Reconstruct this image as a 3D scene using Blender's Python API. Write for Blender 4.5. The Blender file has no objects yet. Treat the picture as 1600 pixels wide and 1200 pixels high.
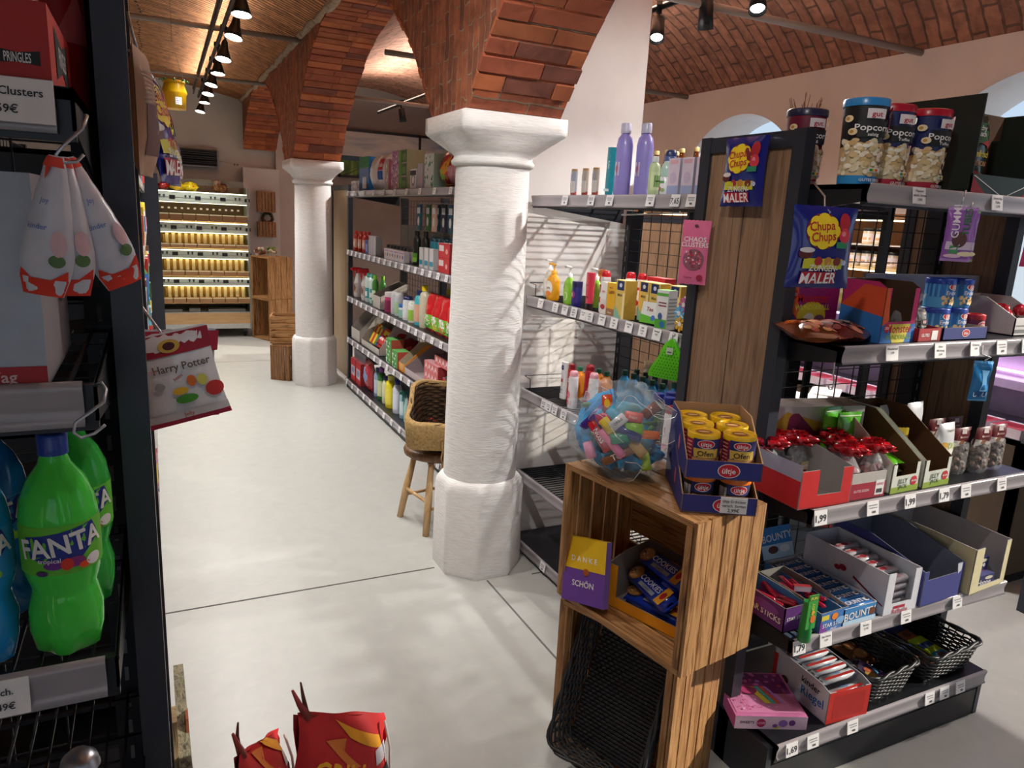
import bpy, math, random
from mathutils import Vector, Matrix, noise
PI = math.pi
S, Cc, R = math.sin, math.cos, math.radians
scn = bpy.context.scene
COL = scn.collection
random.seed(7)

# ------------------------------------------------------------------ camera, sky, sun, exposure
cam_d = bpy.data.cameras.new('camera')
cam_d.sensor_width = 36
cam_d.lens = 1137 / 1600 * 36
cam_d.clip_start = .02
cam = bpy.data.objects.new('camera', cam_d)
COL.objects.link(cam)
scn.camera = cam
_yaw, _pitch, _roll = .462, .22416, .05174
_f = Vector((S(_yaw)*Cc(_pitch), Cc(_yaw)*Cc(_pitch), -S(_pitch)))
_r = Vector((Cc(_yaw), -S(_yaw), 0))
_u = _r.cross(_f)
_r2 = Cc(_roll)*_r + S(_roll)*_u
_u2 = -S(_roll)*_r + Cc(_roll)*_u
cam.matrix_world = Matrix(((_r2.x, _u2.x, -_f.x, 0), (_r2.y, _u2.y, -_f.y, 0), (_r2.z, _u2.z, -_f.z, 1.6), (0, 0, 0, 1)))

scn.view_settings.view_transform = 'Standard'
scn.view_settings.look = 'None'
scn.view_settings.exposure = 0.18
scn.view_settings.gamma = 1
scn.view_settings.use_curve_mapping = False

def lin(c):
    if isinstance(c, str):
        c = c.lstrip('#')
        c = tuple(int(c[i:i+2], 16)/255 for i in (0, 2, 4))
    return tuple((x/12.92 if x <= .04045 else ((x+.055)/1.055)**2.4) for x in c[:3]) + (1,)

w = bpy.data.worlds.new('sky')
scn.world = w
w.use_nodes = True
nt = w.node_tree
bg = nt.nodes['Background']
tc = nt.nodes.new('ShaderNodeTexCoord')
sx = nt.nodes.new('ShaderNodeSeparateXYZ')
cr = nt.nodes.new('ShaderNodeValToRGB')
nt.links.new(tc.outputs['Generated'], sx.inputs[0])
nt.links.new(sx.outputs['Z'], cr.inputs[0])
cr.color_ramp.elements[0].position = 0.0
cr.color_ramp.elements[0].color = lin('#cfdde8')
cr.color_ramp.elements[1].position = .45
cr.color_ramp.elements[1].color = lin('#8fbfee')
nt.links.new(cr.outputs[0], bg.inputs[0])
bg.inputs[1].default_value = .95

sun_d = bpy.data.lights.new('sun', 'SUN')
sun_d.energy = 4.5
sun_d.angle = R(.8)
sun_d.color = (1, .93, .8)
sun = bpy.data.objects.new('sun', sun_d)
COL.objects.link(sun)
sun.rotation_euler = Vector((-1, .45, -.42)).to_track_quat('-Z', 'Y').to_euler()
sun.location = (12, -2, 6)

# ------------------------------------------------------------------ materials
MC = {}
def newmat(name):
    m = bpy.data.materials.new(name)
    m.use_nodes = True
    return m, m.node_tree, m.node_tree.nodes['Principled BSDF']
FIN = {'p': (.62, 0, 0), 'g': (.28, 0, 0), 's': (.42, 0, 0), 'm': (.32, .9, 0), 'd': (.9, 0, 0), 'f': (.2, 0, .4), 'k': (.38, .3, 0)}
def M(c, fin='p'):
    """plain coloured surface: p paper, g glossy plastic, s satin, m metal, d dull, f foil film, k painted steel, e glowing"""
    k = (c, fin)
    if k in MC: return MC[k]
    m, t, b = newmat('surface_' + {'p': 'paper', 'g': 'plastic', 's': 'satin', 'm': 'metal', 'd': 'matt', 'f': 'film', 'k': 'steel', 'e': 'lamp'}[fin[0]])
    if fin[0] == 'e':
        b.inputs['Base Color'].default_value = lin(c)
        b.inputs['Emission Color'].default_value = lin(c)
        b.inputs['Emission Strength'].default_value = float(fin[1:] or 1)
    else:
        ro, me, co = FIN[fin]
        b.inputs['Roughness'].default_value = ro
        b.inputs['Metallic'].default_value = me
        b.inputs['Coat Weight'].default_value = co
        b.inputs['Coat Roughness'].default_value = .12
        n = t.nodes.new('ShaderNodeTexNoise'); n.inputs['Scale'].default_value = 35
        h = t.nodes.new('ShaderNodeHueSaturation'); h.inputs['Color'].default_value = lin(c)
        mr = t.nodes.new('ShaderNodeMapRange'); mr.inputs[3].default_value = .9; mr.inputs[4].default_value = 1.1
        co_ = t.nodes.new('ShaderNodeTexCoord')
        t.links.new(co_.outputs['Object'], n.inputs['Vector'])
        t.links.new(n.outputs['Fac'], mr.inputs[0]); t.links.new(mr.outputs[0], h.inputs['Value'])
        t.links.new(h.outputs[0], b.inputs['Base Color'])
    MC[k] = m
    return m
def glassy(c, alpha=.25, rough=.06, trans=0.0, bump=0, scale=20, name='clear_film'):
    k = (c, alpha, rough, trans, bump, scale, name)
    if k in MC: return MC[k]
    m, t, b = newmat(name)
    b.inputs['Base Color'].default_value = lin(c)
    b.inputs['Roughness'].default_value = rough
    b.inputs['Alpha'].default_value = alpha
    b.inputs['Transmission Weight'].default_value = trans
    b.inputs['IOR'].default_value = 1.4
    if bump:
        n = t.nodes.new('ShaderNodeTexNoise'); n.inputs['Scale'].default_value = scale
        co_ = t.nodes.new('ShaderNodeTexCoord'); t.links.new(co_.outputs['Object'], n.inputs['Vector'])
        bp = t.nodes.new('ShaderNodeBump'); bp.inputs['Strength'].default_value = bump; bp.inputs['Distance'].default_value = .02
        t.links.new(n.outputs['Fac'], bp.inputs['Height']); t.links.new(bp.outputs[0], b.inputs['Normal'])
    MC[k] = m
    return m
def noisy(name, cols, scale=(1, 1, 1), nscale=5, detail=6, rough=.6, bump=.2, bdist=.01, distort=0, coat=0, lo=.3, hi=.7):
    m, t, b = newmat(name)
    co_ = t.nodes.new('ShaderNodeTexCoord'); mp = t.nodes.new('ShaderNodeMapping')
    mp.inputs['Scale'].default_value = scale
    n = t.nodes.new('ShaderNodeTexNoise'); n.inputs['Scale'].default_value = nscale; n.inputs['Detail'].default_value = detail
    n.inputs['Distortion'].default_value = distort
    r = t.nodes.new('ShaderNodeValToRGB'); e = r.color_ramp.elements
    e[0].position = lo; e[1].position = hi
    e[0].color = lin(cols[0]); e[1].color = lin(cols[-1])
    for i, c in enumerate(cols[1:-1]):
        x = e.new(lo + (hi-lo)*(i+1)/(len(cols)-1)); x.color = lin(c)
    t.links.new(co_.outputs['Object'], mp.inputs[0]); t.links.new(mp.outputs[0], n.inputs['Vector'])
    t.links.new(n.outputs['Fac'], r.inputs[0]); t.links.new(r.outputs[0], b.inputs['Base Color'])
    b.inputs['Roughness'].default_value = rough
    b.inputs['Coat Weight'].default_value = coat
    if bump:
        bp = t.nodes.new('ShaderNodeBump'); bp.inputs['Strength'].default_value = bump; bp.inputs['Distance'].default_value = bdist
        t.links.new(n.outputs['Fac'], bp.inputs['Height']); t.links.new(bp.outputs[0], b.inputs['Normal'])
    return m
def brick_mat(name, c1, c2, mortar, bw=.25, rh=.072, mort=.009, rand=.35, dist=.02, bump=.8, dens=3):
    m, t, b = newmat(name)
    N, L = t.nodes.new, t.links.new
    uv = N('ShaderNodeUVMap'); uv.uv_map = 'UVMap'
    n = N('ShaderNodeTexNoise'); n.inputs['Scale'].default_value = dens; n.inputs['Detail'].default_value = 4
    L(uv.outputs[0], n.inputs['Vector'])
    s = N('ShaderNodeVectorMath'); s.operation = 'SUBTRACT'; s.inputs[1].default_value = (.5, .5, .5); L(n.outputs['Color'], s.inputs[0])
    k = N('ShaderNodeVectorMath'); k.operation = 'SCALE'; k.inputs['Scale'].default_value = dist; L(s.outputs[0], k.inputs[0])
    n4 = N('ShaderNodeTexNoise'); n4.inputs['Scale'].default_value = 22; L(uv.outputs[0], n4.inputs['Vector'])
    s4 = N('ShaderNodeVectorMath'); s4.operation = 'SUBTRACT'; s4.inputs[1].default_value = (.5, .5, .5); L(n4.outputs['Color'], s4.inputs[0])
    k4 = N('ShaderNodeVectorMath'); k4.operation = 'SCALE'; k4.inputs['Scale'].default_value = .014; L(s4.outputs[0], k4.inputs[0])
    a = N('ShaderNodeVectorMath'); a.operation = 'ADD'; L(uv.outputs[0], a.inputs[0]); L(k.outputs[0], a.inputs[1])
    a4 = N('ShaderNodeVectorMath'); a4.operation = 'ADD'; L(a.outputs[0], a4.inputs[0]); L(k4.outputs[0], a4.inputs[1])
    br = N('ShaderNodeTexBrick'); L(a4.outputs[0], br.inputs['Vector'])
    br.inputs['Scale'].default_value = 1
    br.inputs['Brick Width'].default_value = bw; br.inputs['Row Height'].default_value = rh
    br.inputs['Mortar Size'].default_value = mort; br.inputs['Mortar Smooth'].default_value = .35
    br.inputs['Bias'].default_value = -.1
    br.inputs['Color1'].default_value = lin(c1); br.inputs['Color2'].default_value = lin(c2); br.inputs['Mortar'].default_value = lin(mortar)
    n2 = N('ShaderNodeTexNoise'); n2.inputs['Scale'].default_value = 14; n2.inputs['Detail'].default_value = 8; L(uv.outputs[0], n2.inputs['Vector'])
    mr = N('ShaderNodeMapRange'); mr.inputs[1].default_value = .3; mr.inputs[2].default_value = .7; mr.inputs[3].default_value = .62; mr.inputs[4].default_value = 1.3; L(n2.outputs['Fac'], mr.inputs[0])
    h = N('ShaderNodeHueSaturation'); L(br.outputs['Color'], h.inputs['Color']); L(mr.outputs[0], h.inputs['Value'])
    n3 = N('ShaderNodeTexNoise'); n3.inputs['Scale'].default_value = 2.2; n3.inputs['Detail'].default_value = 5; L(uv.outputs[0], n3.inputs['Vector'])
    r3 = N('ShaderNodeMapRange'); r3.inputs[1].default_value = .62; r3.inputs[2].default_value = .8; r3.inputs[4].default_value = .6; L(n3.outputs['Fac'], r3.inputs[0])
    mx = N('ShaderNodeMixRGB'); L(r3.outputs[0], mx.inputs[0]); L(h.outputs[0], mx.inputs[1]); mx.inputs[2].default_value = lin(mortar)
    L(mx.outputs[0], b.inputs['Base Color'])
    b.inputs['Roughness'].default_value = .85
    hb = N('ShaderNodeMath'); hb.operation = 'MULTIPLY_ADD'; L(br.outputs['Fac'], hb.inputs[0]); hb.inputs[1].default_value = -1.0
    sc = N('ShaderNodeMath'); sc.operation = 'MULTIPLY'; L(n2.outputs['Fac'], sc.inputs[0]); sc.inputs[1].default_value = 1.1
    L(sc.outputs[0], hb.inputs[2])
    bp = N('ShaderNodeBump'); bp.inputs['Strength'].default_value = bump; bp.inputs['Distance'].default_value = .016
    L(hb.outputs[0], bp.inputs['Height']); L(bp.outputs[0], b.inputs['Normal'])
    return m

# ------------------------------------------------------------------ mesh collector
TXT = {}
def text_geo(s):
    if s in TXT: return TXT[s]
    cu = bpy.data.curves.new('t', 'FONT'); cu.body = s; cu.resolution_u = 2; cu.size = 1; cu.offset = .014
    o = bpy.data.objects.new('t', cu); COL.objects.link(o)
    me = bpy.data.meshes.new_from_object(o.evaluated_get(bpy.context.evaluated_depsgraph_get()))
    vs = [(v.co.x, v.co.y) for v in me.vertices]; fs = [tuple(p.vertices) for p in me.polygons]
    bpy.data.objects.remove(o); bpy.data.curves.remove(cu); bpy.data.meshes.remove(me)
    wd = (max(v[0] for v in vs) - min(v[0] for v in vs)) if vs else 1
    x0 = min(v[0] for v in vs) if vs else 0
    TXT[s] = ([((x-x0) - wd/2, y - .35) for x, y in vs], fs, wd)
    return TXT[s]

class MB:
    def __init__(s): s.v = []; s.f = []; s.m = []; s.mats = []; s.T = Matrix(); s.sm = []; s.uv = None
    def at(s, loc=(0, 0, 0), rz=0, rx=0, ry=0):
        s.T = Matrix.Translation(loc) @ Matrix.Rotation(rz, 4, 'Z') @ Matrix.Rotation(rx, 4, 'X') @ Matrix.Rotation(ry, 4, 'Y'); return s
    def mi(s, m):
        if isinstance(m, str): m = M(m)
        elif isinstance(m, tuple): m = M(*m)
        if m not in s.mats: s.mats.append(m)
        return s.mats.index(m)
    def add(s, vs, fs, m, sm=False):
        b = len(s.v); T = s.T
        s.v += [T @ Vector(v) for v in vs]
        i = s.mi(m)
        for f in fs:
            s.f.append([b+k for k in f]); s.m.append(i); s.sm.append(sm)
        return s
    def bx(s, x0, x1, y0, y1, z0, z1, m):
        return s.add([(x0,y0,z0),(x1,y0,z0),(x1,y1,z0),(x0,y1,z0),(x0,y0,z1),(x1,y0,z1),(x1,y1,z1),(x0,y1,z1)],
            [(0,3,2,1),(4,5,6,7),(0,1,5,4),(1,2,6,5),(2,3,7,6),(3,0,4,7)], m)
    def box(s, w, d, h, m, x=0, y=0, z=0): return s.bx(x-w/2, x+w/2, y-d/2, y+d/2, z, z+h, m)
    def path(s, pts, r, m, n=8, closed=False):
        pts = [Vector(p) for p in pts]; k = len(pts); vs = []; fs = []
        rr = r if isinstance(r, (list, tuple)) else [r]*k
        pu = None
        for i, p in enumerate(pts):
            a = pts[i-1] if (i or closed) else p; c = pts[(i+1) % k] if (i < k-1 or closed) else p
            t = (c-a).normalized() if (c-a).length > 1e-9 else Vector((0,0,1))
            if pu is None:
                pu = t.orthogonal().normalized()
            else:
                pu = (pu - t*pu.dot(t)); pu = pu.normalized() if pu.length > 1e-6 else t.orthogonal().normalized()
            q = t.cross(pu)
            for j in range(n):
                an = 2*PI*j/n; vs.append(p + (pu*Cc(an) + q*S(an))*rr[i])
        for i in range(k if closed else k-1):
            for j in range(n):
                a, b2 = i*n+j, i*n+(j+1) % n; c, d = ((i+1) % k)*n+(j+1) % n, ((i+1) % k)*n+j
                fs.append((a, b2, c, d))
        if not closed: fs += [tuple(range(n))[::-1], tuple(range((k-1)*n, k*n))]
        return s.add(vs, fs, m, n > 4)
    def lathe(s, prof, m, n=20, x=0, y=0, sx=1, sy=1, f=None, cap=True):
        vs = []; fs = []
        for i, (r, z) in enumerate(prof):
            for j in range(n):
                a = 2*PI*j/n; rr = r*(f(a, z) if f else 1)
                vs.append((x+rr*Cc(a)*sx, y+rr*S(a)*sy, z))
        for i in range(len(prof)-1):
            for j in range(n): fs.append((i*n+j, i*n+(j+1) % n, (i+1)*n+(j+1) % n, (i+1)*n+j))
        s.add(vs, fs, m, True)
        if cap:
            k = len(prof)-1
            s.add([vs[j] for j in range(n)], [tuple(range(n))[::-1]], m); s.add([vs[k*n+j] for j in range(n)], [tuple(range(n))], m)
        return s
    def grid(s, fn, nu, nv, m, sm=True, uvf=None):
        vs = [fn(i/nu, j/nv) for j in range(nv+1) for i in range(nu+1)]
        fs = [(j*(nu+1)+i, j*(nu+1)+i+1, (j+1)*(nu+1)+i+1, (j+1)*(nu+1)+i) for j in range(nv) for i in range(nu)]
        return s.add(vs, fs, m, sm)
    def dec(s, F, items, o0=.0006):
        """decals on a surface F(u,v,offset): r rect, t text, e ellipse, p polygon"""
        o = o0
        for it in items:
            k = it[0]; o += .00022 if k in 'rtp' else (.00014 if it[3] > .012 else .00003)
            if k == 'r':
                _, u0, v0, u1, v1, c = it[:6]; nu = max(1, int(abs(u1-u0)/.012)) if getattr(F, 'curved', 0) else 1; nv = max(1, int(abs(v1-v0)/.02)) if getattr(F, 'curved', 0) > 1 else 1
                nu = min(nu, 14); nv = min(nv, 10)
                s.grid(lambda a, b: F(u0+(u1-u0)*a, v0+(v1-v0)*b, o), nu, nv, c, bool(getattr(F, 'curved', 0)))
            elif k == 't':
                _, tx, u, v, sz, c = it[:6]; rot = it[6] if len(it) > 6 else 0; wx = it[7] if len(it) > 7 else 1
                vs, fs, wd = text_geo(tx); ca, sa = Cc(rot), S(rot); ot = o+(.0006 if getattr(F, 'curved', 0) else 0)
                s.add([F(u+(x*wx*ca-y*sa)*sz, v+(x*wx*sa+y*ca)*sz, ot) for x, y in vs], fs, c)
            elif k == 'e':
                _, u, v, ru, rv, c = it[:6]; n = 16
                if getattr(F, 'curved', 0):
                    pts = [F(u, v, o)] + [F(u+ru*.5*Cc(2*PI*i/n), v+rv*.5*S(2*PI*i/n), o) for i in range(n)] + [F(u+ru*Cc(2*PI*i/n), v+rv*S(2*PI*i/n), o) for i in range(n)]
                    fs = [(0, 1+i, 1+(i+1) % n) for i in range(n)] + [(1+i, 1+n+i, 1+n+(i+1) % n, 1+(i+1) % n) for i in range(n)]
                    s.add(pts, fs, c, True)
                else:
                    s.add([F(u+ru*Cc(2*PI*i/n), v+rv*S(2*PI*i/n), o) for i in range(n)], [tuple(range(n))], c)
            elif k == 'p' and getattr(F, 'curved', 0):
                P_ = []
                for i in range(len(it[1])):
                    (a, b), (c2, d) = it[1][i], it[1][(i+1) % len(it[1])]; q = max(1, min(8, int(math.hypot(c2-a, d-b)/.008)))
                    P_ += [(a+(c2-a)*j/q, b+(d-b)*j/q) for j in range(q)]
                cu_, cv_ = sum(p[0] for p in P_)/len(P_), sum(p[1] for p in P_)/len(P_); n = len(P_)
                pts = [F(cu_, cv_, o)]
                for t_ in (.33, .66, 1): pts += [F(cu_+(u-cu_)*t_, cv_+(v-cv_)*t_, o) for u, v in P_]
                fs = [(0, 1+i, 1+(i+1) % n) for i in range(n)]
                for r_ in range(2): fs += [(1+r_*n+i, 1+(r_+1)*n+i, 1+(r_+1)*n+(i+1) % n, 1+r_*n+(i+1) % n) for i in range(n)]
                s.add(pts, fs, it[2], True)
            elif k == 'p':
                s.add([F(u, v, o) for u, v in it[1]], [tuple(range(len(it[1])))], it[2])
        return s
    def build(s, name, parent=None, loc=None, rot=None):
        me = bpy.data.meshes.new(name)
        me.from_pydata([tuple(v) for v in s.v], [], s.f)
        for m in s.mats: me.materials.append(m)
        me.polygons.foreach_set('material_index', s.m)
        me.polygons.foreach_set('use_smooth', s.sm)
        if s.uv:
            ul = me.uv_layers.new(name='UVMap'); k = 0
            for p in me.polygons:
                for li in p.loop_indices:
                    ul.data[li].uv = s.uv[me.loops[li].vertex_index]
        me.update()
        o = bpy.data.objects.new(name, me); COL.objects.link(o)
        if parent is not None: o.parent = parent
        if loc is not None: o.location = loc
        if rot is not None: o.rotation_euler = rot
        return o

# surface maps (front faces -y)
def Ff(y=0, x=0):
    return lambda u, v, o=0: (x+u, y-o, v)
def Fl(x): return lambda u, v, o=0: (x-o, -u, v)          # left side, u grows towards -y... front
def Fr(x): return lambda u, v, o=0: (x+o, u, v)           # right side, u grows to the back
def Ft(z): return lambda u, v, o=0: (u, v, z+o)           # top, v grows to the back
def Fc(r, x=0, y=0, r2=None, h=1):
    def F(u, v, o=0):
        rr = (r if r2 is None else r+(r2-r)*v/h) + o; a = u/r
        return (x+rr*S(a), y-rr*Cc(a), v)
    F.curved = 1
    return F

LABELS = {}
def tag(o, label, cat, group=None):
    o['label'] = label; o['category'] = cat
    if group: o['group'] = group
    LABELS.setdefault(label, []).append(o)
    return o
def thing(name, label, cat, loc=(0, 0, 0), rz=0, group=None, rx=0, ry=0):
    o = bpy.data.objects.new(name, None); COL.objects.link(o); o.empty_display_size = .05
    o.location = loc; o.rotation_euler = (rx, ry, rz)
    return tag(o, label, cat, group)
def solo(name, mb, label, cat, loc=(0, 0, 0), rz=0, group=None, rx=0, ry=0):
    return tag(mb.build(name, None, loc, (rx, ry, rz)), label, cat, group)
def struct(name, mb):
    o = mb.build(name); o['kind'] = 'structure'; return o
KIDS = {}
def kids(o): return [c for c in bpy.data.objects if c.parent == o]
def dup(root, loc, rz=None, label=None, group=None, rx=None, ry=None, ch=None):
    r = root.copy(); COL.objects.link(r); r.location = loc
    e = list(r.rotation_euler)
    if rz is not None: e[2] = rz
    if rx is not None: e[0] = rx
    if ry is not None: e[1] = ry
    r.rotation_euler = e
    if label: r['label'] = label
    if group: r['group'] = group
    if 'group' in r and not group and label is None: pass
    LABELS.setdefault(r['label'], []).append(r)
    for c0 in (ch if ch is not None else kids(root)):
        c = c0.copy(); COL.objects.link(c); c.parent = r
        for g0 in kids(c0):
            g = g0.copy(); COL.objects.link(g); g.parent = c
    return r
ORD = 'first second third fourth fifth sixth seventh eighth ninth tenth eleventh twelfth thirteenth fourteenth fifteenth sixteenth'.split()
def row(o, spots, desc, tail, group, rz=None):
    """o stands at spots[0]; copies at the others; labels count along the row"""
    ch = kids(o); old = o['label']; LABELS[old].remove(o)
    n = len(spots)
    for i, p in enumerate(spots):
        lb = desc + ', ' + (ORD[i] + ' ' if n > 1 else '') + tail if n > 1 else desc + ', ' + tail
        if i == 0:
            o.location = p
            if rz is not None: o.rotation_euler[2] = rz
            o['label'] = lb; o['group'] = group; LABELS.setdefault(lb, []).append(o)
        else:
            dup(o, p, None, lb, group, ch=ch)
# ================================================================== the room
plaster = noisy('rough_white_limewash', ['#e4e1de', '#edeae7', '#f3f1ee'], (1, 1, 8), 22, 8, .8, .32, .008, .5)
wall_beige = noisy('beige_plaster', ['#cdcbc6', '#d6d3ce', '#dcd9d4'], (1, 1, 1), 2.5, 8, .85, .12, .01)
wall_grey = noisy('greige_plaster', ['#bdb2aa', '#c7bdb5', '#cfc6be'], (1, 1, 1), 2.5, 8, .85, .1, .01)
wall_white = noisy('white_plaster', ['#cfcac8', '#d9d5d2', '#dfdbd8'], (1, 1, 1), 3, 8, .8, .12, .01)
floor_m = noisy('polished_screed', ['#adaeaa', '#b3b4af', '#b8b8b3', '#bfbfba'], (1, 1, 1), 14, 14, .36, .06, .003, .6, 0, .1, .9)
brick_arch = brick_mat('arch_brick', '#b8623c', '#7a4030', '#8a6e58', .27, .078, .005, .3, .03, .9)
brick_side = brick_mat('voussoir_brick', '#a95f3e', '#724334', '#9c8268', .17, .05, .004, .3, .06, 1.0, 9)
brick_left = brick_mat('left_vault_brick', '#cf8c55', '#a4683c', '#4d3324', 40, .052, .010, .3, .10, 1.0, 2.2)
brick_right = brick_mat('right_vault_brick', '#b07a60', '#8f604a', '#6c5244', .27, .085, .007, .3, .04, 1.0, 3)

YB, YN, XL, XR = 10.3, -2.6, -2.3, 4.1
m = MB(); m.bx(XL-.3, XR+.4, YN-.3, YB+.3, -.2, 0, floor_m); struct('floor', m)
m = MB()
m.bx(-2.2, 1.1, 2.914, 2.922, 0, .0012, ('#5b5854', 'd')); m.bx(1.5, 4.0, 2.70, 2.708, 0, .0012, ('#5b5854', 'd'))
struct('trim_1', m)
m = MB(); m.bx(1.276, 1.284, -2.5, 2.72, 0, .0014, ('#6a6763', 'd')); m.bx(-2.2, 1.1, 7.9, 7.908, 0, .0012, ('#8a877f', 'd')); struct('trim_2', m)

m = MB(); m.bx(XL-.3, 1.5, YB, YB+.3, 0, 3.6, wall_beige); struct('wall_back', m)
m = MB(); m.bx(1.5, 2.2, YB-.1, YB+.3, 0, 3.6, wall_grey); m.bx(2.2, XR+.4, YB-.1, YB+.3, 0, 3.6, noisy('dark_grey_plaster', ['#84776f', '#8e8078'], (1, 1, 1), 3, 6, .85, .1)); struct('wall_back_right', m)
m = MB(); m.bx(1.08, 1.52, YB-.2, YB, 0, 2.05, wall_white); struct('wall_respond', m)
m = MB(); m.bx(XL-.3, XL, YN, YB, 0, 3.6, wall_beige); struct('wall_left', m)

def arch_wall(m, mat, rmat, axis_x0, axis_x1, y0, y1, ztop, ops, sill=0):
    """wall in planes x0 and x1 with arched openings ops=(ya,yb,zspring,rise,sill)"""
    def quad(a, b, c, d, mt): m.add([a, b, c, d], [(0, 1, 2, 3)], mt)
    cur = y0
    for ya, yb, zs, rise, sl in sorted(ops):
        for x in (axis_x0, axis_x1): quad((x, cur, 0), (x, ya, 0), (x, ya, ztop), (x, cur, ztop), mat)
        n = 24; ch = yb-ya; Rr = (ch*ch/4+rise*rise)/(2*rise)
        pt = [(ya+ch*i/n, zs+rise-Rr+math.sqrt(max(0, Rr*Rr-(ch*i/n-ch/2)**2))) for i in range(n+1)]
        for i in range(n):
            (p, q), (r, s_) = pt[i], pt[i+1]
            for x in (axis_x0, axis_x1):
                quad((x, p, q), (x, r, s_), (x, r, ztop), (x, p, ztop), mat)
            quad((axis_x0, p, q), (axis_x1, p, q), (axis_x1, r, s_), (axis_x0, r, s_), rmat)
        if sl > 0:
            for x in (axis_x0, axis_x1): quad((x, ya, 0), (x, yb, 0), (x, yb, sl), (x, ya, sl), mat)
            quad((axis_x0, ya, sl), (axis_x0, yb, sl), (axis_x1, yb, sl), (axis_x1, ya, sl), rmat)
        for y in (ya, yb): quad((axis_x0, y, sl), (axis_x1, y, sl), (axis_x1, y, zs), (axis_x0, y, zs), rmat)
        cur = yb
    for x in (axis_x0, axis_x1): quad((x, cur, 0), (x, y1, 0), (x, y1, ztop), (x, cur, ztop), mat)
m = MB()
WIN = [(4.02, 5.07, 2.21, .25, .95), (1.75, 2.90, 2.25, .24, .95), (6.3, 7.35, 2.21, .25, .95), (-.5, .6, 2.25, .24, .95)]
arch_wall(m, wall_beige, wall_white, XR, XR+.4, YN, YB, 3.6, WIN)
struct('wall_right', m)
for i, (ya, yb, zs, rise, sl) in enumerate(WIN):
    f = MB(); x = XR+.34
    for y in (ya+.02, yb-.02): f.bx(x, x+.05, y-.02, y+.02, sl, zs, ('#e8e8e6', 's'))
    f.bx(x, x+.05, ya+.02, yb-.02, sl, sl+.05, ('#e8e8e6', 's'))
    o = f.build('window_%d' % (i+1)); o['kind'] = 'structure'
    g = MB(); g.bx(x+.02, x+.026, ya+.03, yb-.03, sl+.04, zs+.02, glassy('#eef6fa', .06, .02, 0, 0, 20, 'window_glass')); g.build('window_pane', o)

# shop front behind the camera: wide openings to the street
m = MB()
for x0, x1 in ((XL-.3, -1.6), (-.1, .7), (1.1, 1.9), (3.4, XR+.4)): m.bx(x0, x1, YN-.3, YN, 0, 3.6, wall_beige)
m.bx(XL, XR, YN-.3, YN, 2.5, 3.6, wall_beige); m.bx(XL, XR, YN-.3, YN, 0, .5, wall_beige)
struct('wall_front', m)

# arcade between the aisles: brick arches springing from the columns
CX, C1, C2 = 1.31, 2.92, 6.80
AX0, AX1 = 1.11, 1.51
SP = .205
def arch_curve(a, b, rise=.88, n=28):
    ch = b-a; Rr = (ch*ch/4+rise*rise)/(2*rise)
    return [(a+ch*i/n, 2.0+rise-Rr+math.sqrt(max(0, Rr*Rr-(ch*i/n-ch/2)**2))) for i in range(n+1)]
m = MB(); m.uv = []
def uvquad(pts, uvs, mt):
    m.add(pts, [(0, 1, 2, 3)], mt); m.uv += uvs
rnd = random.Random(3)
ZT = 2.93
spans = [(-.74, C1-SP), (C1+SP, C2-SP), (C2+SP, 10.30)]
for a, b in spans:
    if b > 10.2: full = arch_curve(a, a+3.47); pts = [p for p in full if p[0] < 10.32]
    else: pts = arch_curve(a, b)
    L = 0
    for i in range(len(pts)-1):
        (y0, z0), (y1, z1) = pts[i], pts[i+1]; d = math.hypot(y1-y0, z1-z0); k = 2
        uvquad([(AX0, y0, z0), (AX1, y0, z0), (AX1, y1, z1), (AX0, y1, z1)], [(0.03, L), (.43, L), (.43, L+d), (.03, L+d)], brick_arch)
        for x in (AX0, AX1):
            uvquad([(x, y0, z0), (x, y1, z1), (x, y1, max(ZT, z1+.02)), (x, y0, max(ZT, z0+.02))], [(z0, y0), (z1, y1), (ZT, y1), (ZT, y0)], brick_side)
        L += d
brk = [noisy('old_brick_%s' % n, cc, (1, 1, 1), 9, 9, .88, .7, .012, .6, 0, .25, .75) for n, cc in (('orange', ['#94502f', '#bd6a40', '#c8764a']), ('red', ['#7c3c2a', '#a2553a', '#ad5f42']), ('dark', ['#5c342c', '#7e4838', '#8a5344']), ('brown', ['#8a4a30', '#a35a38', '#b06640']))]
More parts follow.
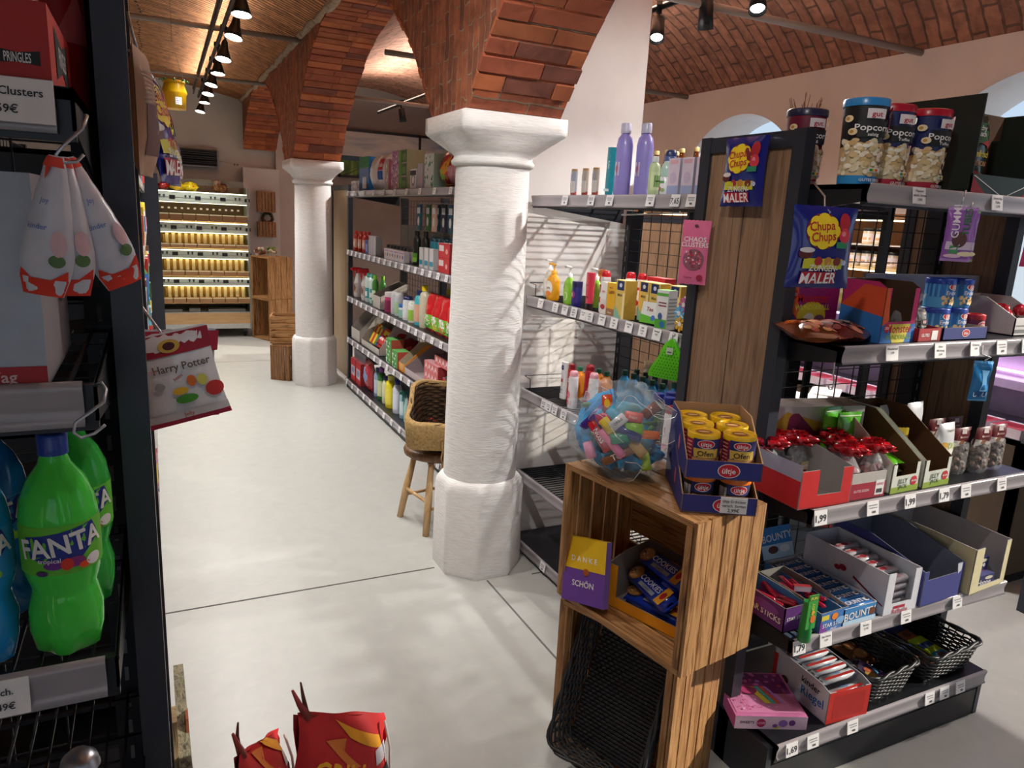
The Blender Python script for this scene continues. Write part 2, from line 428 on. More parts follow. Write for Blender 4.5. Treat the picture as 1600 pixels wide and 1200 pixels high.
def soffit_bricks(m, pts, far):
    # walk along the curve in courses of one brick
    L = [0]
    for i in range(1, len(pts)): L.append(L[-1]+math.hypot(pts[i][0]-pts[i-1][0], pts[i][1]-pts[i-1][1]))
    def at_(s_):
        for i in range(1, len(L)):
            if s_ <= L[i] or i == len(L)-1:
                f = (s_-L[i-1])/(L[i]-L[i-1]); y = pts[i-1][0]+f*(pts[i][0]-pts[i-1][0]); z = pts[i-1][1]+f*(pts[i][1]-pts[i-1][1])
                dy, dz = pts[i][0]-pts[i-1][0], pts[i][1]-pts[i-1][1]; q = math.hypot(dy, dz); return y, z, dy/q, dz/q
    s_ = .004; row_ = 0
    while s_ < L[-1]-.07:
        h = rnd.uniform(.062, .070); y, z, ty, tz = at_(s_+h/2); ny, nz = tz, -ty
        if nz > 0: ny, nz = -ny, -nz
        x = AX0-rnd.uniform(.0, .010); xe = AX1+rnd.uniform(-.004, .012); first = True
        while x < xe-.03:
            w_ = rnd.choice([.12, .26, .25]) if first and row_ % 2 else rnd.uniform(.2, .27); first = False
            x2 = min(xe, x+w_); 
            if xe-x2 < .05: x2 = xe
            d = rnd.uniform(.003, .010); e = rnd.uniform(-.002, .002); vs = []
            for xx in (x, x2-.006):
                for (k, r) in ((-h/2, -.01), (h/2, -.01), (h/2-.004, d), (-h/2+.004, d+e)):
                    vs.append((xx, y+ty*k+ny*r, z+tz*k+nz*r))
            m.add(vs, [(0, 1, 2, 3), (7, 6, 5, 4), (0, 4, 5, 1), (1, 5, 6, 2), (2, 6, 7, 3), (3, 7, 4, 0)], brk[rnd.choice([0, 0, 1, 1, 1, 2, 3, 3] if not far else [0, 0, 0, 1, 1, 3, 3, 2])]); m.uv += [(0, 0)]*8
            x = x2
        s_ += h+rnd.uniform(.005, .009); row_ += 1
for k_, (a, b) in enumerate(spans):
    pts = [p for p in arch_curve(a, a+3.47) if p[0] < 10.32] if b > 10.2 else arch_curve(a, b)
    soffit_bricks(m, pts, k_ > 0)
for yc in (C1, C2):
    for x in (AX0, AX1): uvquad([(x, yc-SP, 1.995), (x, yc+SP, 1.995), (x, yc+SP, ZT), (x, yc-SP, ZT)], [(2, yc-SP), (2, yc+SP), (ZT, yc+SP), (ZT, yc-SP)], brick_side)
    uvquad([(AX0, yc-SP, 1.998), (AX1, yc-SP, 1.998), (AX1, yc+SP, 1.998), (AX0, yc+SP, 1.998)], [(0, 0), (.4, 0), (.4, .4), (0, .4)], brick_arch)
o = struct('wall_arcade', m)
# crumbly mortar bead where the vault meets the arcade
m = MB(); mort = noisy('lime_mortar', ['#8a735c', '#b7a58e', '#a3917c'], (1, 1, 1), 20, 8, .9, 1.0, .02)
pts = []; rr = []
for i in range(90):
    y = -2.4+i*.142; pts.append((AX0-.006+rnd.uniform(-.008, .008), y, 2.865+rnd.uniform(-.012, .012))); rr.append(rnd.uniform(.02, .036))
m.path(pts, rr, mort, 7); struct('trim_3', m)

# vaults
def vault(name, x0, z0, x1, z1, crown, mat, arc=.0, n=26, ny=60):
    m = MB(); m.uv = []
    g = []
    for j in range(ny+1):
        y = YN-.1 + (YB+.4-YN)*j/ny
        for i in range(n+1):
            t = i/n; x = x0+(x1-x0)*t
            z = z0+(z1-z0)*t + crown*(1-(2*t-1)**2)
            u = x*1.03; v = y + arc*S(PI*t)
            g.append(((x, y, z), (u, v)))
    vs = [p for p, _ in g]; m.uv = [q for _, q in g]
    fs = [(j*(n+1)+i, j*(n+1)+i+1, (j+1)*(n+1)+i+1, (j+1)*(n+1)+i) for j in range(ny) for i in range(n)]
    m.add(vs, fs, mat, True)
    return struct(name, m)
vault('ceiling', XL-.05, 2.86, AX0, 2.87, .20, brick_left, .6)
vault('ceiling_right', AX1, 2.87, XR+.02, 2.66, .42, brick_right, .25)
m = MB(); m.bx(XL-.4, XR+.5, YN-.4, YB+.4, 3.62, 3.75, ('#6b6a68', 'd')); struct('ceiling_slab', m)

# white wall stub behind the front column
m = MB(); m.bx(AX1-.03, 2.15, 3.06, 3.34, 0, 3.2, wall_white); struct('wall_pier', m)

# whitewashed columns
def sq(a, t): return (1-t) + t/max(abs(Cc(a)), abs(S(a)))
def column(y, label):
    t = thing('whitewashed_column', label, 'column', (CX, y, 0), 0)
    m = MB(); n = 48
    def oct_(a): return Cc(PI/8)/Cc((a+PI/8) % (PI/4) - PI/8)
    m.lathe([(.203, 0), (.208, .02), (.206, .2), (.204, .40), (.198, .425), (.182, .445), (.16, .455)], plaster, 64, f=lambda a, z: oct_(a) if z < .43 else (oct_(a)+1)/2)
    m.build('plinth', t)
    m = MB(); pr = []
    for i in range(40):
        z = .44+1.40*i/39; pr.append((.168-.012*i/39, z))
    m.lathe(pr, plaster, 56, f=lambda a, z: 1+.008*noise.noise(Vector((Cc(a)*2, S(a)*2, z*9)))); m.build('shaft', t)
    m = MB()
    prof = [(.156, 1.80, 0), (.172, 1.805, 0), (.176, 1.82, 0), (.165, 1.832, .05), (.164, 1.842, .1), (.178, 1.858, .25), (.196, 1.885, .55), (.2, 1.90, .8), (.218, 1.925, 1), (.224, 1.935, 1), (.224, 1.995, 1), (.20, 1.998, 1)]
    vs = []; n = 64
    for r, z, q in prof:
        for j in range(n):
            a = 2*PI*j/n+.0001; k = sq(a, q); e = 1+.01*noise.noise(Vector((Cc(a)*3, S(a)*3, z*14)))
            vs.append((r*k*e*Cc(a), r*k*e*S(a), z))
    fs = [(i*n+j, i*n+(j+1) % n, (i+1)*n+(j+1) % n, (i+1)*n+j) for i in range(len(prof)-1) for j in range(n)] + [tuple(range((len(prof)-1)*n, len(prof)*n))]
    m.add(vs, fs, plaster, True); o = m.build('capital', t)
    return t
column(C1, 'white column in the foreground, nearest to the camera, beside the wooden crates')
column(C2, 'more distant white column at the far end of the household shelf')
column(-.95, 'white column behind the camera carrying the near arch')

# tie rods
for i, (x0, x1, y, z) in enumerate([(-2.3, 1.12, 4.05, 2.84), (-2.3, 1.12, 6.15, 2.84), (-2.3, 1.12, 8.2, 2.79), (1.5, 4.12, 3.10, 2.66), (1.5, 4.12, 5.22, 2.66), (1.5, 4.12, 7.38, 2.65)]):
    m = MB(); m.path([(x0, y, z), (x1, y, z)], .019, ('#8d837c', 's'), 12)
    ww = ['over the left aisle above the camera', 'over the left aisle, crossing the lamp track in front', 'over the left aisle, farthest back', 'crossing the right vault nearest to the camera', 'in the right vault, second from the camera', 'in the right vault, farthest back'][i]
    solo('tie_rod', m, 'grey iron tie rod ' + ww, 'tie rod', group='tie rods under the vaults')

# lamp tracks and lamps
blk = ('#15161a', 'k')
def track(pts, label, truss, added_up=40):
    m = MB(); a, b = Vector(pts[0]), Vector(pts[1]); d = (b-a).normalized()
    m.path([a, b], .014, blk, 6)
    if truss:
        m.path([a+Vector((-.05, 0, .03)), b+Vector((-.05, 0, .03))], .008, ('#5a514a', 's'), 5)
        m.path([a+Vector((-.05, 0, .09)), b+Vector((-.05, 0, .09))], .008, ('#5a514a', 's'), 5)
        n = int((b-a).length/.09)
        zz = [a+(b-a)*i/n+Vector((-.05, 0, .03+.06*(i % 2))) for i in range(n+1)]
        m.path(zz, .005, ('#5a514a', 's'), 4)
    t = thing('lamp_track', label, 'lamp track'); m.build('rail', t)
    # strip and area light added to brighten the vault; the track itself has none
    g = MB(); g.bx(-.005, .005, a.y, b.y, 0, .004, ('#fff2e0', 'e1')); g.v = [v+Vector((a.x+(b.x-a.x)*(v.y-a.y)/(b.y-a.y), 0, a.z+.016)) for v in g.v]; g.build('added_uplight_strip', t)
    l = bpy.data.lights.new('added_uplight', 'AREA'); l.shape = 'RECTANGLE'; l.size = .03; l.size_y = (b.y-a.y); l.energy = added_up; l.color = (1, .95, .88)
    lo = bpy.data.objects.new('added_uplight', l); COL.objects.link(lo); lo.parent = t; lo.location = ((a.x+b.x)/2+.03, (a.y+b.y)/2, a.z+.12); lo.rotation_euler = (PI, 0, 0)
def lamp(loc, aim, label, group, energy=60, col=(1, .98, .945), kind='bell', cone=110, proto=[None, None], soft=.03):
    k = 0 if kind == 'bell' else 1
    d = Vector(aim).normalized()
    rot = d.to_track_quat('-Z', 'Y').to_euler()
    if proto[k] is None:
        t = thing('track_spotlight', label, 'spotlight', loc, group=group); t.rotation_euler = rot
        m = MB()
        if kind == 'bell': m.lathe([(.012, .085), (.02, .07), (.026, .03), (.045, -.03), (.054, -.05), (.051, -.05)], blk, 24, cap=False); m.lathe([(.051, -.05), (.043, -.03), (.026, .0)], ('#e8e4dc', 'g'), 24, cap=False)
        else: m.lathe([(.012, .09), (.034, .085), (.036, .0), (.04, -.05), (.036, -.05), (.032, -.02), (0, -.01)], blk, 24, cap=False)
        m.build('housing', t)
        m = MB(); m.lathe([(.0, -.036), (.041 if k == 0 else .031, -.034), (.001, -.033)], ('#fff8ee', 'e18'), 20, cap=False); m.build('lens', t)
        m = MB(); m.path([(0, 0, .075), (0, .0, .13), (0, .02, .15)], .008, blk, 8); m.box(.03, .06, .03, blk, 0, .02, .14); m.build('bracket', t)
        proto[k] = t
    else:
        t = dup(proto[k], loc, None, label, group); t.rotation_euler = rot
    l = bpy.data.lights.new('lamp_light', 'SPOT'); l.energy = energy; l.color = col; l.spot_size = R(cone); l.spot_blend = .7; l.shadow_soft_size = soft
    lo = bpy.data.objects.new('lamp_light', l); COL.objects.link(lo); lo.parent = t; lo.location = (0, 0, -.056)
    return t
track([(.43, 0, 2.74), (.56, 9.5, 2.76)], 'black lamp track on a lattice girder running along the left aisle', True, 30)
GA = 'spotlights on the track over the left aisle'
EL = 36
AL = [(.41, .6), (.42, 1.7), (.44, 2.7), (.455, 3.6), (.48, 4.32), (.505, 4.92), (.51, 5.69), (.52, 6.32), (.523, 6.96), (.533, 7.55), (.54, 8.2), (.555, 9.05)]
for i, (x, y) in enumerate(AL):
    aim = [(.5, .25, -1), (.88, 1.22, -1.45), (-.15, -.2, -1), (.1, .1, -1)][i] if i < 4 else [(-.14, -.20, -1), (-.05, -.12, -1), (-.2, -.16, -1)][i % 3]
    j = i-4
    en = 34 if i == 1 else (22 if i in (0, 2) else EL); sf = .012 if i == 1 else .03
    lb = ('black bell spotlight over the left aisle, ' + ORD[j] + ' of the visible row counted from the camera') if j >= 0 else 'black bell spotlight out of view, ' + ORD[i] + ' on the near end of the aisle track'
    lamp((x, y, 2.6), aim, lb, GA, en, soft=sf, cone=70 if i == 1 else 110)
track([(2.53, .2, 2.74), (2.51, 9.0, 2.74)], 'black lamp track in the right vault', False, 120)
GB = 'spotlights on the track in the right vault'
for i, (x, y, aim) in enumerate([(2.55, .9, (.2, .1, -1)), (2.5, 1.85, (-.62, 1.2, -1.6)), (2.5, 2.75, (-.35, -.5, -1)), (2.5, 3.1, (.25, .2, -1)), (2.47, 3.45, (-.4, -.55, -1)), (2.5, 4.9, (.2, .1, -1)), (2.5, 6.4, (-.5, .1, -1)), (2.5, 8.0, (.2, .1, -1))]):
    lb = {2: 'lit spotlight cut by the top edge of the picture, in the right vault', 3: 'black spotlight turned away, hanging middle of the right track', 4: 'bright spotlight nearest the white wall stub on the right track'}.get(i, 'black spotlight of the right track out of view, ' + ORD[i])
    lamp((x, y, 2.6), aim, lb, GB, 46 if i == 1 else 44, kind='can', cone=60 if i == 1 else 115, soft=.0015 if i == 1 else .03)
# ================================================================== shelving
steel = ('#1f2026', 'k'); steel2 = ('#353841', 'k')
rail_m = glassy('#a29ca0', 1, .16, 0, 0, 20, 'grey_plastic_rail')
label_m = ('#ebe9ea', 'p'); ink = ('#2b2a2e', 'p')
woodp = noisy('oak_decor_board', ['#6d5340', '#86684f', '#9a7b60', '#7b5f49'], (9, 9, .55), 6, 9, .55, .15, .004, 1.2, 0, .3, .7)
def price_label(t, x, y, z, tx, parent, w=.046):
    if tx.startswith('#'): w = .082; tx = tx[1:]
    m = MB(); m.at((x, y, z), rx=R(-9))
    m.bx(-w/2, w/2, -.0022, 0, -.040, 0, label_m)
    F = Ff(-.0022)
    if tx and len(tx) <= 4 and tx[0].isdigit(): m.dec(F, [('t', tx, 0, -.021, .026, ink)])
    elif tx:
        ls = tx.split('|')
        m.dec(F, [('t', s_, 0, -(.0125 if w > .06 else .009)-(.016 if w > .06 else .0105)*i, .0105 if w > .06 else .0082, ink) for i, s_ in enumerate(ls)])
    else:
        m.dec(F, [('r', -w*.36, -.013, w*.34, -.010, ('#8a888c', 'p')), ('r', -w*.3, -.020, w*.36, -.0175, ('#8a888c', 'p')), ('r', -w*.06, -.033, w*.2, -.027, ('#55535a', 'p'))])
    return m.build('price_label', parent)
def gondola(label, loc, rz, L, shelves, H=1.86, ends=(True, True), wood=(True, True), base=.1, grid=(0.12, 1.8), uprights=(0, 1), endy=(-.24, .16), slots=True, group=None, gridcell=.05):
    t = thing('shelving_unit', label, 'shelving', loc, rz, group)
    for k, x in enumerate((0, L)):
        if not ends[k]: continue
        m = MB(); a, b = endy; wv = .036
        x0, x1 = (x-wv, x) if k else (x, x+wv)
        m.bx(x0, x1, a, a+.042, 0, H, steel2); m.bx(x0, x1, b-.042, b, 0, H, steel2)
        m.bx(x0+.002, x1-.002, a+.042, b-.042, H-.045, H-.002, steel2); m.bx(x0+.002, x1-.002, a+.042, b-.042, .05, .1, steel2)
        o = m.build('end_frame', t)
        if wood[k]:
            w_ = MB(); w_.bx(x0+.010, x1-.010, a+.042, b-.042, .1, H-.045, woodp)
            w_.bx(x0+.009, x1-.009, (a+b)/2-.001, (a+b)/2+.001, .1, H-.045, ('#3f3026', 'd')); w_.build('wood_board', o)
    n = max(1, round(L/1.0)) if uprights else 0
    if uprights:
        for i in range(n+1):
            x = .06+(L-.12)*i/n
            m = MB(); m.bx(x-.02, x+.02, -.015, .045, .02, H-.04, steel)
            if slots:
                for j in range(int((H-.2)/.05)): m.bx(x-.003, x+.003, -.0165, -.0145, .12+j*.05, .145+j*.05, ('#77747a', 'd'))
            m.build('upright', t)
    if grid:
        m = MB(); z0, z1 = grid
        k = int(L/.074)
        for i in range(1, k): m.bx(i*L/k-.0014, i*L/k+.0014, -.0015, .0015, z0, z1, steel)
        k = int((z1-z0)/gridcell)
        for i in range(k+1): m.bx(.02, L-.02, -.0045, -.0017, z0+i*(z1-z0)/k-.0014, z0+i*(z1-z0)/k+.0014, steel)
        m.build('wire_grid_back', t)
    for sh in shelves:
        z, d = sh['z'], sh['d']; x0, x1 = sh.get('x', (.02, L-.02)); st = sh.get('style', 'plate')
        m = MB()
        if st == 'plate':
            m.bx(x0, x1, -d, -.02, z-.012, z, steel)
        else:
            nb = int((x1-x0)/.025)
            for i in range(nb+1): m.bx(x0+(x1-x0)*i/nb-.0017, x0+(x1-x0)*i/nb+.0017, -d, -.02, z-.0045, z, steel)
            for yy in (-d+.005, -d*.66, -d*.33, -.03): m.bx(x0, x1, yy-.003, yy+.003, z-.012, z-.004, steel)
        hh = sh.get('h', .05)
        m.bx(x0, x1, -d, -d+.012, z-hh, z-.001, steel)
        for x in (x0, x1-.003): # side brackets taper to the back
            m.add([(x, -d, z), (x, -.02, z), (x, -.02, z-.10), (x, -d, z-hh+.01), (x+.003, -d, z), (x+.003, -.02, z), (x+.003, -.02, z-.10), (x+.003, -d, z-hh+.01)],
                  [(0, 1, 2, 3), (7, 6, 5, 4), (0, 4, 5, 1), (1, 5, 6, 2), (2, 6, 7, 3), (3, 7, 4, 0)], steel)
        o = m.build('shelf', t)
        if sh.get('rail', True):
            m = MB(); r0, r1 = sh.get('railx', (x0, x1)); pr = [(-d-.001, z+.004), (-d-.008, z+.003), (-d-.010, z-.002), (-d-.007, z-.012), (-d-.0045, z-.025), (-d-.0055, z-.036), (-d-.010, z-.043), (-d-.004, z-.044)]
            m.add([(x, y, q) for x in (r0, r1) for y, q in pr], [(i, i+1, i+9, i+8) for i in range(7)], rail_m, True)
            m.build('price_rail', o)
            for x, tx in sh.get('labels', ()):
                price_label(t, x, -d-.009, z+.002, tx, o)
    if base:
        m = MB(); d = shelves[-1]['d']; z = shelves[-1]['z']
        m.bx(.01, L-.01, -d+.03, .0, .02, z-.05, steel); m.bx(.0, .02, -d+.01, .04, 0, z-.012, steel2); m.bx(L-.02, L, -d+.01, .04, 0, z-.012, steel2)
        m.bx(.02, L-.02, -d+.012, -d+.03, .0, .10 if z > .12 else z-.055, steel); m.build('base', t)
    return t

def hookm(pts, r=.0022): m = MB(); m.path(pts, r, ('#c9c9cc', 'm'), 6); return m
# --- the sweets and snack unit on the right
gondola('black sweets and snack shelving unit on the right with oak end panel', (1.5, 1.66, 0), 0, 1.0, [
    dict(z=1.722, d=.41, x=(.038, 1.9), railx=(.038, 1.9), labels=[(.213, 'Popcorn|versch. Sorten|2,99€'), (.53, 'Gratinchips|Pfeffer|2,79€')]),
    dict(z=1.326, d=.41, x=(.038, 1.9), railx=(.038, 1.9), labels=[(.211, 'Wunderball|1,99'), (.405, 'Nuss|Mischung|2,49'), (.559, 'Erdnüsse|1,99'), (.68, ''), (.801, '5,9')]),
    dict(z=.892, d=.41, labels=[(.04, '1,99'), (.24, ''), (.395, '1,99'), (.545, '1,79'), (.647, ''), (.823, '')]),
    dict(z=.512, d=.41, style='wire', labels=[(.035, '1,79'), (.137, 'Star-Sticks|1,29'), (.299, 'Bounty|2,19€'), (.475, ''), (.718, '')]),
    dict(z=.178, d=.41, x=(.02, .98), h=.06, labels=[(.069, '1,69'), (.153, ''), (.319, ''), (.676, ''), (.75, ''), (.833, '')])], grid=(.2, 1.72))
# bay to the right of the frame shares the two top shelves
m = MB(); m.bx(0, .036, 0, .042, 0, 1.8, steel2); m.bx(0, .036, .30, .342, 0, 1.8, steel2); m.bx(.01, .026, .042, .30, .1, 1.75, woodp)
solo('end_frame', m, 'dark end frame with oak board right of the sweets unit, outside the picture', 'shelf frame', (3.40, 1.30, 0))

# --- toiletries unit right behind the oak end panel
yy = lambda l: [round(3.04-a, 3) for a in l]
n1 = yy([2.708, 2.503, 2.372, 2.117, 1.981, 1.90]); n2 = yy([2.866, 2.731, 2.648, 2.574, 2.498, 2.449, 2.36, 2.276, 2.179, 2.093, 2.011, 1.92])
gondola('black toiletries shelving unit between the front column and the oak end panel', (2.08, 3.045, 0), R(-90), 1.19, [
    dict(z=1.700, d=.515, style='wire', labels=[(n1[0], ''), (n1[1], ''), (n1[2], ''), (n1[3], ''), (n1[4], '7,65'), (n1[5], '')]),
    dict(z=1.250, d=.515, style='wire', labels=[(a, 'Seife|Creme|1,99' if i % 2 else 'Duschgel|0,95') for i, a in enumerate(n2)]),
    dict(z=.805, d=.515, style='wire', labels=[(.26, ''), (.307, ''), (.36, ''), (.44, '')]),
    dict(z=.395, d=.515, style='wire'),
    dict(z=.062, d=.53, h=.02, labels=[(.37, '')])], H=1.70, ends=(False, False), grid=(.08, 1.68), endy=(-.2, .2))
# wood board standing behind the toiletries
m = MB(); m.bx(0, .03, 0, 1.3, .02, 1.62, woodp); m.bx(-.004, .034, -.03, 0, 0, 1.66, steel2); m.bx(-.004, .034, 1.3, 1.33, 0, 1.66, steel2)
m.bx(-.003, .033, .0, 1.3, 1.62, 1.66, steel2)
solo('wood_panel', m, 'oak board in a black frame behind the toiletries wire grid', 'panel', (3.0, 3.35, 0), R(-4))

# --- long household unit along the aisle
lab = lambda n, a=.1, b=3.1: [(round(a+(b-a)*i/(n-1), 3), '') for i in range(n)]
gondola('long black household goods shelving unit between the two columns', (2.05, 6.56, 0), R(-90), 3.19, [
    dict(z=1.752, d=.495, labels=lab(12)), dict(z=1.252, d=.495, labels=lab(22)), dict(z=.845, d=.495, labels=lab(20)),
    dict(z=.472, d=.495, labels=lab(18)), dict(z=.088, d=.505, h=.04, labels=lab(16))], H=1.76, ends=(False, False), grid=(.1, 1.7), slots=False)
# --- end of the unit behind it
m = MB(); m.bx(0, .04, 0, .045, 0, 1.815, steel2); m.bx(0, .04, .66, .705, 0, 1.815, steel2); m.bx(.0, .04, .045, .66, 1.77, 1.813, steel2)
t = solo('shelf_end_frame', m, 'black end frame with tan board behind the far white column', 'shelf frame', (1.585, 6.62, 0))
m = MB(); m.bx(.012, .028, .045, .66, .05, 1.77, noisy('tan_board', ['#a58f76', '#b7a188'], (1, 1, .3), 5, 5, .6, .05)); m.build('wood_board', t)

# --- drinks unit in the left foreground
gondola('black drinks and chips shelving unit in the left foreground, seen from its end', (-1.0, 1.24, 0), 0, .985, [
    dict(z=1.700, d=.39, x=(.02, .94), railx=(.02, .925), labels=[(.884, '#Chaos Clusters|2,59€')]),
    dict(z=1.410, d=.39, style='wire', x=(.02, .94), railx=(.02, .928)),
    dict(z=1.092, d=.39, style='wire', x=(.02, .94), railx=(.02, .928), labels=[(.815, '#Limo versch.|Sorten 1,49€')]),
    dict(z=.80, d=.39, style='wire', x=(.02, .95), rail=False), dict(z=.40, d=.39, x=(.02, .95))], H=2.05, ends=(False, True), wood=(False, True), endy=(-.19, .26), grid=(.1, 1.95), gridcell=.055)

# --- grocery unit along the left side of the aisle
t = gondola('black grocery shelving unit along the left side of the aisle', (-.5, 2.05, 0), R(90), 5.9, [
    dict(z=1.70, d=.455), dict(z=1.36, d=.455), dict(z=1.02, d=.455), dict(z=.68, d=.455), dict(z=.34, d=.455), dict(z=.1, d=.455, h=.03)], H=1.85, ends=(False, False), grid=(.1, 1.8), slots=False)
m = MB(); m.bx(-.5, .045, 0, .05, 0, 1.84, steel2); o = m.build('end_frame', None, (.035, 7.95, 0))
tag(o, 'tall dark end frame of the left aisle shelving beside the bread display', 'shelf frame')

# ================================================================== wooden crates
def cratewood(n, cols, sc): return noisy(n, cols, sc, 5, 9, .6, .35, .004, 1.4, 0, .3, .72)
WC = ['#6a4420', '#96683a', '#b88a58', '#845a30']
wz = cratewood('crate_pine_upright', WC, (14, 14, 1.0)); wx = cratewood('crate_pine_lengthwise', WC, (1.0, 14, 14))
WD = ['#573418', '#7c5230', '#93693f', '#64401f']
dz = cratewood('dark_crate_upright', WD, (14, 14, 1.0)); dx = cratewood('dark_crate_lengthwise', WD, (1.0, 14, 14))
def crate(label, loc, rz, W, D, H, mz=wz, mx=wx, ns=4, ntop=2, group=None, nback=3):
    """crate standing with its opening to the front (-y)"""
    t = thing('wooden_crate', label, 'crate', loc, rz, group); th = .010; g = .007
    rn = random.Random(int(W*1000+H*777))
    for nm, x0 in (('side_panel', -W/2), ('side_panel', W/2-th)):
        m = MB()
        for i in range(ns):
            a, b = D*i/ns+g/2, D*(i+1)/ns-g/2; e = rn.uniform(-.002, .002)
            m.bx(x0+e, x0+th+e, -D/2+a, -D/2+b, .001, H-.001, mz)
        m.build(nm, t)
    for nm, z0 in (('bottom_panel', 0), ('top_panel', H-.016)):
        m = MB()
        for i in range(ntop):
            a, b = D*i/ntop+g/2, D*(i+1)/ntop-g/2
            m.bx(-W/2+th+.002, W/2-th-.002, -D/2+a, -D/2+b, z0, z0+.016, mx)
        m.build(nm, t)
    m = MB()
    for i in range(nback):
        a, b = H*i/nback+.012, H*(i+1)/nback-.012
        m.bx(-W/2+th+.002, W/2-th-.002, D/2-.009, D/2, a+.01, b-.004, mx)
    m.build('back_panel', t)
    for x in (-W/2+th+.011, W/2-th-.011):
        for y in (-D/2+.013, D/2-.022):
            m = MB(); m.bx(x-.009, x+.009, y-.011, y+.011, .017, H-.017, mz); m.build('corner_batten', t)
    return t
def open_crate(label, loc, rz, W, D, H, mz=wz, mx=wx, nr=4, group=None):
    """crate the right way up, open at the top, horizontal slats all round"""
    t = thing('wooden_crate', label, 'crate', loc, rz, group); th = .012
    for nm, mk in (('front_panel', lambda m, a, b: m.bx(-W/2, W/2, -D/2, -D/2+th, a, b, mx)), ('back_panel', lambda m, a, b: m.bx(-W/2, W/2, D/2-th, D/2, a, b, mx)),
                   ('side_panel', lambda m, a, b: m.bx(-W/2, -W/2+th, -D/2+th, D/2-th, a, b, mx)), ('side_panel', lambda m, a, b: m.bx(W/2-th, W/2, -D/2+th, D/2-th, a, b, mx))):
        m = MB()
        for i in range(nr): mk(m, H*i/nr+.006, H*(i+1)/nr-.010)
        m.build(nm, t)
    m = MB(); nb = 5
    for i in range(nb): m.bx(-W/2+th+(W-2*th)*i/nb+.005, -W/2+th+(W-2*th)*(i+1)/nb-.005, -D/2+th, D/2-th, 0, .012, mx)
    for x in (-W/2+.024, W/2-.024):
        for y in (-D/2+.024, D/2-.024): m.bx(x-.011, x+.011, y-.011, y+.011, .012, H-.004, mz)
    m.build('bottom_panel', t)
    return t
def edge_place(pl, pr, D, z):
    """centre and turn from the front-left and front-right corners"""
    a = math.atan2(pr[1]-pl[1], pr[0]-pl[0]); W = math.hypot(pr[0]-pl[0], pr[1]-pl[1])
    cx, cy = (pl[0]+pr[0])/2 - S(a)*D/2, (pl[1]+pr[1])/2 + Cc(a)*D/2
    return (cx, cy, z), a, W
loc, a, W = edge_place((1.033, 1.684), (1.180, 1.312), .28, 0)
LOW_A = a; LOW_C = loc
crate('upright wooden crate on the floor in front, holding a black wicker tray', loc, a, W, .28, .506, ns=5, ntop=2, group='two stacked crates in front')
loc, a, W = edge_place((1.037, 1.715), (1.118, 1.232), .275, .507)
TOP_A = a; TOP_C = loc
crate('upper wooden crate on the front stack, with cookies inside and peanut tubs on top', loc, a, W, .275, .413, ns=5, ntop=3, group='two stacked crates in front', nback=3)
# crates near the bread display
crate('tall crate stack lower box standing on the floor beside the bread display', (1.285, 9.28, 0), R(-66), .40, .32, .50, group='crates at the back')
crate('tall crate stack upper box beside the bread display, ornaments on top', (1.285, 9.28, .502), R(-66), .40, .32, .50, group='crates at the back')
crate('dark upright crate on the floor touching the far column', (1.11, 7.06, 0), R(-128), .30, .20, .33, dz, dx, 4, 2, group='crates at the back')
open_crate('open wooden crate resting on the dark crate beside the far column', (1.17, 7.12, .332), R(-12), .40, .28, .27, group='crates at the back')
for z, h, lb in ((1.51, .26, 'slatted crate hung high on the white wall right of the bread display'), (1.20, .19, 'smaller slatted crate hung below the high one on the white wall')):
    open_crate(lb, (1.34, 9.958, z+h/2), 0, .22, h, .14, wz, wz, 3, 'crates hung on the wall').rotation_euler = (R(-90), 0, 0)
# ================================================================== woven baskets
def rrect(w, d, r, n):
    pts = []
    per = 2*(w+d)-8*r+2*PI*r
    seg = [(w-2*r), PI*r/2, (d-2*r), PI*r/2]*2
    for i in range(n):
        s_ = per*i/n; k = 0
        while s_ > seg[k]: s_ -= seg[k]; k += 1
        cxs = [(1, -1), (1, -1), (1, 1), (1, 1), (-1, 1), (-1, 1), (-1, -1), (-1, -1)][k]
        if k % 2 == 0:
            st = [(-w/2+r, -d/2), 0, (w/2, -d/2+r), 0, (w/2-r, d/2), 0, (-w/2, d/2-r), 0][k]; dr = [(1, 0), 0, (0, 1), 0, (-1, 0), 0, (0, -1)][k]
            nn = (dr[1], -dr[0]); pts.append((st[0]+dr[0]*s_, st[1]+dr[1]*s_, nn[0], nn[1]))
        else:
            a = -PI/2 + (k//2)*PI/2 + s_/r
            pts.append((cxs[0]*(w/2-r)+r*Cc(a), cxs[1]*(d/2-r)+r*S(a), Cc(a), S(a)))
    return pts
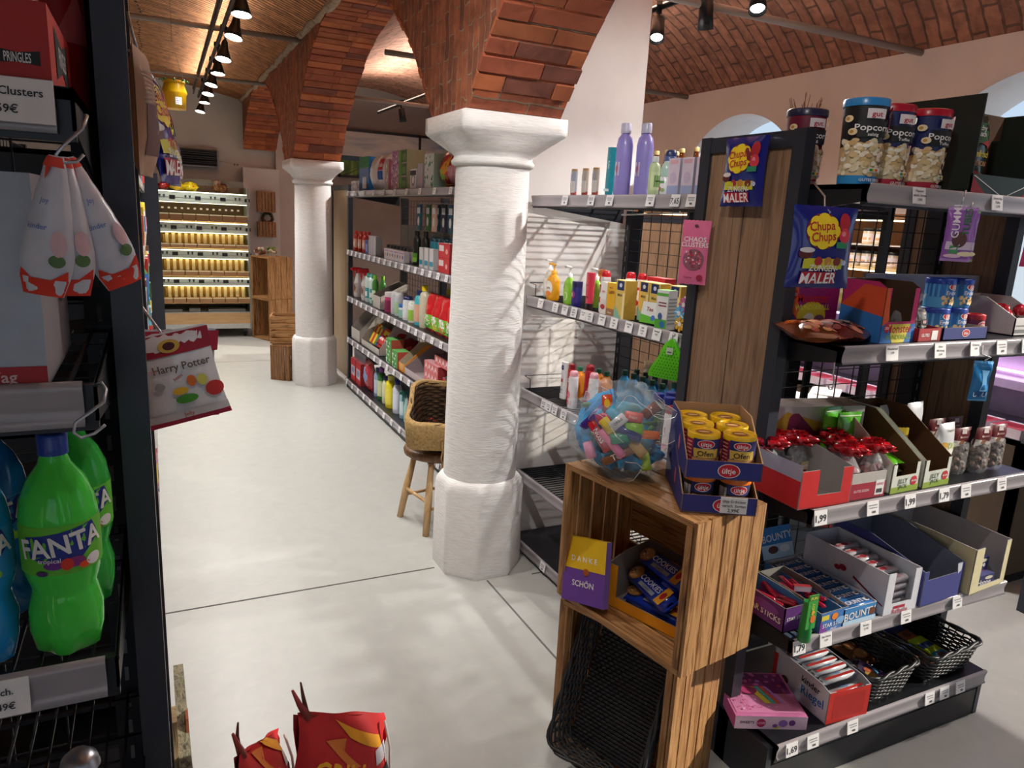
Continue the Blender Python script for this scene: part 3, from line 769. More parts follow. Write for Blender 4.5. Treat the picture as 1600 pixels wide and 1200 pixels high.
def basket(label, loc, rz, w, d, h, mat, taper=.86, rings=12, nst=44, r=.03, group=None, strand=.0042, cat='basket', parent_rot=None):
    t = thing('wicker_basket', label, cat, loc, rz, group)
    m = MB(); n = nst*2
    for k in range(rings):
        z = .008+(h-.016)*(k+.5)/rings; s_ = taper+(1-taper)*z/h
        base = rrect(w*s_, d*s_, r, n)
        m.path([(x+nx*(.0032 if ((i//2)+k) % 2 else -.0032), y+ny*(.0032 if ((i//2)+k) % 2 else -.0032), z+random.uniform(-.0008, .0008)) for i, (x, y, nx, ny) in enumerate(base)], (h/rings)*.40, mat, 5, True)
    m.build('woven_sides', t)
    m = MB()
    b0, b1 = rrect(w*taper, d*taper, r, nst), rrect(w, d, r, nst)
    for (x, y, _, _), (x2, y2, _, _) in zip(b0, b1): m.path([(x, y, .004), (x2, y2, h)], .0022, mat, 4)
    m.build('stakes', t)
    m = MB(); rr = rrect(w+.006, d+.006, r, 90)
    for ph in (0, PI):
        m.path([(x+nx*.005*Cc(i*.55+ph), y+ny*.005*Cc(i*.55+ph), h+.004+.004*S(i*.55+ph)) for i, (x, y, nx, ny) in enumerate(rr)], .0052, mat, 5, True)
    m.build('rim', t)
    m = MB(); W, D = w*taper, d*taper
    m.bx(-W/2+.004, W/2-.004, -D/2+.004, D/2-.004, .0, .003, mat)
    k = int(D/.011)
    for i in range(k):
        y = -D/2+.008+(D-.016)*i/(k-1); nn = 26
        m.path([(-W/2+.006+(W-.012)*j/nn, y, .006+(.0022 if (j+i) % 2 else -.0012)) for j in range(nn+1)], .0046, mat, 4)
    m.build('base', t)
    return t
wick = ('#2a292b', 's')
bk1 = basket('left black wicker basket with loose snacks on the bottom shelf', (1.99+.02, 1.425, .180), R(4), .235, .33, .10, wick, group='black wicker baskets')
bk2 = basket('right black wicker basket with chocolate bars at the end of the bottom shelf', (2.315, 1.425, .180), R(2), .27, .33, .10, wick, group='black wicker baskets')
a = LOW_A
t = basket('black wicker tray leaning inside the lower wooden crate', (0, 0, 0), 0, .30, .43, .085, wick, .9, 9, 48, .04, group='black wicker baskets')
cx, cy, _ = LOW_C
nx, ny = S(a), -Cc(a)   # outward normal of the crate front
t.rotation_mode = 'XYZ'
t.matrix_world = Matrix.Translation((cx+nx*.055, cy+ny*.055, .245)) @ Matrix.Rotation(a, 4, 'Z') @ Matrix.Rotation(R(68), 4, 'X') @ Matrix.Rotation(R(0), 4, 'Z')
# wicker basket with a burlap liner on a stool
wood_l = noisy('pale_turned_wood', ['#b48a58', '#c9a272', '#d9b78a'], (4, 4, 1), 7, 8, .55, .1, .003, .8)
seat_m = noisy('stool_seat_wood', ['#4d3420', '#6e4b2c', '#8a6037'], (2, 9, 2), 5, 8, .5, .1, .003, .9)
st = thing('wooden_stool', 'small wooden stool carrying the burlap-lined basket behind the front column', 'stool', (1.29, 3.42, 0), R(10))
m = MB(); m.lathe([(.155, .375), (.172, .385), (.176, .405), (.170, .418), (.158, .422)], seat_m, 40, f=lambda a, z: 1+.02*S(3*a)); m.build('seat', st)
for k in range(4):
    an = PI/4+k*PI/2; m = MB()
    m.path([(.20*Cc(an), .20*S(an), 0), (.165*Cc(an), .165*S(an), .18), (.12*Cc(an), .12*S(an), .378)], [.017, .02, .014], wood_l, 12); m.build('leg', st)
for k in range(4):
    an = PI/4+k*PI/2; b = an+PI/2; z = .13+.04*(k % 2); q = .175
    m = MB(); m.path([(q*Cc(an), q*S(an), z), (q*Cc(b), q*S(b), z)], .009, wood_l, 8); m.build('rung', st)
rope = noisy('brown_willow', ['#2c1c10', '#4a3120', '#5d3f29'], (1, 1, 1), 20, 6, .7, .3)
burl = noisy('burlap_cloth', ['#8f7146', '#a98a58', '#b99a68'], (1, 1, 1), 90, 4, .95, .15, .002)
bs = basket('brown willow basket with burlap liner, tilted on the wooden stool', (0, 0, 0), 0, .34, .28, .24, rope, .62, 16, 30, .06)
bs.matrix_world = Matrix.Translation((1.30, 3.41, .452)) @ Matrix.Rotation(R(65), 4, 'Z') @ Matrix.Rotation(R(-24), 4, 'Y')
m = MB(); n = 72; ro = rrect(.358, .298, .06, n); ri = rrect(.31, .25, .05, n); rb = rrect(.362, .302, .06, n); rw = rrect(.22, .18, .04, n)
vs = []
for ring, z, amp in ((rb, .10, .006), (ro, .17, .004), (ro, .246, .003), (ri, .256, .003), (ri, .20, .004), (rw, .05, .002)):
    vs += [(x+nx*(.013+amp*S(i*.35+z*9)), y+ny*(.013+amp*S(i*.35+z*9)), z+amp*S(i*.26)) for i, (x, y, nx, ny) in enumerate(ring)]
m.add(vs, [(k*n+i, k*n+(i+1) % n, (k+1)*n+(i+1) % n, (k+1)*n+i) for k in range(5) for i in range(n)], burl, True); m.build('burlap_liner', bs)
m = MB(); m.path([(-.165, -.02, .17), (-.185, -.03, .18), (-.19, -.01, .16), (-.175, 0, .15), (-.165, -.02, .165)], .009, burl, 6, True)
m.build('burlap_bow', bs)
m = MB(); m.path([(-.18, -.02, .16), (-.205, -.03, .11), (-.20, -.02, .06), (-.205, -.03, .02)], [.008, .006, .005, .003], burl, 6); m.build('burlap_tie', bs)
# ================================================================== product builders (front faces -y, base at z 0)
def offs(P0, items, flip=False): return items
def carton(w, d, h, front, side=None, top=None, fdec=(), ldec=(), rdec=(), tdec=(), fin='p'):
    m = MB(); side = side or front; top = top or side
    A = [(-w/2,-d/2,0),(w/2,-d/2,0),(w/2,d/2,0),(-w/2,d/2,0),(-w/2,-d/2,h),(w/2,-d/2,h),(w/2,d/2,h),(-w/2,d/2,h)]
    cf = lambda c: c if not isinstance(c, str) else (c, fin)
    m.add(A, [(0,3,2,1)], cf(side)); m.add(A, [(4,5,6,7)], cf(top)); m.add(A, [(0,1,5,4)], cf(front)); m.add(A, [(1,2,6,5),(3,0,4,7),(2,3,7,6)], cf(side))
    if fdec: m.dec(Ff(-d/2), fdec)
    if ldec: m.dec(Fl(-w/2), ldec)
    if rdec: m.dec(Fr(w/2), rdec)
    if tdec: m.dec(Ft(h), tdec)
    return m
def tray(w, d, hf, hb, out, ins, fdec=(), ldec=(), rdec=(), notch=None, cut=.5, th=.003, bot=True, bdec=()):
    """open display box: low front (hf), tall back (hb), sides sloping over the front part"""
    m = MB(); o = out if not isinstance(out, str) else (out, 'p'); i = ins if not isinstance(ins, str) else (ins, 'p')
    if bot: m.bx(-w/2, w/2, -d/2, d/2, 0, th, i)
    def wall(p, q, zp, zq, outer_n):
        (x0, y0), (x1, y1) = p, q; nx, ny = outer_n[0]*th, outer_n[1]*th
        a = [(x0, y0, 0), (x1, y1, 0), (x1, y1, zq), (x0, y0, zp)]; b = [(x-nx, y-ny, z) for x, y, z in a]
        m.add(a, [(0, 1, 2, 3)], o); m.add(b, [(3, 2, 1, 0)], i); m.add(a+b, [(3, 2, 6, 7), (0, 3, 7, 4), (1, 5, 6, 2)], i)
    yc = -d/2+d*cut
    if notch:   # front wall with a scoop between notch[0] and notch[1] at height notch[2]
        n0, n1, nz = notch
        wall((-w/2, -d/2), (n0, -d/2), hf, hf, (0, -1)); wall((n1, -d/2), (w/2, -d/2), hf, hf, (0, -1)); wall((n0, -d/2), (n1, -d/2), nz, nz, (0, -1))
    else: wall((-w/2, -d/2), (w/2, -d/2), hf, hf, (0, -1))
    wall((w/2, -d/2), (w/2, yc), hf, hb, (1, 0)); wall((w/2, yc), (w/2, d/2), hb, hb, (1, 0))
    wall((-w/2, yc), (-w/2, -d/2), hb, hf, (-1, 0)); wall((-w/2, d/2), (-w/2, yc), hb, hb, (-1, 0))
    wall((w/2, d/2), (-w/2, d/2), hb, hb, (0, 1))
    if fdec: m.dec(Ff(-d/2), fdec)
    if ldec: m.dec(Fl(-w/2), ldec)
    if rdec: m.dec(Fr(w/2), rdec)
    if bdec: m.dec(lambda u, v, o=0: (u, d/2-th-o, v), bdec)
    return m
def bagF(w, h, t, sd=0, pw=.5, crimp=.03, wr=.004, side=-1):
    ph = sd*1.7
    def F(u, v, o=0):
        a = min(1, abs(2*u/w)); b = min(1, max(0, v/h)); e = crimp
        bb = min(1, max(0, (b-e)/(1-2*e)))
        k = (max(0, 1-a**2.2)**pw)*(S(PI*bb)**.45 if 0 < bb < 1 else 0)
        wv = wr*(S(u*60+ph)*S(v*38+ph*2)+.6*S((u+v)*95+ph))*min(1, k*2+.15)
        return (u, side*(t/2*k + o) + wv*.5, v)
    F.curved = 2
    return F
def bag(w, h, t, col, fdec=(), sd=0, back=None, hole=False, crimpcol=None, nu=14, nv=16, wr=.004, pw=.5, fin='f', zig=True):
    m = MB(); cf = lambda c: c if not isinstance(c, str) else (c, fin)
    F = bagF(w, h, t, sd, pw, wr=wr); B = bagF(w, h, t, sd, pw, wr=wr, side=1)
    def edge(i, j, G, o): 
        u = -w/2+w*i; v = h*j
        x, y, z = G(u, v, o)
        sq_ = 1-.06*S(PI*j)*1
        return (x*sq_, y, z + (.0016*((int(i*nu)) % 2) if zig and j in (0, 1) else 0))
    m.grid(lambda i, j: edge(i, j, F, .0004), nu, nv, cf(col)); m.grid(lambda i, j: edge(1-i, j, B, .0004), nu, nv, cf(back or col))
    if crimpcol:
        m.dec(F, [('r', -w/2+.001, 0, w/2-.001, h*.05, crimpcol), ('r', -w/2+.001, h*.95, w/2-.001, h, crimpcol)])
    def G(u, v, o=0):
        x, y, z = F(u, v, o+.0010); return (x*(1-.06*S(PI*min(1, max(0, v/h)))), y, z)
    G.curved = 2
    m.dec(G, fdec)
    return m
def bottle_prof(h, r, kind):
    P_ = {'round': [(r*.9, 0), (r, .012), (r, h*.62), (r*.93, h*.70), (r*.6, h*.80), (r*.38, h*.86), (r*.36, h*.90)],
          'shampoo': [(r*.92, 0), (r, .01), (r, h*.70), (r*.85, h*.80), (r*.45, h*.86), (r*.42, h*.88)],
          'can': [(r*.96, 0), (r, .006), (r, h*.80), (r*.92, h*.85), (r*.86, h*.86)],
          'beer': [(r*.95, 0), (r, .008), (r, h*.52), (r*.9, h*.60), (r*.42, h*.78), (r*.36, h*.93)],
          'jar': [(r*.94, 0), (r, .005), (r, h*.74), (r*.9, h*.78)],
          'tube': [(r*.92, 0), (r*.95, .02), (r, .03), (r*1.0, h*.6), (r, h*.98)],
          'trig': [(r*.95, 0), (r, .01), (r*.98, h*.45), (r*.72, h*.58), (r*.5, h*.72), (r*.35, h*.78)]}
    return P_[kind]
def bottle(label, cat, h, r, body, cap, kind='shampoo', lab=None, dec=(), group=None, sy=.75, name='bottle', bodyfin='g', lz=(.15, .6), capfin='g', n=16, capr=None):
    t = thing(name, label, cat, group=group)
    m = MB(); pr = bottle_prof(h, r, kind); bm = body if not isinstance(body, str) else (body, bodyfin)
    if kind in ('can', 'beer', 'jar', 'round'): sy = 1
    m.lathe(pr, bm, n, sy=sy); m.build('body', t)
    cm = cap if not isinstance(cap, str) else (cap, capfin); m = MB(); zt = pr[-1][1]; rt = pr[-1][0]
    if kind == 'shampoo': m.lathe([(capr or r*.62, zt-.004), (capr or r*.62, h-.004), ((capr or r*.62)*.9, h)], cm, n, sy=sy if not capr else 1)
    elif kind == 'can': m.lathe([(r*.9, zt-.002), (r*.9, h*.93), (r*.7, h*.99), (r*.2, h)], cm, n)
    elif kind == 'beer': m.lathe([(r*.42, zt-.002), (r*.45, h-.006), (r*.38, h)], cm, n)
    elif kind == 'jar': m.lathe([(r*1.02, zt-.002), (r*1.02, h-.002), (r*.97, h)], cm, n)
    elif kind == 'tube': m.lathe([(r*.95, -.0), (r*.95, .025)], cm, n, sy=sy)
    elif kind == 'trig':
        m.lathe([(r*.36, zt-.004), (r*.36, zt+.02)], cm, 12); m.bx(-.012, .012, -.05, .03, zt+.018, zt+.048, cm); m.bx(-.006, .006, -.04, -.03, zt-.03, zt+.02, cm); m.bx(-.008, .008, -.062, -.05, zt+.025, zt+.042, cm)
    elif kind == 'pump': pass
    else: m.lathe([(rt*1.25, zt-.004), (rt*1.25, h-.003), (rt*1.1, h)], cm, n)
    m.build('cap', t)
    if lab:
        a, b = lz; R_ = r*1.012; F0 = Fc(R_)
        def F(u, v, o=0):
            x, y, z = F0(u, v, o); return (x, y*sy, z)
        F.curved = 1
        hw = r*1.25; m = MB(); m.grid(lambda i, j: F(-hw+2*hw*i, h*(a+(b-a)*j), .0), 10, 1, lab if not isinstance(lab, str) else (lab, 'p'))
        if dec: m.dec(F, dec)
        m.build('label_sticker', t)
    return t
def pump_bottle(label, h, r, body, cap, lab, dec=(), group=None, sy=.6):
    t = thing('pump_bottle', label, 'soap bottle', group=group)
    m = MB(); m.lathe([(r*.9, 0), (r, .01), (r*1.02, h*.35), (r*.95, h*.55), (r*.6, h*.66), (r*.3, h*.70)], (body, 'g'), 20, sy=sy); m.build('body', t)
    m = MB(); m.lathe([(r*.32, h*.69), (r*.34, h*.78), (r*.2, h*.79), (.004, h*.80), (.004, h*.92), (.010, h*.925), (.010, h*.96)], (cap, 'g'), 14); m.path([(0, 0, h*.95), (-.035, -.0, h*.965), (-.045, 0, h*.95)], .005, (cap, 'g'), 8); m.build('pump_head', t)
    m = MB(); F0 = Fc(r*1.03)
    def F(u, v, o=0):
        x, y, z = F0(u, v, o); return (x, y*sy, z)
    F.curved = 1
    m.dec(F, [('e', 0, h*.33, r*.75, r*.75, lab)]+list(dec)); m.build('label_sticker', t)
    return t
def lidcan(label, h, r, body, lid, dec, group=None, name='tin_tub', cat='tub', r2=None, rim=.006, n=32, liddec=()):
    """round tub standing on its base with a plastic lid; r2 top radius"""
    r2 = r2 or r
    t = thing(name, label, cat, group=group); hb = h-rim*1.6
    m = MB(); m.lathe([(r*.97, 0), (r, .003), (r2, hb)], body if not isinstance(body, str) else (body, 's'), n)
    F = Fc(r, r2=r2, h=hb); m.dec(F, dec); m.build('body', t)
    m = MB(); q = r2*1.05; m.lathe([(q, hb-rim), (q*1.01, h-.003), (q*.97, h), (q*.88, h-.001), (q*.86, h-.004)], (lid, 'g'), n)
    if liddec: m.dec(Ft(h-.004), liddec)
    m.build('lid', t)
    return t
def flowers(n, cols, w, h, sd=1, s=.01, u0=0, v0=0):
    rn = random.Random(sd); out = []
    for i in range(n): out.append(('e', u0+rn.uniform(-w/2, w/2), v0+rn.uniform(0, h), rn.uniform(.5, 1)*s, rn.uniform(.5, 1)*s, rn.choice(cols)))
    return out
def blob(m, r, c, mat, sd=0, amp=.25, nu=10, nv=7, sz=1):
    def f(i, j):
        a, b = 2*PI*i, PI*j-PI/2; d = Vector((Cc(a)*Cc(b), S(a)*Cc(b), S(b)))
        k = r*(1+amp*noise.noise(d*2.2+Vector((sd, sd*.7, 0))))
        return (c[0]+d.x*k, c[1]+d.y*k, c[2]+d.z*k*sz)
    m.grid(f, nu, nv, mat)
# ================================================================== goods on the sweets unit (right)
WH, BK = '#e9e7e6', '#17161a'
RED, DR, NAVY, BLUE, YEL, GRN = '#c01620', '#7d1424', '#16235f', '#1c49a8', '#f2c21a', '#3e8f2f'
Z1, Z2, Z3, Z4, Z5 = 1.7225, 1.3265, .8925, .5125, .1785
# ---- popcorn tubs
def popcorn_dec(dark, band, lidt, stripe, title, sub):
    rn = random.Random(len(title)+len(dark)); d = []
    d += [('r', -.09, 0, .09, .02, band), ('r', -.09, .02, .09, .085, '#c9b48e')]
    for i in range(150): d.append(('e', rn.uniform(-.075, .075), rn.uniform(.024, .092+.012*rn.random()), rn.uniform(.005, .0085), rn.uniform(.004, .007), rn.choice(['#e9dec4', '#dccba4', '#cfb584', '#efe8d6', '#e2d4b2', '#c9a870'])))
    if stripe:
        for i in range(6): d.append(('r', .022+.007*i, .065, .0255+.007*i, .105, '#b8203a')); 
    d += [('r', -.042, .108, .018, .145, BK), ('t', title, -.012, .130, .021, WH), ('t', sub, -.012, .114, .010, WH)]
    d += [('r', -.028, .150, .008, .172, '#e6dfe0'), ('t', 'gut', -.010, .160, .016, '#b3193a')]
    for i, (u, v) in enumerate([(.04, .165), (.05, .13), (-.06, .15), (-.05, .12), (.06, .15)]): d.append(('e', u, v, .009, .008, '#ead7ae')); d.append(('e', u-.002, v, .004, .004, '#c48f3f'))
    d += [('t', 'GUTES ESSEN', 0, .010, .009, WH), ('r', -.01, .028, .02, .038, WH), ('r', -.008, .030, -.001, .036, '#2f8a3e'), ('r', -.001, .030, .006, .036, '#e0b52a'), ('r', .006, .030, .012, .036, '#cc3a2e')]
    return d
def popcorn(label, dark, band, lid, stripe, loc, sub='Toffee', red=False, rz=0):
    d = popcorn_dec(dark, band, lid, stripe, 'Popcorn', sub)
    if red: d += [('r', .025, .13, .05, .185, '#a01238')] + [('r', .028, .178-.007*k, .047, .180-.007*k, '#e9c9d0') for k in range(6)]
    t = lidcan(label, .198, .043, dark, lid, d, name='popcorn_tub', cat='popcorn tub', r2=.0505, rim=.007, group='popcorn tubs on the top shelf')
    t.location = loc; t.rotation_euler[2] = rz; return t
popcorn('popcorn tub with blue lid and black print', '#1b1a1e', '#1e86c8', '#2f86c8', False, (1.575, 1.315, Z1), 'salzig', True, R(-8))
popcorn('popcorn tub with red lid, middle of the front row', '#18245e', '#a81232', '#b01c33', True, (1.690, 1.330, Z1), rz=R(4))
popcorn('popcorn tub with red lid, right end beside the tall green box', '#18245e', '#a81232', '#b01c33', True, (1.810, 1.315, Z1), red=True, rz=R(14))
popcorn('magenta and black popcorn tub half hidden at the left behind the end frame', '#6f1030', '#a81232', '#252a4a', False, (1.60, 1.52, Z1), 'süß')
# ---- tall dark green chips display box
gb = '#1c2a25'
t = thing('chips_display_box', 'tall dark green chips display box with red triangles on the top shelf', 'display box', (2.085, 1.45, Z1))
m = MB(); W, D, H = .29, .38, .25
m.bx(-W/2, W/2, -D/2, D/2, 0, .003, ('#4a3526', 'p'))
m.bx(-W/2, -W/2+.004, -D/2, D/2, 0, H, (gb, 's')); m.bx(W/2-.004, W/2, -D/2, D/2, 0, H-.02, (gb, 's')); m.bx(-W/2, W/2, D/2-.004, D/2, 0, H, (gb, 's'))
m.bx(-W/2, W/2, -D/2, -D/2+.004, 0, .052, (gb, 's'))
m.bx(-W/2+.0045, -W/2+.006, -D/2+.02, D/2-.01, .01, H-.01, ('#5a4231', 'p')); m.bx(-.02, W/2-.006, -D/2+.12, -D/2+.124, .01, H-.02, ('#5a4231', 'p'))
m.dec(Ff(-D/2), [('p', [(-W/2+.004, .0), (-W/2+.07, .0), (-W/2+.004, .045)], '#8c1f2b'), ('p', [(W/2-.07, .0), (W/2-.004, .0), (W/2-.004, .045)], '#8c1f2b'), ('p', [(-W/2+.004, .048), (-.02, .004), (-.014, .004), (-W/2+.012, .048)], '#cfcac8'), ('p', [(W/2-.004, .048), (.02, .004), (.014, .004), (W/2-.012, .048)], '#cfcac8')])
m.dec(Fl(-W/2), [('r', -.18, .01, .18, .012, '#0e1815')]); m.build('carton', t)
m = MB(); m.bx(.10, .105, -.186, -.04, .02, .16, (gb, 's')); m.dec(Ff(-.187), [('r', .085, .05, .112, .12, gb), ('t', 'PFE', .098, .07, .012, WH), ('r', .09, .098, .106, .118, '#b33040')]); m.build('divider', t)
m = bag(.115, .21, .07, '#1d2b22', [('r', -.045, .135, .035, .19, '#1f5a33'), ('t', 'crunchy', -.005, .176, .018, WH), ('t', 'frisch', 0, .160, .02, WH), ('p', [(-.05, .148), (-.005, .135), (-.05, .125)], '#a02030'), ('p', [(.045, .148), (.0, .135), (.045, .125)], '#a02030'),
    ('t', 'Ofenfrisch', -.002, .108, .024, '#e0c020'), ('t', 'PEPERONI', 0, .083, .018, '#c98a5a'), ('e', -.015, .052, .03, .012, '#b5482a'), ('e', .02, .045, .02, .012, '#c96a3a'), ('e', .0, .03, .035, .012, '#4f7a2c'), ('e', -.01, .022, .02, .008, '#c9a05a')], sd=2)
solo('chips_bag', m, 'dark green bag of pepper chips standing in the tall green display box', 'chips bag', (2.035, 1.345, Z1+.0035), R(-6))
m = bag(.11, .20, .06, '#241f1c', [('r', -.04, .03, .04, .15, '#3a2c22')], sd=5)
solo('chips_bag', m, 'black chips bag behind the green bag in the tall display box', 'chips bag', (2.12, 1.44, Z1+.0035), R(10))
m = MB()
for i in range(26):
    a = random.uniform(0, 6.28); r = random.uniform(.01, .05); x, y = random.uniform(-.035, .035), random.uniform(-.03, .03)
    m.path([(x*.3, y*.3, .06), (x, y, .15), (x+r*Cc(a), y+r*S(a), random.uniform(.2, .255))], [.0022, .0015, .0006], ('#7a5233', 'd'), 4)
m.lathe([(.035, 0), (.045, .07), (.04, .07), (.0, .06)], ('#6d4a35', 's'), 20, cap=False)
solo('dried_grass_pot', m, 'brown dried grass in a pot behind the blue lidded popcorn tub', 'dried plant', (1.66, 1.585, Z1))

# ---- hanging sweet bags
chupa = [('e', -.012, .128, .050, .040, '#7a1c2c')] + [('e', -.012+.030*Cc(k*PI/4), .128+.024*S(k*PI/4), .019, .016, '#f0d21e') for k in range(8)] + [('e', -.012, .128, .032, .024, '#f0d21e'),
    ('t', 'Chupa', -.018, .140, .028, '#b81a2a', .08), ('t', 'Chups', -.012, .117, .028, '#b81a2a', .08), ('e', .048, .148, .016, .022, '#b01a2c'), ('e', .050, .120, .017, .017, '#cf3348'), ('e', .046, .124, .007, .006, '#e88a94'),
    ('r', .028, .092, .060, .106, '#2c8a5e'), ('r', -.060, .045, .055, .068, '#c7c62a'), ('e', -.058, .078, .018, .012, '#5a1c20'), ('e', -.055, .086, .02, .006, '#d9d2d6'), ('e', -.02, .062, .012, .010, '#a8262a'), ('e', .008, .062, .011, .010, '#c98a3a'), ('e', .036, .062, .012, .010, '#7a2c22'),
    ('r', -.06, .012, .040, .038, '#b81a2a'), ('t', 'ZUNGEN-', .0, .047, .019, WH), ('t', 'MALER', -.008, .024, .034, '#f4f0f2', .03), ('e', .058, .06, .008, .006, '#8fa2d8'), ('t', '10', .058, .06, .016, WH)]
def hang(name, m, label, cat, loc, rz, hookpts, rx=0, group=None, hl='steel hook'):
    t = thing(name, label, cat, loc, rz, group, rx=rx); m.build('pouch', t)
    if hookpts:
        h = MB(); h.path(hookpts, .002, ('#b9b9bd', 'm'), 8); h.build('hook', t)
    return t
t = hang('sweets_bag', bag(.182, .182, .03, '#14207a', chupa, sd=1, wr=.002), 'blue lollipop bag hanging from the top shelf edge', 'sweets bag', (1.365, 1.205, 1.478), R(-6), [(0, .0, .160), (.004, -.008, .170), (-.004, .003, .182), (.006, .018, .205), (.0, .052, .236)])
t = hang('sweets_bag', bag(.165, .185, .026, '#14207a', chupa, sd=3, wr=.0025), 'blue lollipop bag hanging on the oak end panel', 'sweets bag', (1.476, 1.60, 1.662), R(-90), [(0, .0, .165), (.0, .016, .170)])
gum = [('r', -.03, .03, .032, .05, '#d8c7e0'), ('t', 'GUMMI', -.014, .10, .026, '#f0e4f4', PI/2), ('t', 'TUBES', .012, .10, .024, '#2e7a3a', PI/2), ('e', .0, .055, .018, .020, '#5a3b3a'), ('r', -.02, .02, .0, .04, '#4a9a60'), ('e', .02, .02, .02, .006, '#f0e6c0'), ('e', -.01, .014, .02, .005, '#f0c8e0')]
t = hang('sweets_bag', bag(.07, .135, .02, '#9a62b8', gum, sd=6, wr=.004, crimpcol='#b88ad0'), 'purple gummy bag hanging in front on the twin hooks', 'sweets bag', (1.857, 1.212, 1.548), R(-42), [(-.01, 0, .125), (-.004, 0, .16), (.0, .01, .178)])
t = hang('sweets_bag', bag(.07, .13, .02, '#8f5cb0', gum, sd=8, wr=.004, crimpcol='#7fb86a'), 'purple gummy bag hanging behind the front one, showing a green edge', 'sweets bag', (1.895, 1.225, 1.548), R(-25), [(0, 0, .125), (.006, 0, .14), (.012, .005, .15)])
t = hang('sweets_bag', bag(.10, .14, .02, '#d8487a', [('e', 0, .09, .03, .02, '#c01640')], sd=9), 'pink sweets bag hanging at the right edge of the picture', 'sweets bag', (2.245, 1.215, 1.538), R(-60), [(0, 0, .13), (.0, 0, .15), (.006, .01, .165)])
t = hang('sweets_bag', bag(.055, .115, .02, '#2c86c8', [('t', 'UHU', -.0, .02, .02, '#cfe6f6'), ('r', -.02, .012, .02, .03, '#1f5e98'), ('r', -.004, .03, .016, .09, '#68b0e4')], sd=11, wr=.012, crimpcol='#5aa8dd'), 'light blue sweets bag hanging below the second shelf on the right', 'sweets bag', (2.085, 1.222, 1.160), R(-25), [(0, 0, .11), (.0, -.004, .118), (.012, -.006, .127), (-.006, .008, .133), (-.006, .01, .158)])
m = MB(); m.path([(0, 0, .0), (.0, 0, -.03), (.008, 0, -.05), (.004, 0, -.07), (-.006, 0, -.068), (-.010, 0, -.058)], .0022, ('#b9b9bd', 'm'), 8)
solo('s_hook', m, 'empty steel hook at the left end of the second shelf', 'hook', (1.535, 1.262, 1.285))
pink = [('t', 'CHAOS', 0, .135, .021, WH), ('t', 'CLUSTERS', 0, .119, .019, WH), ('e', 0, .075, .034, .032, '#8e5a68')] + flowers(60, ['#c3303c', '#efc6d4', '#7c3a48', '#e86a88', '#a9485c'], .05, .05, 5, .004, 0, .05) + [('t', 'Yummy', -.012, .022, .008, '#7a1c3c'), ('e', .024, .022, .010, .009, '#a01e3c'), ('e', 0, .175, .006, .004, '#4a2030')]
t = hang('sweets_bag', bag(.085, .19, .012, '#e0709a', pink, sd=4, wr=.003, fin='g'), 'pink cluster candy pouch hanging on the frame left of the oak panel', 'sweets bag', (1.470, 1.765, 1.430), R(-52), [(0, 0, .178), (0, .01, .186)])

# ---- second shelf
def snack(cols, sd): return [('e', random.Random(sd+i).uniform(-.05, .05), random.Random(sd*3+i).uniform(.02, .13), .012, .010, cols[i % len(cols)]) for i in range(30)]
for i, (x, y, a, c, lb) in enumerate([(1.50, 1.345, -20, ['#e07a28', '#c9541c', '#f0a048'], 'orange fruit gum bag lying at the left front of the second shelf'), (1.60, 1.335, 8, ['#a03428', '#5c2420', '#c9605a'], 'red and brown gum bag lying in the middle of the loose pile'), (1.67, 1.345, 30, ['#7a3a30', '#b06a50', '#3a2020'], 'brown gum bag lying against the colourful boxes')]):
    t = solo('sweets_bag', bag(.13, .15, .05, ['#8a4a26', '#6a2422', '#5a302a'][i], snack(c, i+3), sd=i), lb, 'sweets bag', (x, y-.065, Z2+.018), R(a), 'loose gum bags on the second shelf', rx=R(-84))
mon = lambda s=1: [('t', 'Monster', .0, .078, .034*s, '#c3161e'), ('t', 'WUNDERBALL', .002, .055, .018*s, '#c9d04a'), ('e', -.05, .08, .012, .012, '#c9162a'), ('t', 'ZED', -.05, .08, .010, WH)]
t = thing('candy_box', 'large open rainbow gum ball box behind the loose bags', 'display box', (1.640, 1.50, Z2), R(0))
m = carton(.20, .10, .135, '#8a1a6a', '#a8246e', '#4a3030', [('r', -.1, 0, .1, .03, '#2460a8'), ('p', [(-.1, 0), (-.02, 0), (-.1, .08)], '#2f6ec0'), ('p', [(-.1, .135), (-.1, .08), (-.05, .04), (-.06, .135)], '#d8622a'), ('e', .0, .05, .055, .04, '#c7b22a')]+[('t', 'Monster', .0, .10, .036, '#c3161e'), ('t', 'WUNDERBALL', .0, .074, .020, '#d6d44a'), ('e', -.075, .11, .013, .013, '#c9162a'), ('t', 'ZED', -.075, .11, .011, WH), ('e', -.01, .045, .02, .013, '#d8cfc0'), ('e', .03, .04, .02, .013, '#6a4a5a')])
m.build('carton', t)
t = thing('candy_box', 'open rainbow gum ball box standing at the shelf edge with brown inside', 'display box', (1.775, 1.345, Z2), R(3))
m = tray(.145, .13, .145, .16, '#c2266a', '#4a3021', ldec=[('p', [(-.065, 0), (.065, 0), (.065, .07), (-.065, .09)], '#2f74bf'), ('p', [(-.065, .09), (.065, .07), (.065, .145), (.0, .15)], '#d8502a')], fdec=[('p', [(-.072, .0), (.072, .0), (.072, .05), (-.072, .05)], '#2f74bf'), ('p', [(-.072, .145), (-.06, .145), (-.045, .06), (-.072, .045)], '#e0622a'), ('p', [(-.045, .05), (.05, .05), (.03, .0), (-.02, .0)], '#e0cf4a'), ('t', 'Monster', .004, .038, .032, '#c3161e'), ('t', 'WUNDERBALL', .004, .015, .017, '#7a9a2a'), ('e', -.05, .04, .011, .011, '#c9162a'), ('t', 'ZED', -.05, .04, .009, WH)], notch=(-.05, .05, .056), cut=.2)
m.build('carton', t)
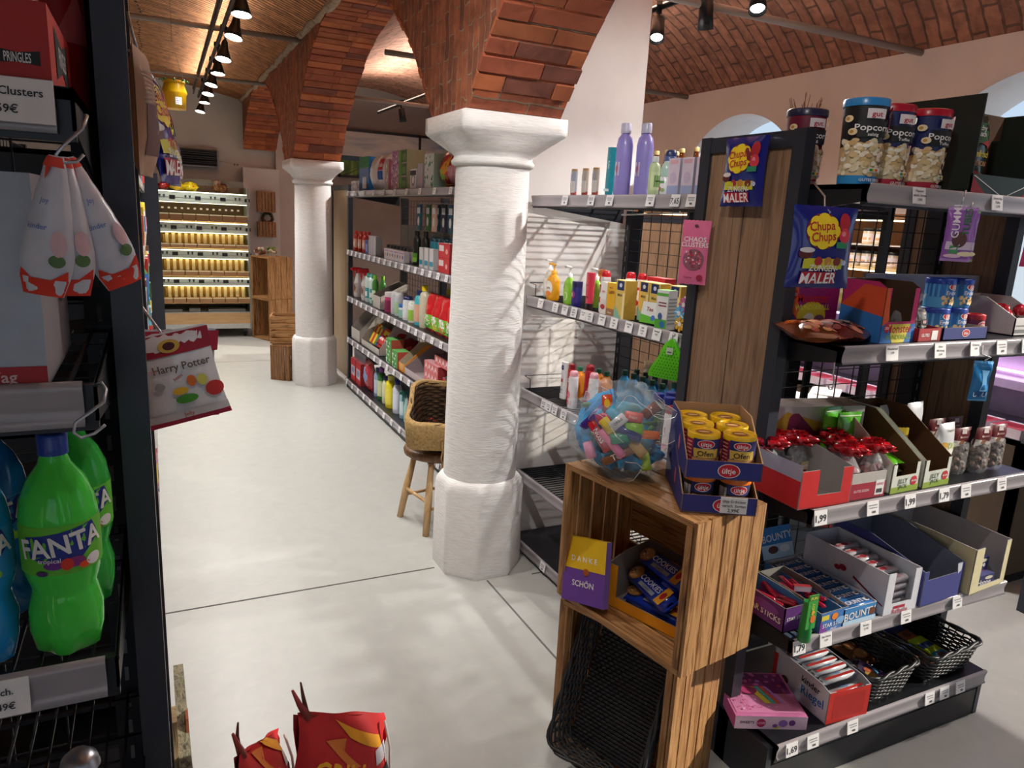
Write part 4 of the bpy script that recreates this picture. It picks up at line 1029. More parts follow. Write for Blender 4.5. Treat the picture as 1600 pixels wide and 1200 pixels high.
m = tray(.10, .12, .036, .04, '#a81c28', '#7d1a22', [('r', .008, .004, .034, .030, WH), ('t', 'GUTES', -.02, .018, .012, WH)])
solo('nut_box', m, 'small red tray with bags of nut mix on the second shelf', 'display box', (1.905, 1.335, Z2), R(2))
def nutbag(sd, cols, w=.085, h=.12, neck='#c02038', dens=60, r=.011):
    t = thing('nut_bag', 'x', 'snack bag')
    m = MB(); rn = random.Random(sd)
    for i in range(dens):
        a, q, z = rn.uniform(0, 6.28), rn.random()**.5, rn.random()
        rr = w*.40*q*(1-.3*z); m2 = (rr*Cc(a), rr*S(a)*.7, .012+z*h*.52)
        blob(m, rn.uniform(.7, 1.1)*r, m2, rn.choice(cols), i, .3, 6, 4, .8)
    o = m.build('nuts', t); o['kind'] = 'stuff'
    m = MB(); f = lambda a, z: 1+.07*S(a*5+z*60+sd)+.04*S(a*9-z*90)
    m.lathe([(w*.42, 0), (w*.5, .01), (w*.5, h*.35), (w*.40, h*.58), (w*.14, h*.72), (w*.07, h*.76), (w*.22, h*.88), (w*.34, h)], glassy('#eef2f4', .22, .05, 0, .6, 40), 26, sy=.75, f=f, cap=False); m.build('cellophane', t)
    m = MB(); m.path([(w*.08*Cc(k*PI/6), w*.08*S(k*PI/6), h*.745) for k in range(12)], .003, (neck, 'g'), 5, True); m.build('tie', t)
    m = MB(); m.bx(-.014, .014, -w*.385-.001, -w*.385, h*.15, h*.42, ('#231f22', 'p')); m.dec(Ff(-w*.385-.001), [('r', -.007, h*.33, .007, h*.40, '#c9a3a8'), ('t', 'Nuss', 0, h*.26, .010, WH), ('t', 'Mix', 0, h*.2, .008, WH)]); m.build('label_sticker', t)
    return t
NC = ['#3a2a22', '#57402e', '#8a6a44', '#2a2020', '#a88a5c', '#6a3a2a']
nb = nutbag(1, NC); row(nb, [(1.875, 1.34, Z2+.004), (1.935, 1.35, Z2+.004), (1.90, 1.40-.0, Z2+.004+.0)], 'clear bag of dark nut mix', 'from the left in the red tray', 'nut mix bags on the second shelf')
# blue peanut tins
et = [('r', -.10, 0, -.016, .072, '#4fa3d6'), ('r', -.1, .030, .1, .075, '#2a6fb8')] + [('e', .012, .060, .026, .011, WH), ('e', .012, .060, .023, .009, '#c3162c'), ('t', 'ültje', .012, .060, .018, WH), ('t', 'Erdnüsse', .010, .043, .016, WH)] + flowers(26, ['#d9b06a', '#c99a4e', '#efd9a8'], .07, .022, 8, .006, .008, .008)
pt = lidcan('blue tin of salted peanuts', .082, .037, '#2f7fc6', '#1c3f9a', et, group='blue peanut tins on the second shelf', name='peanut_tin')
row(pt, [(2.015, 1.345, Z2+.0035), (2.095, 1.345, Z2+.0035), (2.02, 1.345, Z2+.0865), (2.10, 1.345, Z2+.0865)], 'blue peanut tin', 'counted from lower left to upper right in the tray', 'blue peanut tins on the second shelf')
m = tray(.20, .11, .036, .036, '#26317a', '#b49a7a', [('e', .0, .020, .018, .011, WH), ('e', 0, .020, .016, .0095, '#c3162c'), ('t', 'ültje', 0, .020, .012, WH)])
solo('peanut_tray', m, 'dark blue cardboard tray under the blue peanut tins', 'tray', (2.065, 1.325, Z2-.0), R(0))
bpy.data.objects['peanut_tray'].location.y = 1.331
t = lidcan('red tub with a red lid at the right of the blue peanut tins', .065, .026, '#8a2040', '#b81c24', [('e', 0, .035, .016, .010, WH), ('e', 0, .035, .014, .008, '#c3162c'), ('t', 'ültje', 0, .035, .012, WH)], name='peanut_tin'); t.location = (2.2, 1.34, Z2)
m = carton(.60, .008, .165, '#9798a2', '#8a8b94', None, [('r', .10+.006*i, .05, .10+.006*i+(.002 if i % 3 else .004), .10, '#2a2a30') for i in range(14)] + [('r', .045, .055, .053, .10, '#2a2a30'), ('r', .12, .0, .22, .055, '#9a1c28')])
solo('cardboard_box', m, 'large flat grey cardboard with barcode behind the peanut tins', 'cardboard', (2.22, 1.52, Z2), R(0))
t = thing('sweets_box', 'white box with red sweets at the right edge of the second shelf', 'display box', (2.40, 1.40, Z2), R(0))
m = tray(.13, .20, .055, .11, '#d9d4d2', '#c9c2c0', [('r', -.06, .01, .05, .02, '#777777'), ('r', -.06, .03, .03, .033, '#777777')]); m.build('carton', t)
m = MB()
for i in range(14): blob(m, .018, (random.uniform(-.045, .045), random.uniform(-.08, .08), .05+random.uniform(0, .03)), ('#b01c2c', 'f'), i)
o = m.build('red_sweets', t); o['kind'] = 'stuff'
t = thing('clear_tub', 'clear plastic tub with dark lid behind the rainbow box', 'tub', (1.80, 1.53, Z2))
m = MB(); m.lathe([(.07, 0), (.085, .13)], glassy('#cfd6e2', .35, .1, 0, .2), 28, cap=False); m.build('body', t)
m = MB(); m.lathe([(.088, .13), (.089, .15), (.08, .152), (.0, .150)], ('#23283a', 'g'), 28, cap=False); m.build('lid', t)

# ---- third shelf
t = thing('gift_bag_box', 'red and grey open cardboard box of ribbon tied bags, left end of third shelf', 'display box', (1.578, 1.395, Z3), R(-2))
m = tray(.185, .27, .105, .125, '#c8181c', '#9c9894', [], notch=(-.03, .055, .035), cut=.5)
m.dec(Fl(-.0925), [('r', -.135, .078, .135, .122, '#a9a7a6')]); m.build('carton', t)
m = tray(.14, .22, .075, .075, '#b9b3ae', '#c9c2bc', [('r', -.07, 0, .07, .046, '#a01a34'), ('t', 'GUTES ESSEN', -.024, .024, .010, '#e0c0c4'), ('r', .03, .006, .064, .05, WH), ('t', 'HÄNDEL'[:4], .047, .038, .010, '#b3193a'), ('r', .035, .012, .058, .024, '#444148')])
solo('gift_bag_box', m, 'low grey and dark red box of ribbon bags, next to the red box', 'display box', (1.745, 1.375, Z3), R(-1))
def ribbonbag(sd, dark):
    t = thing('ribbon_bag', 'x', 'sweets bag'); w, h = .075, .15
    m = MB(); rn = random.Random(sd); cs = ['#3a2f2c', '#4a4038', '#1f1c20'] if dark else ['#e9dfd8', '#c9b8b0', '#d8a8a8', '#b01c3c']
    for i in range(34):
        a, q, z = rn.uniform(0, 6.28), rn.random()**.5, rn.random()
        blob(m, .011, (.03*q*Cc(a), .024*q*S(a), .012+z*.06), rn.choice(cs), i, .3, 6, 4)
    o = m.build('sweets', t); o['kind'] = 'stuff'
    m = MB(); m.lathe([(.032, 0), (.038, .02), (.037, .07), (.022, .1), (.008, .112)], glassy('#eef2f4', .28, .05, 0, .6, 40), 22, sy=.8, f=lambda a, z: 1+.08*S(a*5+z*60+sd), cap=False); m.build('cellophane', t)
    m = MB()
    m.lathe([(.008, .108), (.012, .112), (.030, .122), (.040, .135), (.030, .142), (.012, .130), (.020, .15)], ('#b8141f', 'f'), 30, f=lambda a, z: 1+.3*S(a*9+z*120+sd)+.2*S(a*5), cap=False)
    m.lathe([(.036, .118), (.044, .126), (.022, .120)], ('#8e0f1a', 'f'), 26, f=lambda a, z: 1+.35*S(a*7+sd), cap=False); m.build('ribbon', t)
    m = MB(); m.dec(Ff(-.0325), [('r', -.014, .03, .014, .07, '#22222a' if not dark else '#c9b48e'), ('t', 'Kandis', 0, .058, .009, WH), ('r', -.01, .036, .01, .046, '#7a1c2c')]); m.build('label_sticker', t)
    return t
rb = ribbonbag(1, True)
sp = [(1.53+.055*i, 1.43+.03*(i % 2)+.02*(i//3), Z3+.004) for i in range(3)]
row(rb, sp, 'small dark sweets bag with a red ribbon', 'from the left in the red box', 'ribbon tied sweets bags on the third shelf')
rb = ribbonbag(2, False)
row(rb, [(1.705+.034*i, 1.31+.055*(i % 3), Z3+.004) for i in range(4)], 'light red-ribboned sweets bag', 'from the left in the low dark red box', 'ribbon tied sweets bags on the third shelf')
t = thing('candy_box', 'tall white box with yellow and magenta fruit print, behind the ribbon bags', 'display box', (1.79, 1.53, Z3), R(-12))
m = carton(.30, .10, .205, '#c9c7c4', '#c9c7c4', '#5a4030', [('p', [(-.15, .0), (.15, .0), (.15, .10), (.02, .15), (-.12, .19), (-.15, .16)], '#c9a432'), ('p', [(-.13, .0), (.15, .0), (.15, .07), (.06, .11), (-.02, .13), (-.08, .185), (-.11, .17)], '#7a1f4e'), ('e', -.09, .165, .02, .02, '#8e2a5a'), ('e', .06, .11, .018, .024, '#a84030'), ('e', -.08, .09, .012, .012, '#5c3040')]); m.build('carton', t)
gj = [('e', .0, .05, .036, .02, '#3d7a24'), ('t', 'JILLY', .008, .085, .024, '#f0f4ea', -.1), ('t', 'JACK', .01, .064, .022, '#f0f4ea', -.1), ('e', .01, .04, .03, .014, '#e6dfb0'), ('e', .02, .025, .02, .01, '#f0d890'), ('r', -.04, .145, .04, .148, '#cfeab8')]
for i, (x, y, z, a) in enumerate([(1.825, 1.42, .045, -8), (1.79, 1.45, .055, 6)]):
    solo('sweets_bag', bag(.085, .155, .03, '#57b81f', gj, sd=i+3), ['bright green sour candy bag standing in front between the boxes', 'bright green sour candy bag standing right behind the front one'][i], 'sweets bag', (x, y, Z3+z), R(a))
for i, (x, lb, dc) in enumerate([(1.895, 'white and green candy box with green bags, tall brown sides', 0), (2.035, 'white and green candy box holding a single yellow bag', 1)]):
    t = thing('candy_box', lb, 'display box', (x, 1.40, Z3), R(2))
    m = tray(.125, .27, .085, .20, '#d3d8cd', '#5e4026', [('r', -.0625, 0, .0625, .018, '#8fa83c'), ('t', 'JILLY', -.012, .034, .020, '#3a4a30'), ('t', 'JACK', -.010, .018, .017, '#3a4a30'), ('e', .038, .03, .014, .014, '#c3162c'), ('t', 'SAUER', .038, .03, .008, WH)], notch=(-.045, .045, .05), cut=.62); m.build('carton', t)
    if dc == 0:
        for k in range(3): solo('sweets_bag', bag(.095, .13, .03, ['#5aae1e', '#3f3f2a', '#5aae1e'][k], [('e', 0, .07, .03, .012, '#9ad04a'), ('t', 'JILLY', 0, .06, .02, WH)], sd=k), 'green sour candy bag lying in the first white box, ' + ['bottom', 'middle', 'top'][k] + ' of the stack', 'sweets bag', (x, 1.30, Z3+.018+.026*k), R(3), 'sour candy bags in the first box', rx=R(-82))
    else:
        solo('sweets_bag', bag(.085, .14, .025, '#c9b432', [('r', -.03, .06, .03, .10, '#24409a'), ('t', 'SAURE', 0, .08, .018, YEL), ('r', -.035, .02, .035, .05, '#7a1f4e'), ('t', 'MIX', 0, .034, .02, YEL)], sd=4), 'yellow and blue candy bag leaning in the second white box', 'sweets bag', (x-.03, 1.38, Z3+.005), R(-20), rx=R(-8))
ch = [('r', -.045, .055, .045, .10, '#ece6dc'), ('t', 'Happen', .002, .145, .011, '#55504a'), ('t', 'Dip', .008, .10, .028, '#a8b84a', .1), ('e', -.026, .10, .014, .010, '#d8a43a'), ('p', [(-.04, 0), (.04, 0), (.04, .035), (-.04, .055)], '#4a2a1c'), ('e', .018, .045, .016, .024, '#a87440'), ('e', .018, .025, .014, .02, '#b88a54'), ('e', -.01, .015, .03, .015, '#d8d0c4')]
for i, (x, y, lb) in enumerate([(2.155, 1.335, 'white snack pouch with a brown base in front, third shelf'), (2.10, 1.50, 'white snack pouch farther back behind the brown box'), (2.145, 1.44, 'white snack pouch between the front and the rear one')]):
    solo('snack_pouch', bag(.088, .165+.02*i, .04, '#dfe0e4', ch, sd=i, wr=.002, fin='g', zig=False), lb, 'snack pouch', (x, y, Z3+.0), R(6), 'white snack pouches on the third shelf')
def chocobag():
    t = thing('chocolate_bag', 'x', 'sweets bag'); w, h = .075, .145
    m = MB(); rn = random.Random(5)
    for i in range(60):
        a, q, z = rn.uniform(0, 6.28), rn.random()**.5, rn.random(); blob(m, .0095, (.030*q*Cc(a), .018*q*S(a), .010+z*.075), rn.choice(['#4a2c1e', '#5c3a28', '#3a2018', '#6a4634']), i, .25, 6, 4)
    o = m.build('chocolate_nuts', t); o['kind'] = 'stuff'
    m = MB(); m.lathe([(.034, 0), (.040, .01), (.039, .08), (.036, .10)], glassy('#f2efec', .18, .04, 0, .5, 40), 22, sy=.62, cap=False); m.build('cellophane', t)
    m = MB(); m.at((0, .0, .085), rx=R(4)); F = bagF(.082, .062, .018, 3); B = bagF(.082, .062, .018, 3, side=1)
    m.grid(lambda i, j: F(-.041+.082*i, .062*j, 0), 8, 8, ('#6e1a22', 's')); m.grid(lambda i, j: B(.041-.082*i, .062*j, 0), 8, 8, ('#6e1a22', 's'))
    m.dec(F, [('p', [(-.04, .0), (.04, .0), (.04, .012), (-.04, .026)], '#e6ddd6'), ('e', 0, .014, .014, .008, '#8a5a3c'), ('r', -.010, .044, .010, .058, '#d8c8c8'), ('t', 'Mandeln', 0, .034, .010, '#e6c8c0')], .001)
    m.at(); m.build('header_card', t); return t
cb = chocobag()
row(cb, [(2.225, 1.33, Z3), (2.31, 1.315, Z3), (2.395, 1.32, Z3), (2.25, 1.43, Z3), (2.34, 1.43, Z3)], 'chocolate almond bag, maroon header', 'left to right, front row before rear', 'chocolate almond bags on the third shelf')

# ---- fourth shelf
t = thing('star_sticks_box', 'purple open box of star candy sticks at the left end of the fourth shelf', 'display box', (1.568, 1.415, Z4), R(0))
m = tray(.10, .26, .075, .075, '#5a2374', '#7c7870', [('t', 'STAR STICKS', 0, .04, .014, WH)], [('t', 'STAR STICKS', .05, .030, .024, WH), ('r', -.12, .05, -.05, .07, '#9a8a3a'), ('e', .06, .05, .05, .014, '#7a3a98')])
m.build('carton', t)
t = thing('star_sticks_box', 'blue open box of star candy sticks, to the right of the purple one', 'display box', (1.665, 1.365, Z4), R(2))
m = tray(.115, .24, .062, .075, '#3f74b8', '#8a867e', [('p', [(-.057, 0), (-.02, 0), (-.057, .04)], '#7a3a98'), ('t', 'STAR STICKS', .002, .022, .017, WH), ('e', .0, .045, .013, .011, '#e8862a'), ('r', -.055, .04, -.025, .055, '#d8c83a'), ('e', .025, .03, .02, .010, '#7fb0e0'), ('t', 'FRUIT', .0, .008, .010, '#f0d8e0')], [('r', -.1, .005, .1, .055, '#8a2a70'), ('e', .05, .03, .03, .02, '#d8862a')]); m.build('carton', t)
def bar(w, d, h, c, dec=(), fin='f'):
    m = MB(); hw, hd = w/2, d/2
    prof = [(-1, .35, .35), (-.93, .9, .95), (.93, .9, .95), (1, .35, .35)]
    vs = []; n = 10
    for px_, sy_, sz_ in prof:
        for j in range(n):
            a = 2*PI*j/n; cy, cz = Cc(a), S(a); k = 1/max(abs(cy), abs(cz))**.6
            vs.append((px_*hw, cy*k*hd*sy_, h/2+cz*k*h/2*sz_))
    m.add(vs, [(i*n+j, i*n+(j+1) % n, (i+1)*n+(j+1) % n, (i+1)*n+j) for i in range(3) for j in range(n)], (c, fin), True)
    m.bx(-hw*1.06, -hw*.99, -hd*.8, hd*.8, h*.47, h*.53, (c, fin)); m.bx(hw*.99, hw*1.06, -hd*.8, hd*.8, h*.47, h*.53, (c, fin))
    m.dec(Ft(h*.985), dec); return m
b0 = solo('candy_stick', bar(.075, .016, .011, '#b01c3a'), 'x', 'candy stick')
for k, (bx_, lst, g) in enumerate([(1.568, [(-.03, .0), (-.01, .03), (.012, .01), (.03, .02), (-.02, .06), (.02, .07)], 'purple'), (1.665, [(-.035, .0), (-.015, .02), (.01, -.02), (.03, .0), (-.02, .05), (.02, .05), (.0, .08)], 'blue')]):
    for i, (dx_, dy_) in enumerate(lst):
        lb = 'red candy stick lying in the %s box, %s from the front' % (g, ORD[i]); p = (bx_+dx_, 1.34+dy_, Z4+.040+.0025*i)
        r_ = (R(random.uniform(-8, 8)), R(random.uniform(-8, 8)), R(90+random.uniform(-30, 30)))
        if k == 0 and i == 0: o = b0; LABELS['x'].remove(o); o.location = p; o['label'] = lb; o['group'] = 'loose candy sticks'; LABELS.setdefault(lb, []).append(o)
        else: o = dup(b0, p, None, lb, 'loose candy sticks', ch=[])
        o.rotation_euler = r_
m = tray(.09, .02, .02, .02, '#d9d4d4', '#d9d4d4'); 
m = carton(.05, .016, .016, '#dcd6d8', '#b02a30', None, [('r', -.02, .003, .02, .013, WH)])
solo('candy_bar', m, 'white candy bar on top of the sticks in the blue box', 'candy bar', (1.66, 1.36, Z4+.066), R(-28))
t = thing('candy_tube', 'green and orange candy tube standing upright at the shelf edge', 'candy tube', (1.548, 1.238, Z4-.002), R(-2))
m = MB(); m.lathe([(.013, 0), (.017, .004), (.0175, .03), (.016, .05), (.014, .12)], ('#1f8a3e', 'g'), 20, f=None); m.build('body', t)
m = MB(); m.at((0, 0, .045), rx=0); m.bx(-.017, .017, -.015, -.011, 0, .10, ('#3aa040', 'p')); m.dec(Ff(-.015), [('r', -.017, .085, .017, .1, '#3a7a34'), ('t', 'FUN', 0, .092, .012, '#e8e04a'), ('t', 'CANDY', 0, .055, .013, '#d8d43a', PI/2), ('e', .004, .03, .009, .012, '#e0702a'), ('e', .002, .05, .006, .005, '#e8a03a')]); m.build('card', t)
# coconut bar display
t = thing('bar_display_box', 'open blue display box full of coconut bars with its lid raised', 'display box', (1.775, 1.40, Z4), R(0))
m = tray(.135, .31, .055, .058, '#3a86c4', '#cfd6dc', [('r', -.0675, 0, .0675, .016, '#b9d6ea'), ('t', 'BOUNTY', .0, .032, .032, WH, .05), ('e', .05, .03, .014, .012, '#6a3a2a')], cut=.1)
m.build('carton', t)
m = MB(); m.at((0, .158, .058), rx=R(-22)); m.bx(-.067, .067, 0, .002, 0, .10, ('#2f7fc4', 'p')); m.dec(Ff(0), [('r', -.067, 0, .067, .045, '#bcd8ea'), ('t', 'BOUNTY', .004, .068, .032, WH, .06), ('e', -.02, .028, .022, .012, '#5a3024'), ('e', .03, .028, .022, .012, '#e8eef2')]); m.at(); m.build('raised_lid', t)
bb = solo('coconut_bar', bar(.120, .032, .018, '#2c6db0', [('r', -.055, -.010, .055, .011, '#1d5796'), ('t', 'BOUNTY', -.005, .0, .024, WH), ('e', .042, 0, .01, .009, '#dfe8ee'), ('e', .046, .0, .006, .005, '#5a3024')]), 'blue coconut bar', 'candy bar')
row(bb, [(1.775, 1.265+.036*i, Z4+.040) for i in range(8)], 'blue coconut bar', 'from the front in the top layer of its box', 'coconut bars in the display box')
# white coconut praline box
t = thing('praline_box', 'white tall sided box filled with wrapped coconut pralines', 'display box', (1.945, 1.395, Z4), R(-1))
m = tray(.145, .31, .135, .135, '#dcdde6', '#c6c8d2', [('r', -.03, .018, .02, .027, '#b01c3a'), ('t', 'Raffaello', .0, .010, .020, '#b33048')], [('p', [(.04, .07), (.15, .03), (.15, .035), (.04, .078)], '#8a1c34'), ('e', .0, .085, .014, .01, '#a81c34'), ('e', -.02, .078, .012, .008, '#a81c34'), ('e', .06, .04, .012, .01, '#e0b0b8')], notch=(-.04, .045, .035), cut=.3); m.build('carton', t)
pr = solo('praline_pack', bar(.115, .030, .022, '#d9d4d8', [('r', -.03, -.010, .03, .010, '#d8a8b0'), ('e', .0, 0, .012, .009, '#b81c30'), ('t', 'Raffaello', -.03, 0, .012, '#b81c30')]), 'white coconut praline pack', 'candy pack')
row(pr, [(1.945, 1.28, Z4+.006+.024*k) for k in range(4)] + [(1.945, 1.315+.036*k, Z4+.085+.004*k) for k in range(5)], 'praline pack in the white box', 'counting up at the front, then back', 'praline packs in the white box')
# blue box and cream box
m = tray(.20, .33, .115, .165, '#3a3f86', '#6e7284', [('p', [(.06, .115), (.085, .115), (.085, .09), (.07, .08)], '#c9cad4')], notch=(-.08, .065, .085), cut=.6, bdec=[('r', -.03, .02, -.027, .15, '#5c6072')])
solo('empty_display_box', m, 'empty indigo cardboard display box on the fourth shelf', 'display box', (2.125, 1.405, Z4), R(2))
t = thing('candy_box', 'cream cardboard box at the right end of the fourth shelf', 'display box', (2.345, 1.40, Z4), R(4))
m = tray(.205, .33, .155, .165, '#d8cda4', '#a7a2a4', [], notch=(-.055, .075, .02), cut=.5); m.build('carton', t)
cbn = carton(.10, .045, .045, '#262a5c', '#33376c', '#4a4a80', [('t', 'Happen'[:5], 0, .022, .026, WH), ('e', .02, .035, .02, .006, '#d8d0b8')], tdec=[('e', -.02, 0, .02, .012, '#e6dcc8'), ('e', .03, .01, .015, .01, '#8a2a50')])
cc_ = solo('candy_pack', cbn, 'x', 'candy pack')
row(cc_, [(2.345, 1.262, Z4+.004), (2.35, 1.31, Z4+.004), (2.34, 1.36, Z4+.004), (2.345, 1.288, Z4+.050)], 'small dark blue candy pack', 'from the front in the cream box', 'dark blue packs in the cream box')
m = MB(); m.lathe([(.03, 0), (.032, .03), (.02, .06), (.005, .07)], ('#d8cfae', 'f'), 18, f=lambda a, z: 1+.15*S(a*6)); m.dec(Fc(.033), [('r', -.03, .01, .03, .04, '#3a2a24'), ('t', 'Choco', 0, .025, .02, WH)])
solo('wrapped_sweet', m, 'cream and brown wrapped sweet at the back of the cream box', 'sweet', (2.30, 1.47, Z4+.035+.03), R(20), rx=R(80))
bpy.data.objects['wrapped_sweet'].location = (2.30, 1.49, Z4+.036)

# ---- bottom shelf
uni = [('r', -.1, .0, .1, .04, '#e9c8de'), ('e', -.03, .02, .014, .014, '#b81c5a'), ('t', 'LOVE', -.03, .02, .010, '#f0d0e0'), ('e', .035, .02, .014, .012, '#9a6ab8'), ('e', .062, .022, .010, .010, '#7a3a8a'), ('e', .012, .012, .008, .006, '#8a4a9a'), ('t', 'SWEETS', -.072, .022, .012, '#2a2030'), ('p', [(.0, .002), (.03, .012), (.02, .002)], '#d8c83a')]
tp = [('r', -.1, -.09, .1, .10, '#e089b8'), ('r', -.1, .0, .1, .10, '#8a2a78')] + flowers(50, ['#c94a98', '#6a2468', '#e06ab0', '#4a2a5c', '#b06ac0', '#d85a78'], .19, .10, 3, .008, 0, .0) + flowers(30, ['#d85a98', '#c23a78', '#f2b8d8'], .12, .08, 4, .004, -.03, -.08) + [('p', [(.0, -.05), (.02, -.05), (-.01, .03), (-.03, .03)], '#e8d43a'), ('p', [(.022, -.05), (.034, -.05), (.004, .03), (-.008, .03)], '#5ab8b0'), ('p', [(.036, -.05), (.048, -.05), (.018, .03), (.006, .03)], '#e8604a'), ('p', [(.05, -.05), (.06, -.05), (.03, .03), (.02, .03)], '#b878d0'), ('t', 'UNICORN', -.055, .035, .022, '#d8407a'), ('e', -.03, .01, .025, .018, '#c23a78')]
m = carton(.215, .21, .042, '#e9c8de', '#b04a98', '#d878b0', uni, tdec=tp)
solo('pink_gift_box', m, 'flat pink and purple sweets box lying on the bottom shelf', 'box', (1.598, 1.405, Z5), R(-24))
t = thing('milk_bar_box', 'white and red display box of milk bars with its lid up', 'display box', (1.815, 1.37, Z5), R(-5))
m = tray(.16, .235, .105, .115, '#dcdcE2'.lower(), '#b8b8c0', [('r', -.08, 0, .08, .105, '#c2261c'), ('r', -.06, .015, .062, .09, '#b0201a')], [('t', 'kinder', .045, .085, .030, BK), ('t', 'Riegel', .055, .052, .040, '#2a7ac0', .05), ('r', -.1175, 0, -.10, .1, '#c2261c'), ('e', -.06, .035, .015, .012, '#6a4030'), ('e', .06, .015, .02, .010, '#c9ccd0')], notch=(-.055, .06, .025), cut=.15); m.build('carton', t)
m = MB(); m.at((0, .118, .112), rx=R(-14)); m.bx(-.08, .08, 0, .002, 0, .10, ('#c8dcea', 'p')); m.dec(Ff(0), [('p', [(-.08, 0), (-.03, 0), (-.06, .05), (-.08, .1)], '#c2261c'), ('t', 'kinder', .01, .05, .024, BK), ('t', 'Riegel', .02, .026, .03, '#2a7ac0', .08)]); m.at(); m.build('raised_lid', t)
kb = solo('milk_bar', bar(.135, .030, .020, '#d9dce2', [('r', -.06, -.012, .06, -.002, '#c8261c'), ('t', 'Riegel', 0, .006, .012, '#2a7ac0')]), 'x', 'candy bar')
row(kb, [(1.812, 1.275, Z5+.006+.023*k) for k in range(4)] + [(1.815+.003*k, 1.312+.036*k, Z5+.095+.004*(k % 2)) for k in range(5)], 'milk bar with red edge', 'counting up at the box front, then back', 'milk bars in the display box')
# loose goods in the baskets
for i, (nm, x, y, z, a, w_, h_, c, dec, lb) in enumerate([
    ('snack_bag', 1.97, 1.50, .03, 20, .11, .10, '#8a6a3a', [('e', 0, .05, .03, .02, '#c9a04a')], 'brown snack bag at the back of the left basket'),
    ('snack_bag', 2.04, 1.52, .05, -25, .08, .09, '#8d93a6', [('e', 0, .05, .02, .02, '#aab0c0')], 'grey blue clear bag at the back of the left basket'),
    ('biscuit_bag', 2.07, 1.42, .035, 10, .10, .12, '#5c3a24', [('e', 0, .09, .02, .018, '#b07a40'), ('e', .01, .05, .03, .02, '#8a5a30')], 'teddy biscuit bag in the middle of the left basket'),
    ('snack_bag', 1.97, 1.36, .03, -10, .12, .10, '#3c3a44', [('r', -.04, .02, .04, .07, '#5a5864')], 'dark grey snack bag at the front left of the left basket'),
    ('snack_bag', 2.04, 1.33, .035, 35, .11, .09, '#6a5a8a', [('e', -.02, .05, .02, .02, '#c9a04a'), ('e', .02, .04, .02, .01, '#4a9ac0'), ('e', .0, .06, .015, .015, '#d86a4a')], 'colourful snack bag at the front right of the left basket')]):
    solo(nm, bag(w_, h_, .02, c, dec, sd=i), lb, 'snack bag', (x, y-h_*.35, Z5+z), R(a), 'loose snacks in the left basket', rx=R(-78))
choc = [('#1b3f86', '#e6a060', 'dark blue chocolate bar at the back left of the right basket', 2.26, 1.50), ('#1c2c5a', '#7a4a2a', 'navy chocolate bar at the back right of the right basket', 2.35, 1.49), ('#2a2420', '#e0823a', 'black and orange chocolate bar at the front left of the right basket', 2.27, 1.37), ('#a8c81e', '#2f8fc0', 'lime green chocolate bar at the front right of the right basket', 2.355, 1.36)]
for c, c2, lb, x, y in choc:
    m = carton(.075, .14, .014, c, c, c, tdec=[('r', -.033, -.065, .033, -.01, c2), ('e', .0, -.03, .02, .014, '#5a3018'), ('r', -.033, .015, .033, .04, '#1b3f7a')])
    solo('chocolate_bar', m, lb, 'chocolate bar', (x, y, Z5+.028), R(4), 'chocolate bars in the right basket', rx=R(4))
# ================================================================== goods on the toiletries unit (front faces -x)
LX = R(-90); TX = 1.615
T1, T2, T3 = 1.7005, 1.2505, .8055
g1 = 'toiletries on the upper shelf'
for i, (y, c) in enumerate([(2.755, '#8a8f9c'), (2.665, '#a09488'), (2.585, '#9a8f88')]):
    t = bottle(['small clear tube with a tan cap, farthest on the upper toiletries shelf', 'small clear tube with a tan cap, second from the column', 'small clear tube with a tan cap, third, beside the teal tube'][i], 'cosmetic tube', .105, .017, c, '#8a3c30', 'tube', '#c5beb8', [('r', -.01, .04, .01, .09, '#7a90b8')], g1, name='cosmetic_tube')
    t.location = (TX, y, T1); t.rotation_euler[2] = LX
    m = MB(); m.lathe([(.0165, .098), (.0165, .112)], ('#9a7a52', 's'), 14, sy=.7); m.build('top_cap', t)
m = MB(); m.lathe([(.022, 0), (.026, .03), (.028, .12), (.030, .185)], ('#1f8c9c', 'g'), 16, sy=.45); m.dec(Ff(-.0128), [('r', -.018, .02, .018, .03, '#cfe6e8'), ('t', 'care', 0, .12, .018, '#d8eef0', PI/2)])
t = solo('shower_tube', m, 'teal shower gel tube leaning against the lilac bottles', 'shower gel', (TX+.01, 2.50, T1), LX, g1, ry=R(3))
lil = [('r', -.014, .075, .014, .125, '#cfc2d4'), ('e', 0, .1, .008, .014, '#a06a8c')]
b = bottle('lilac shampoo bottle', 'shampoo bottle', .265, .037, '#8a80c4', '#b8b6cc', 'shampoo', None, (), g1, name='shampoo_bottle')
m = MB(); F0 = Fc(.0375); F = lambda u, v, o=0: (F0(u, v, o)[0], F0(u, v, o)[1]*.75, v); m.dec(F, lil, .001); m.build('label_sticker', b)
row(b, [(TX+.005, 2.405, T1), (TX+.055, 2.345, T1)], 'tall lilac shampoo bottle', 'from the column on the upper shelf', g1, LX)
m = carton(.10, .09, .035, '#1a1a1e', '#d8d6da', '#28282e'); solo('flat_box', m, 'flat black and white box lying behind the lilac shampoo bottles', 'box', (TX+.10, 2.24, T1), LX, g1)
g = bottle('clear green tinted bottle', 'bottle', .135, .020, '#b6c99a', '#c8d0cc', 'shampoo', '#c9d6a8', [('r', -.012, .03, .012, .07, '#6f9a4a')], g1, sy=1); g.location = (TX-.01, 2.185, T1)
g['label'] = 'small clear green bottle on the upper toiletries shelf before the roll-on deodorants'
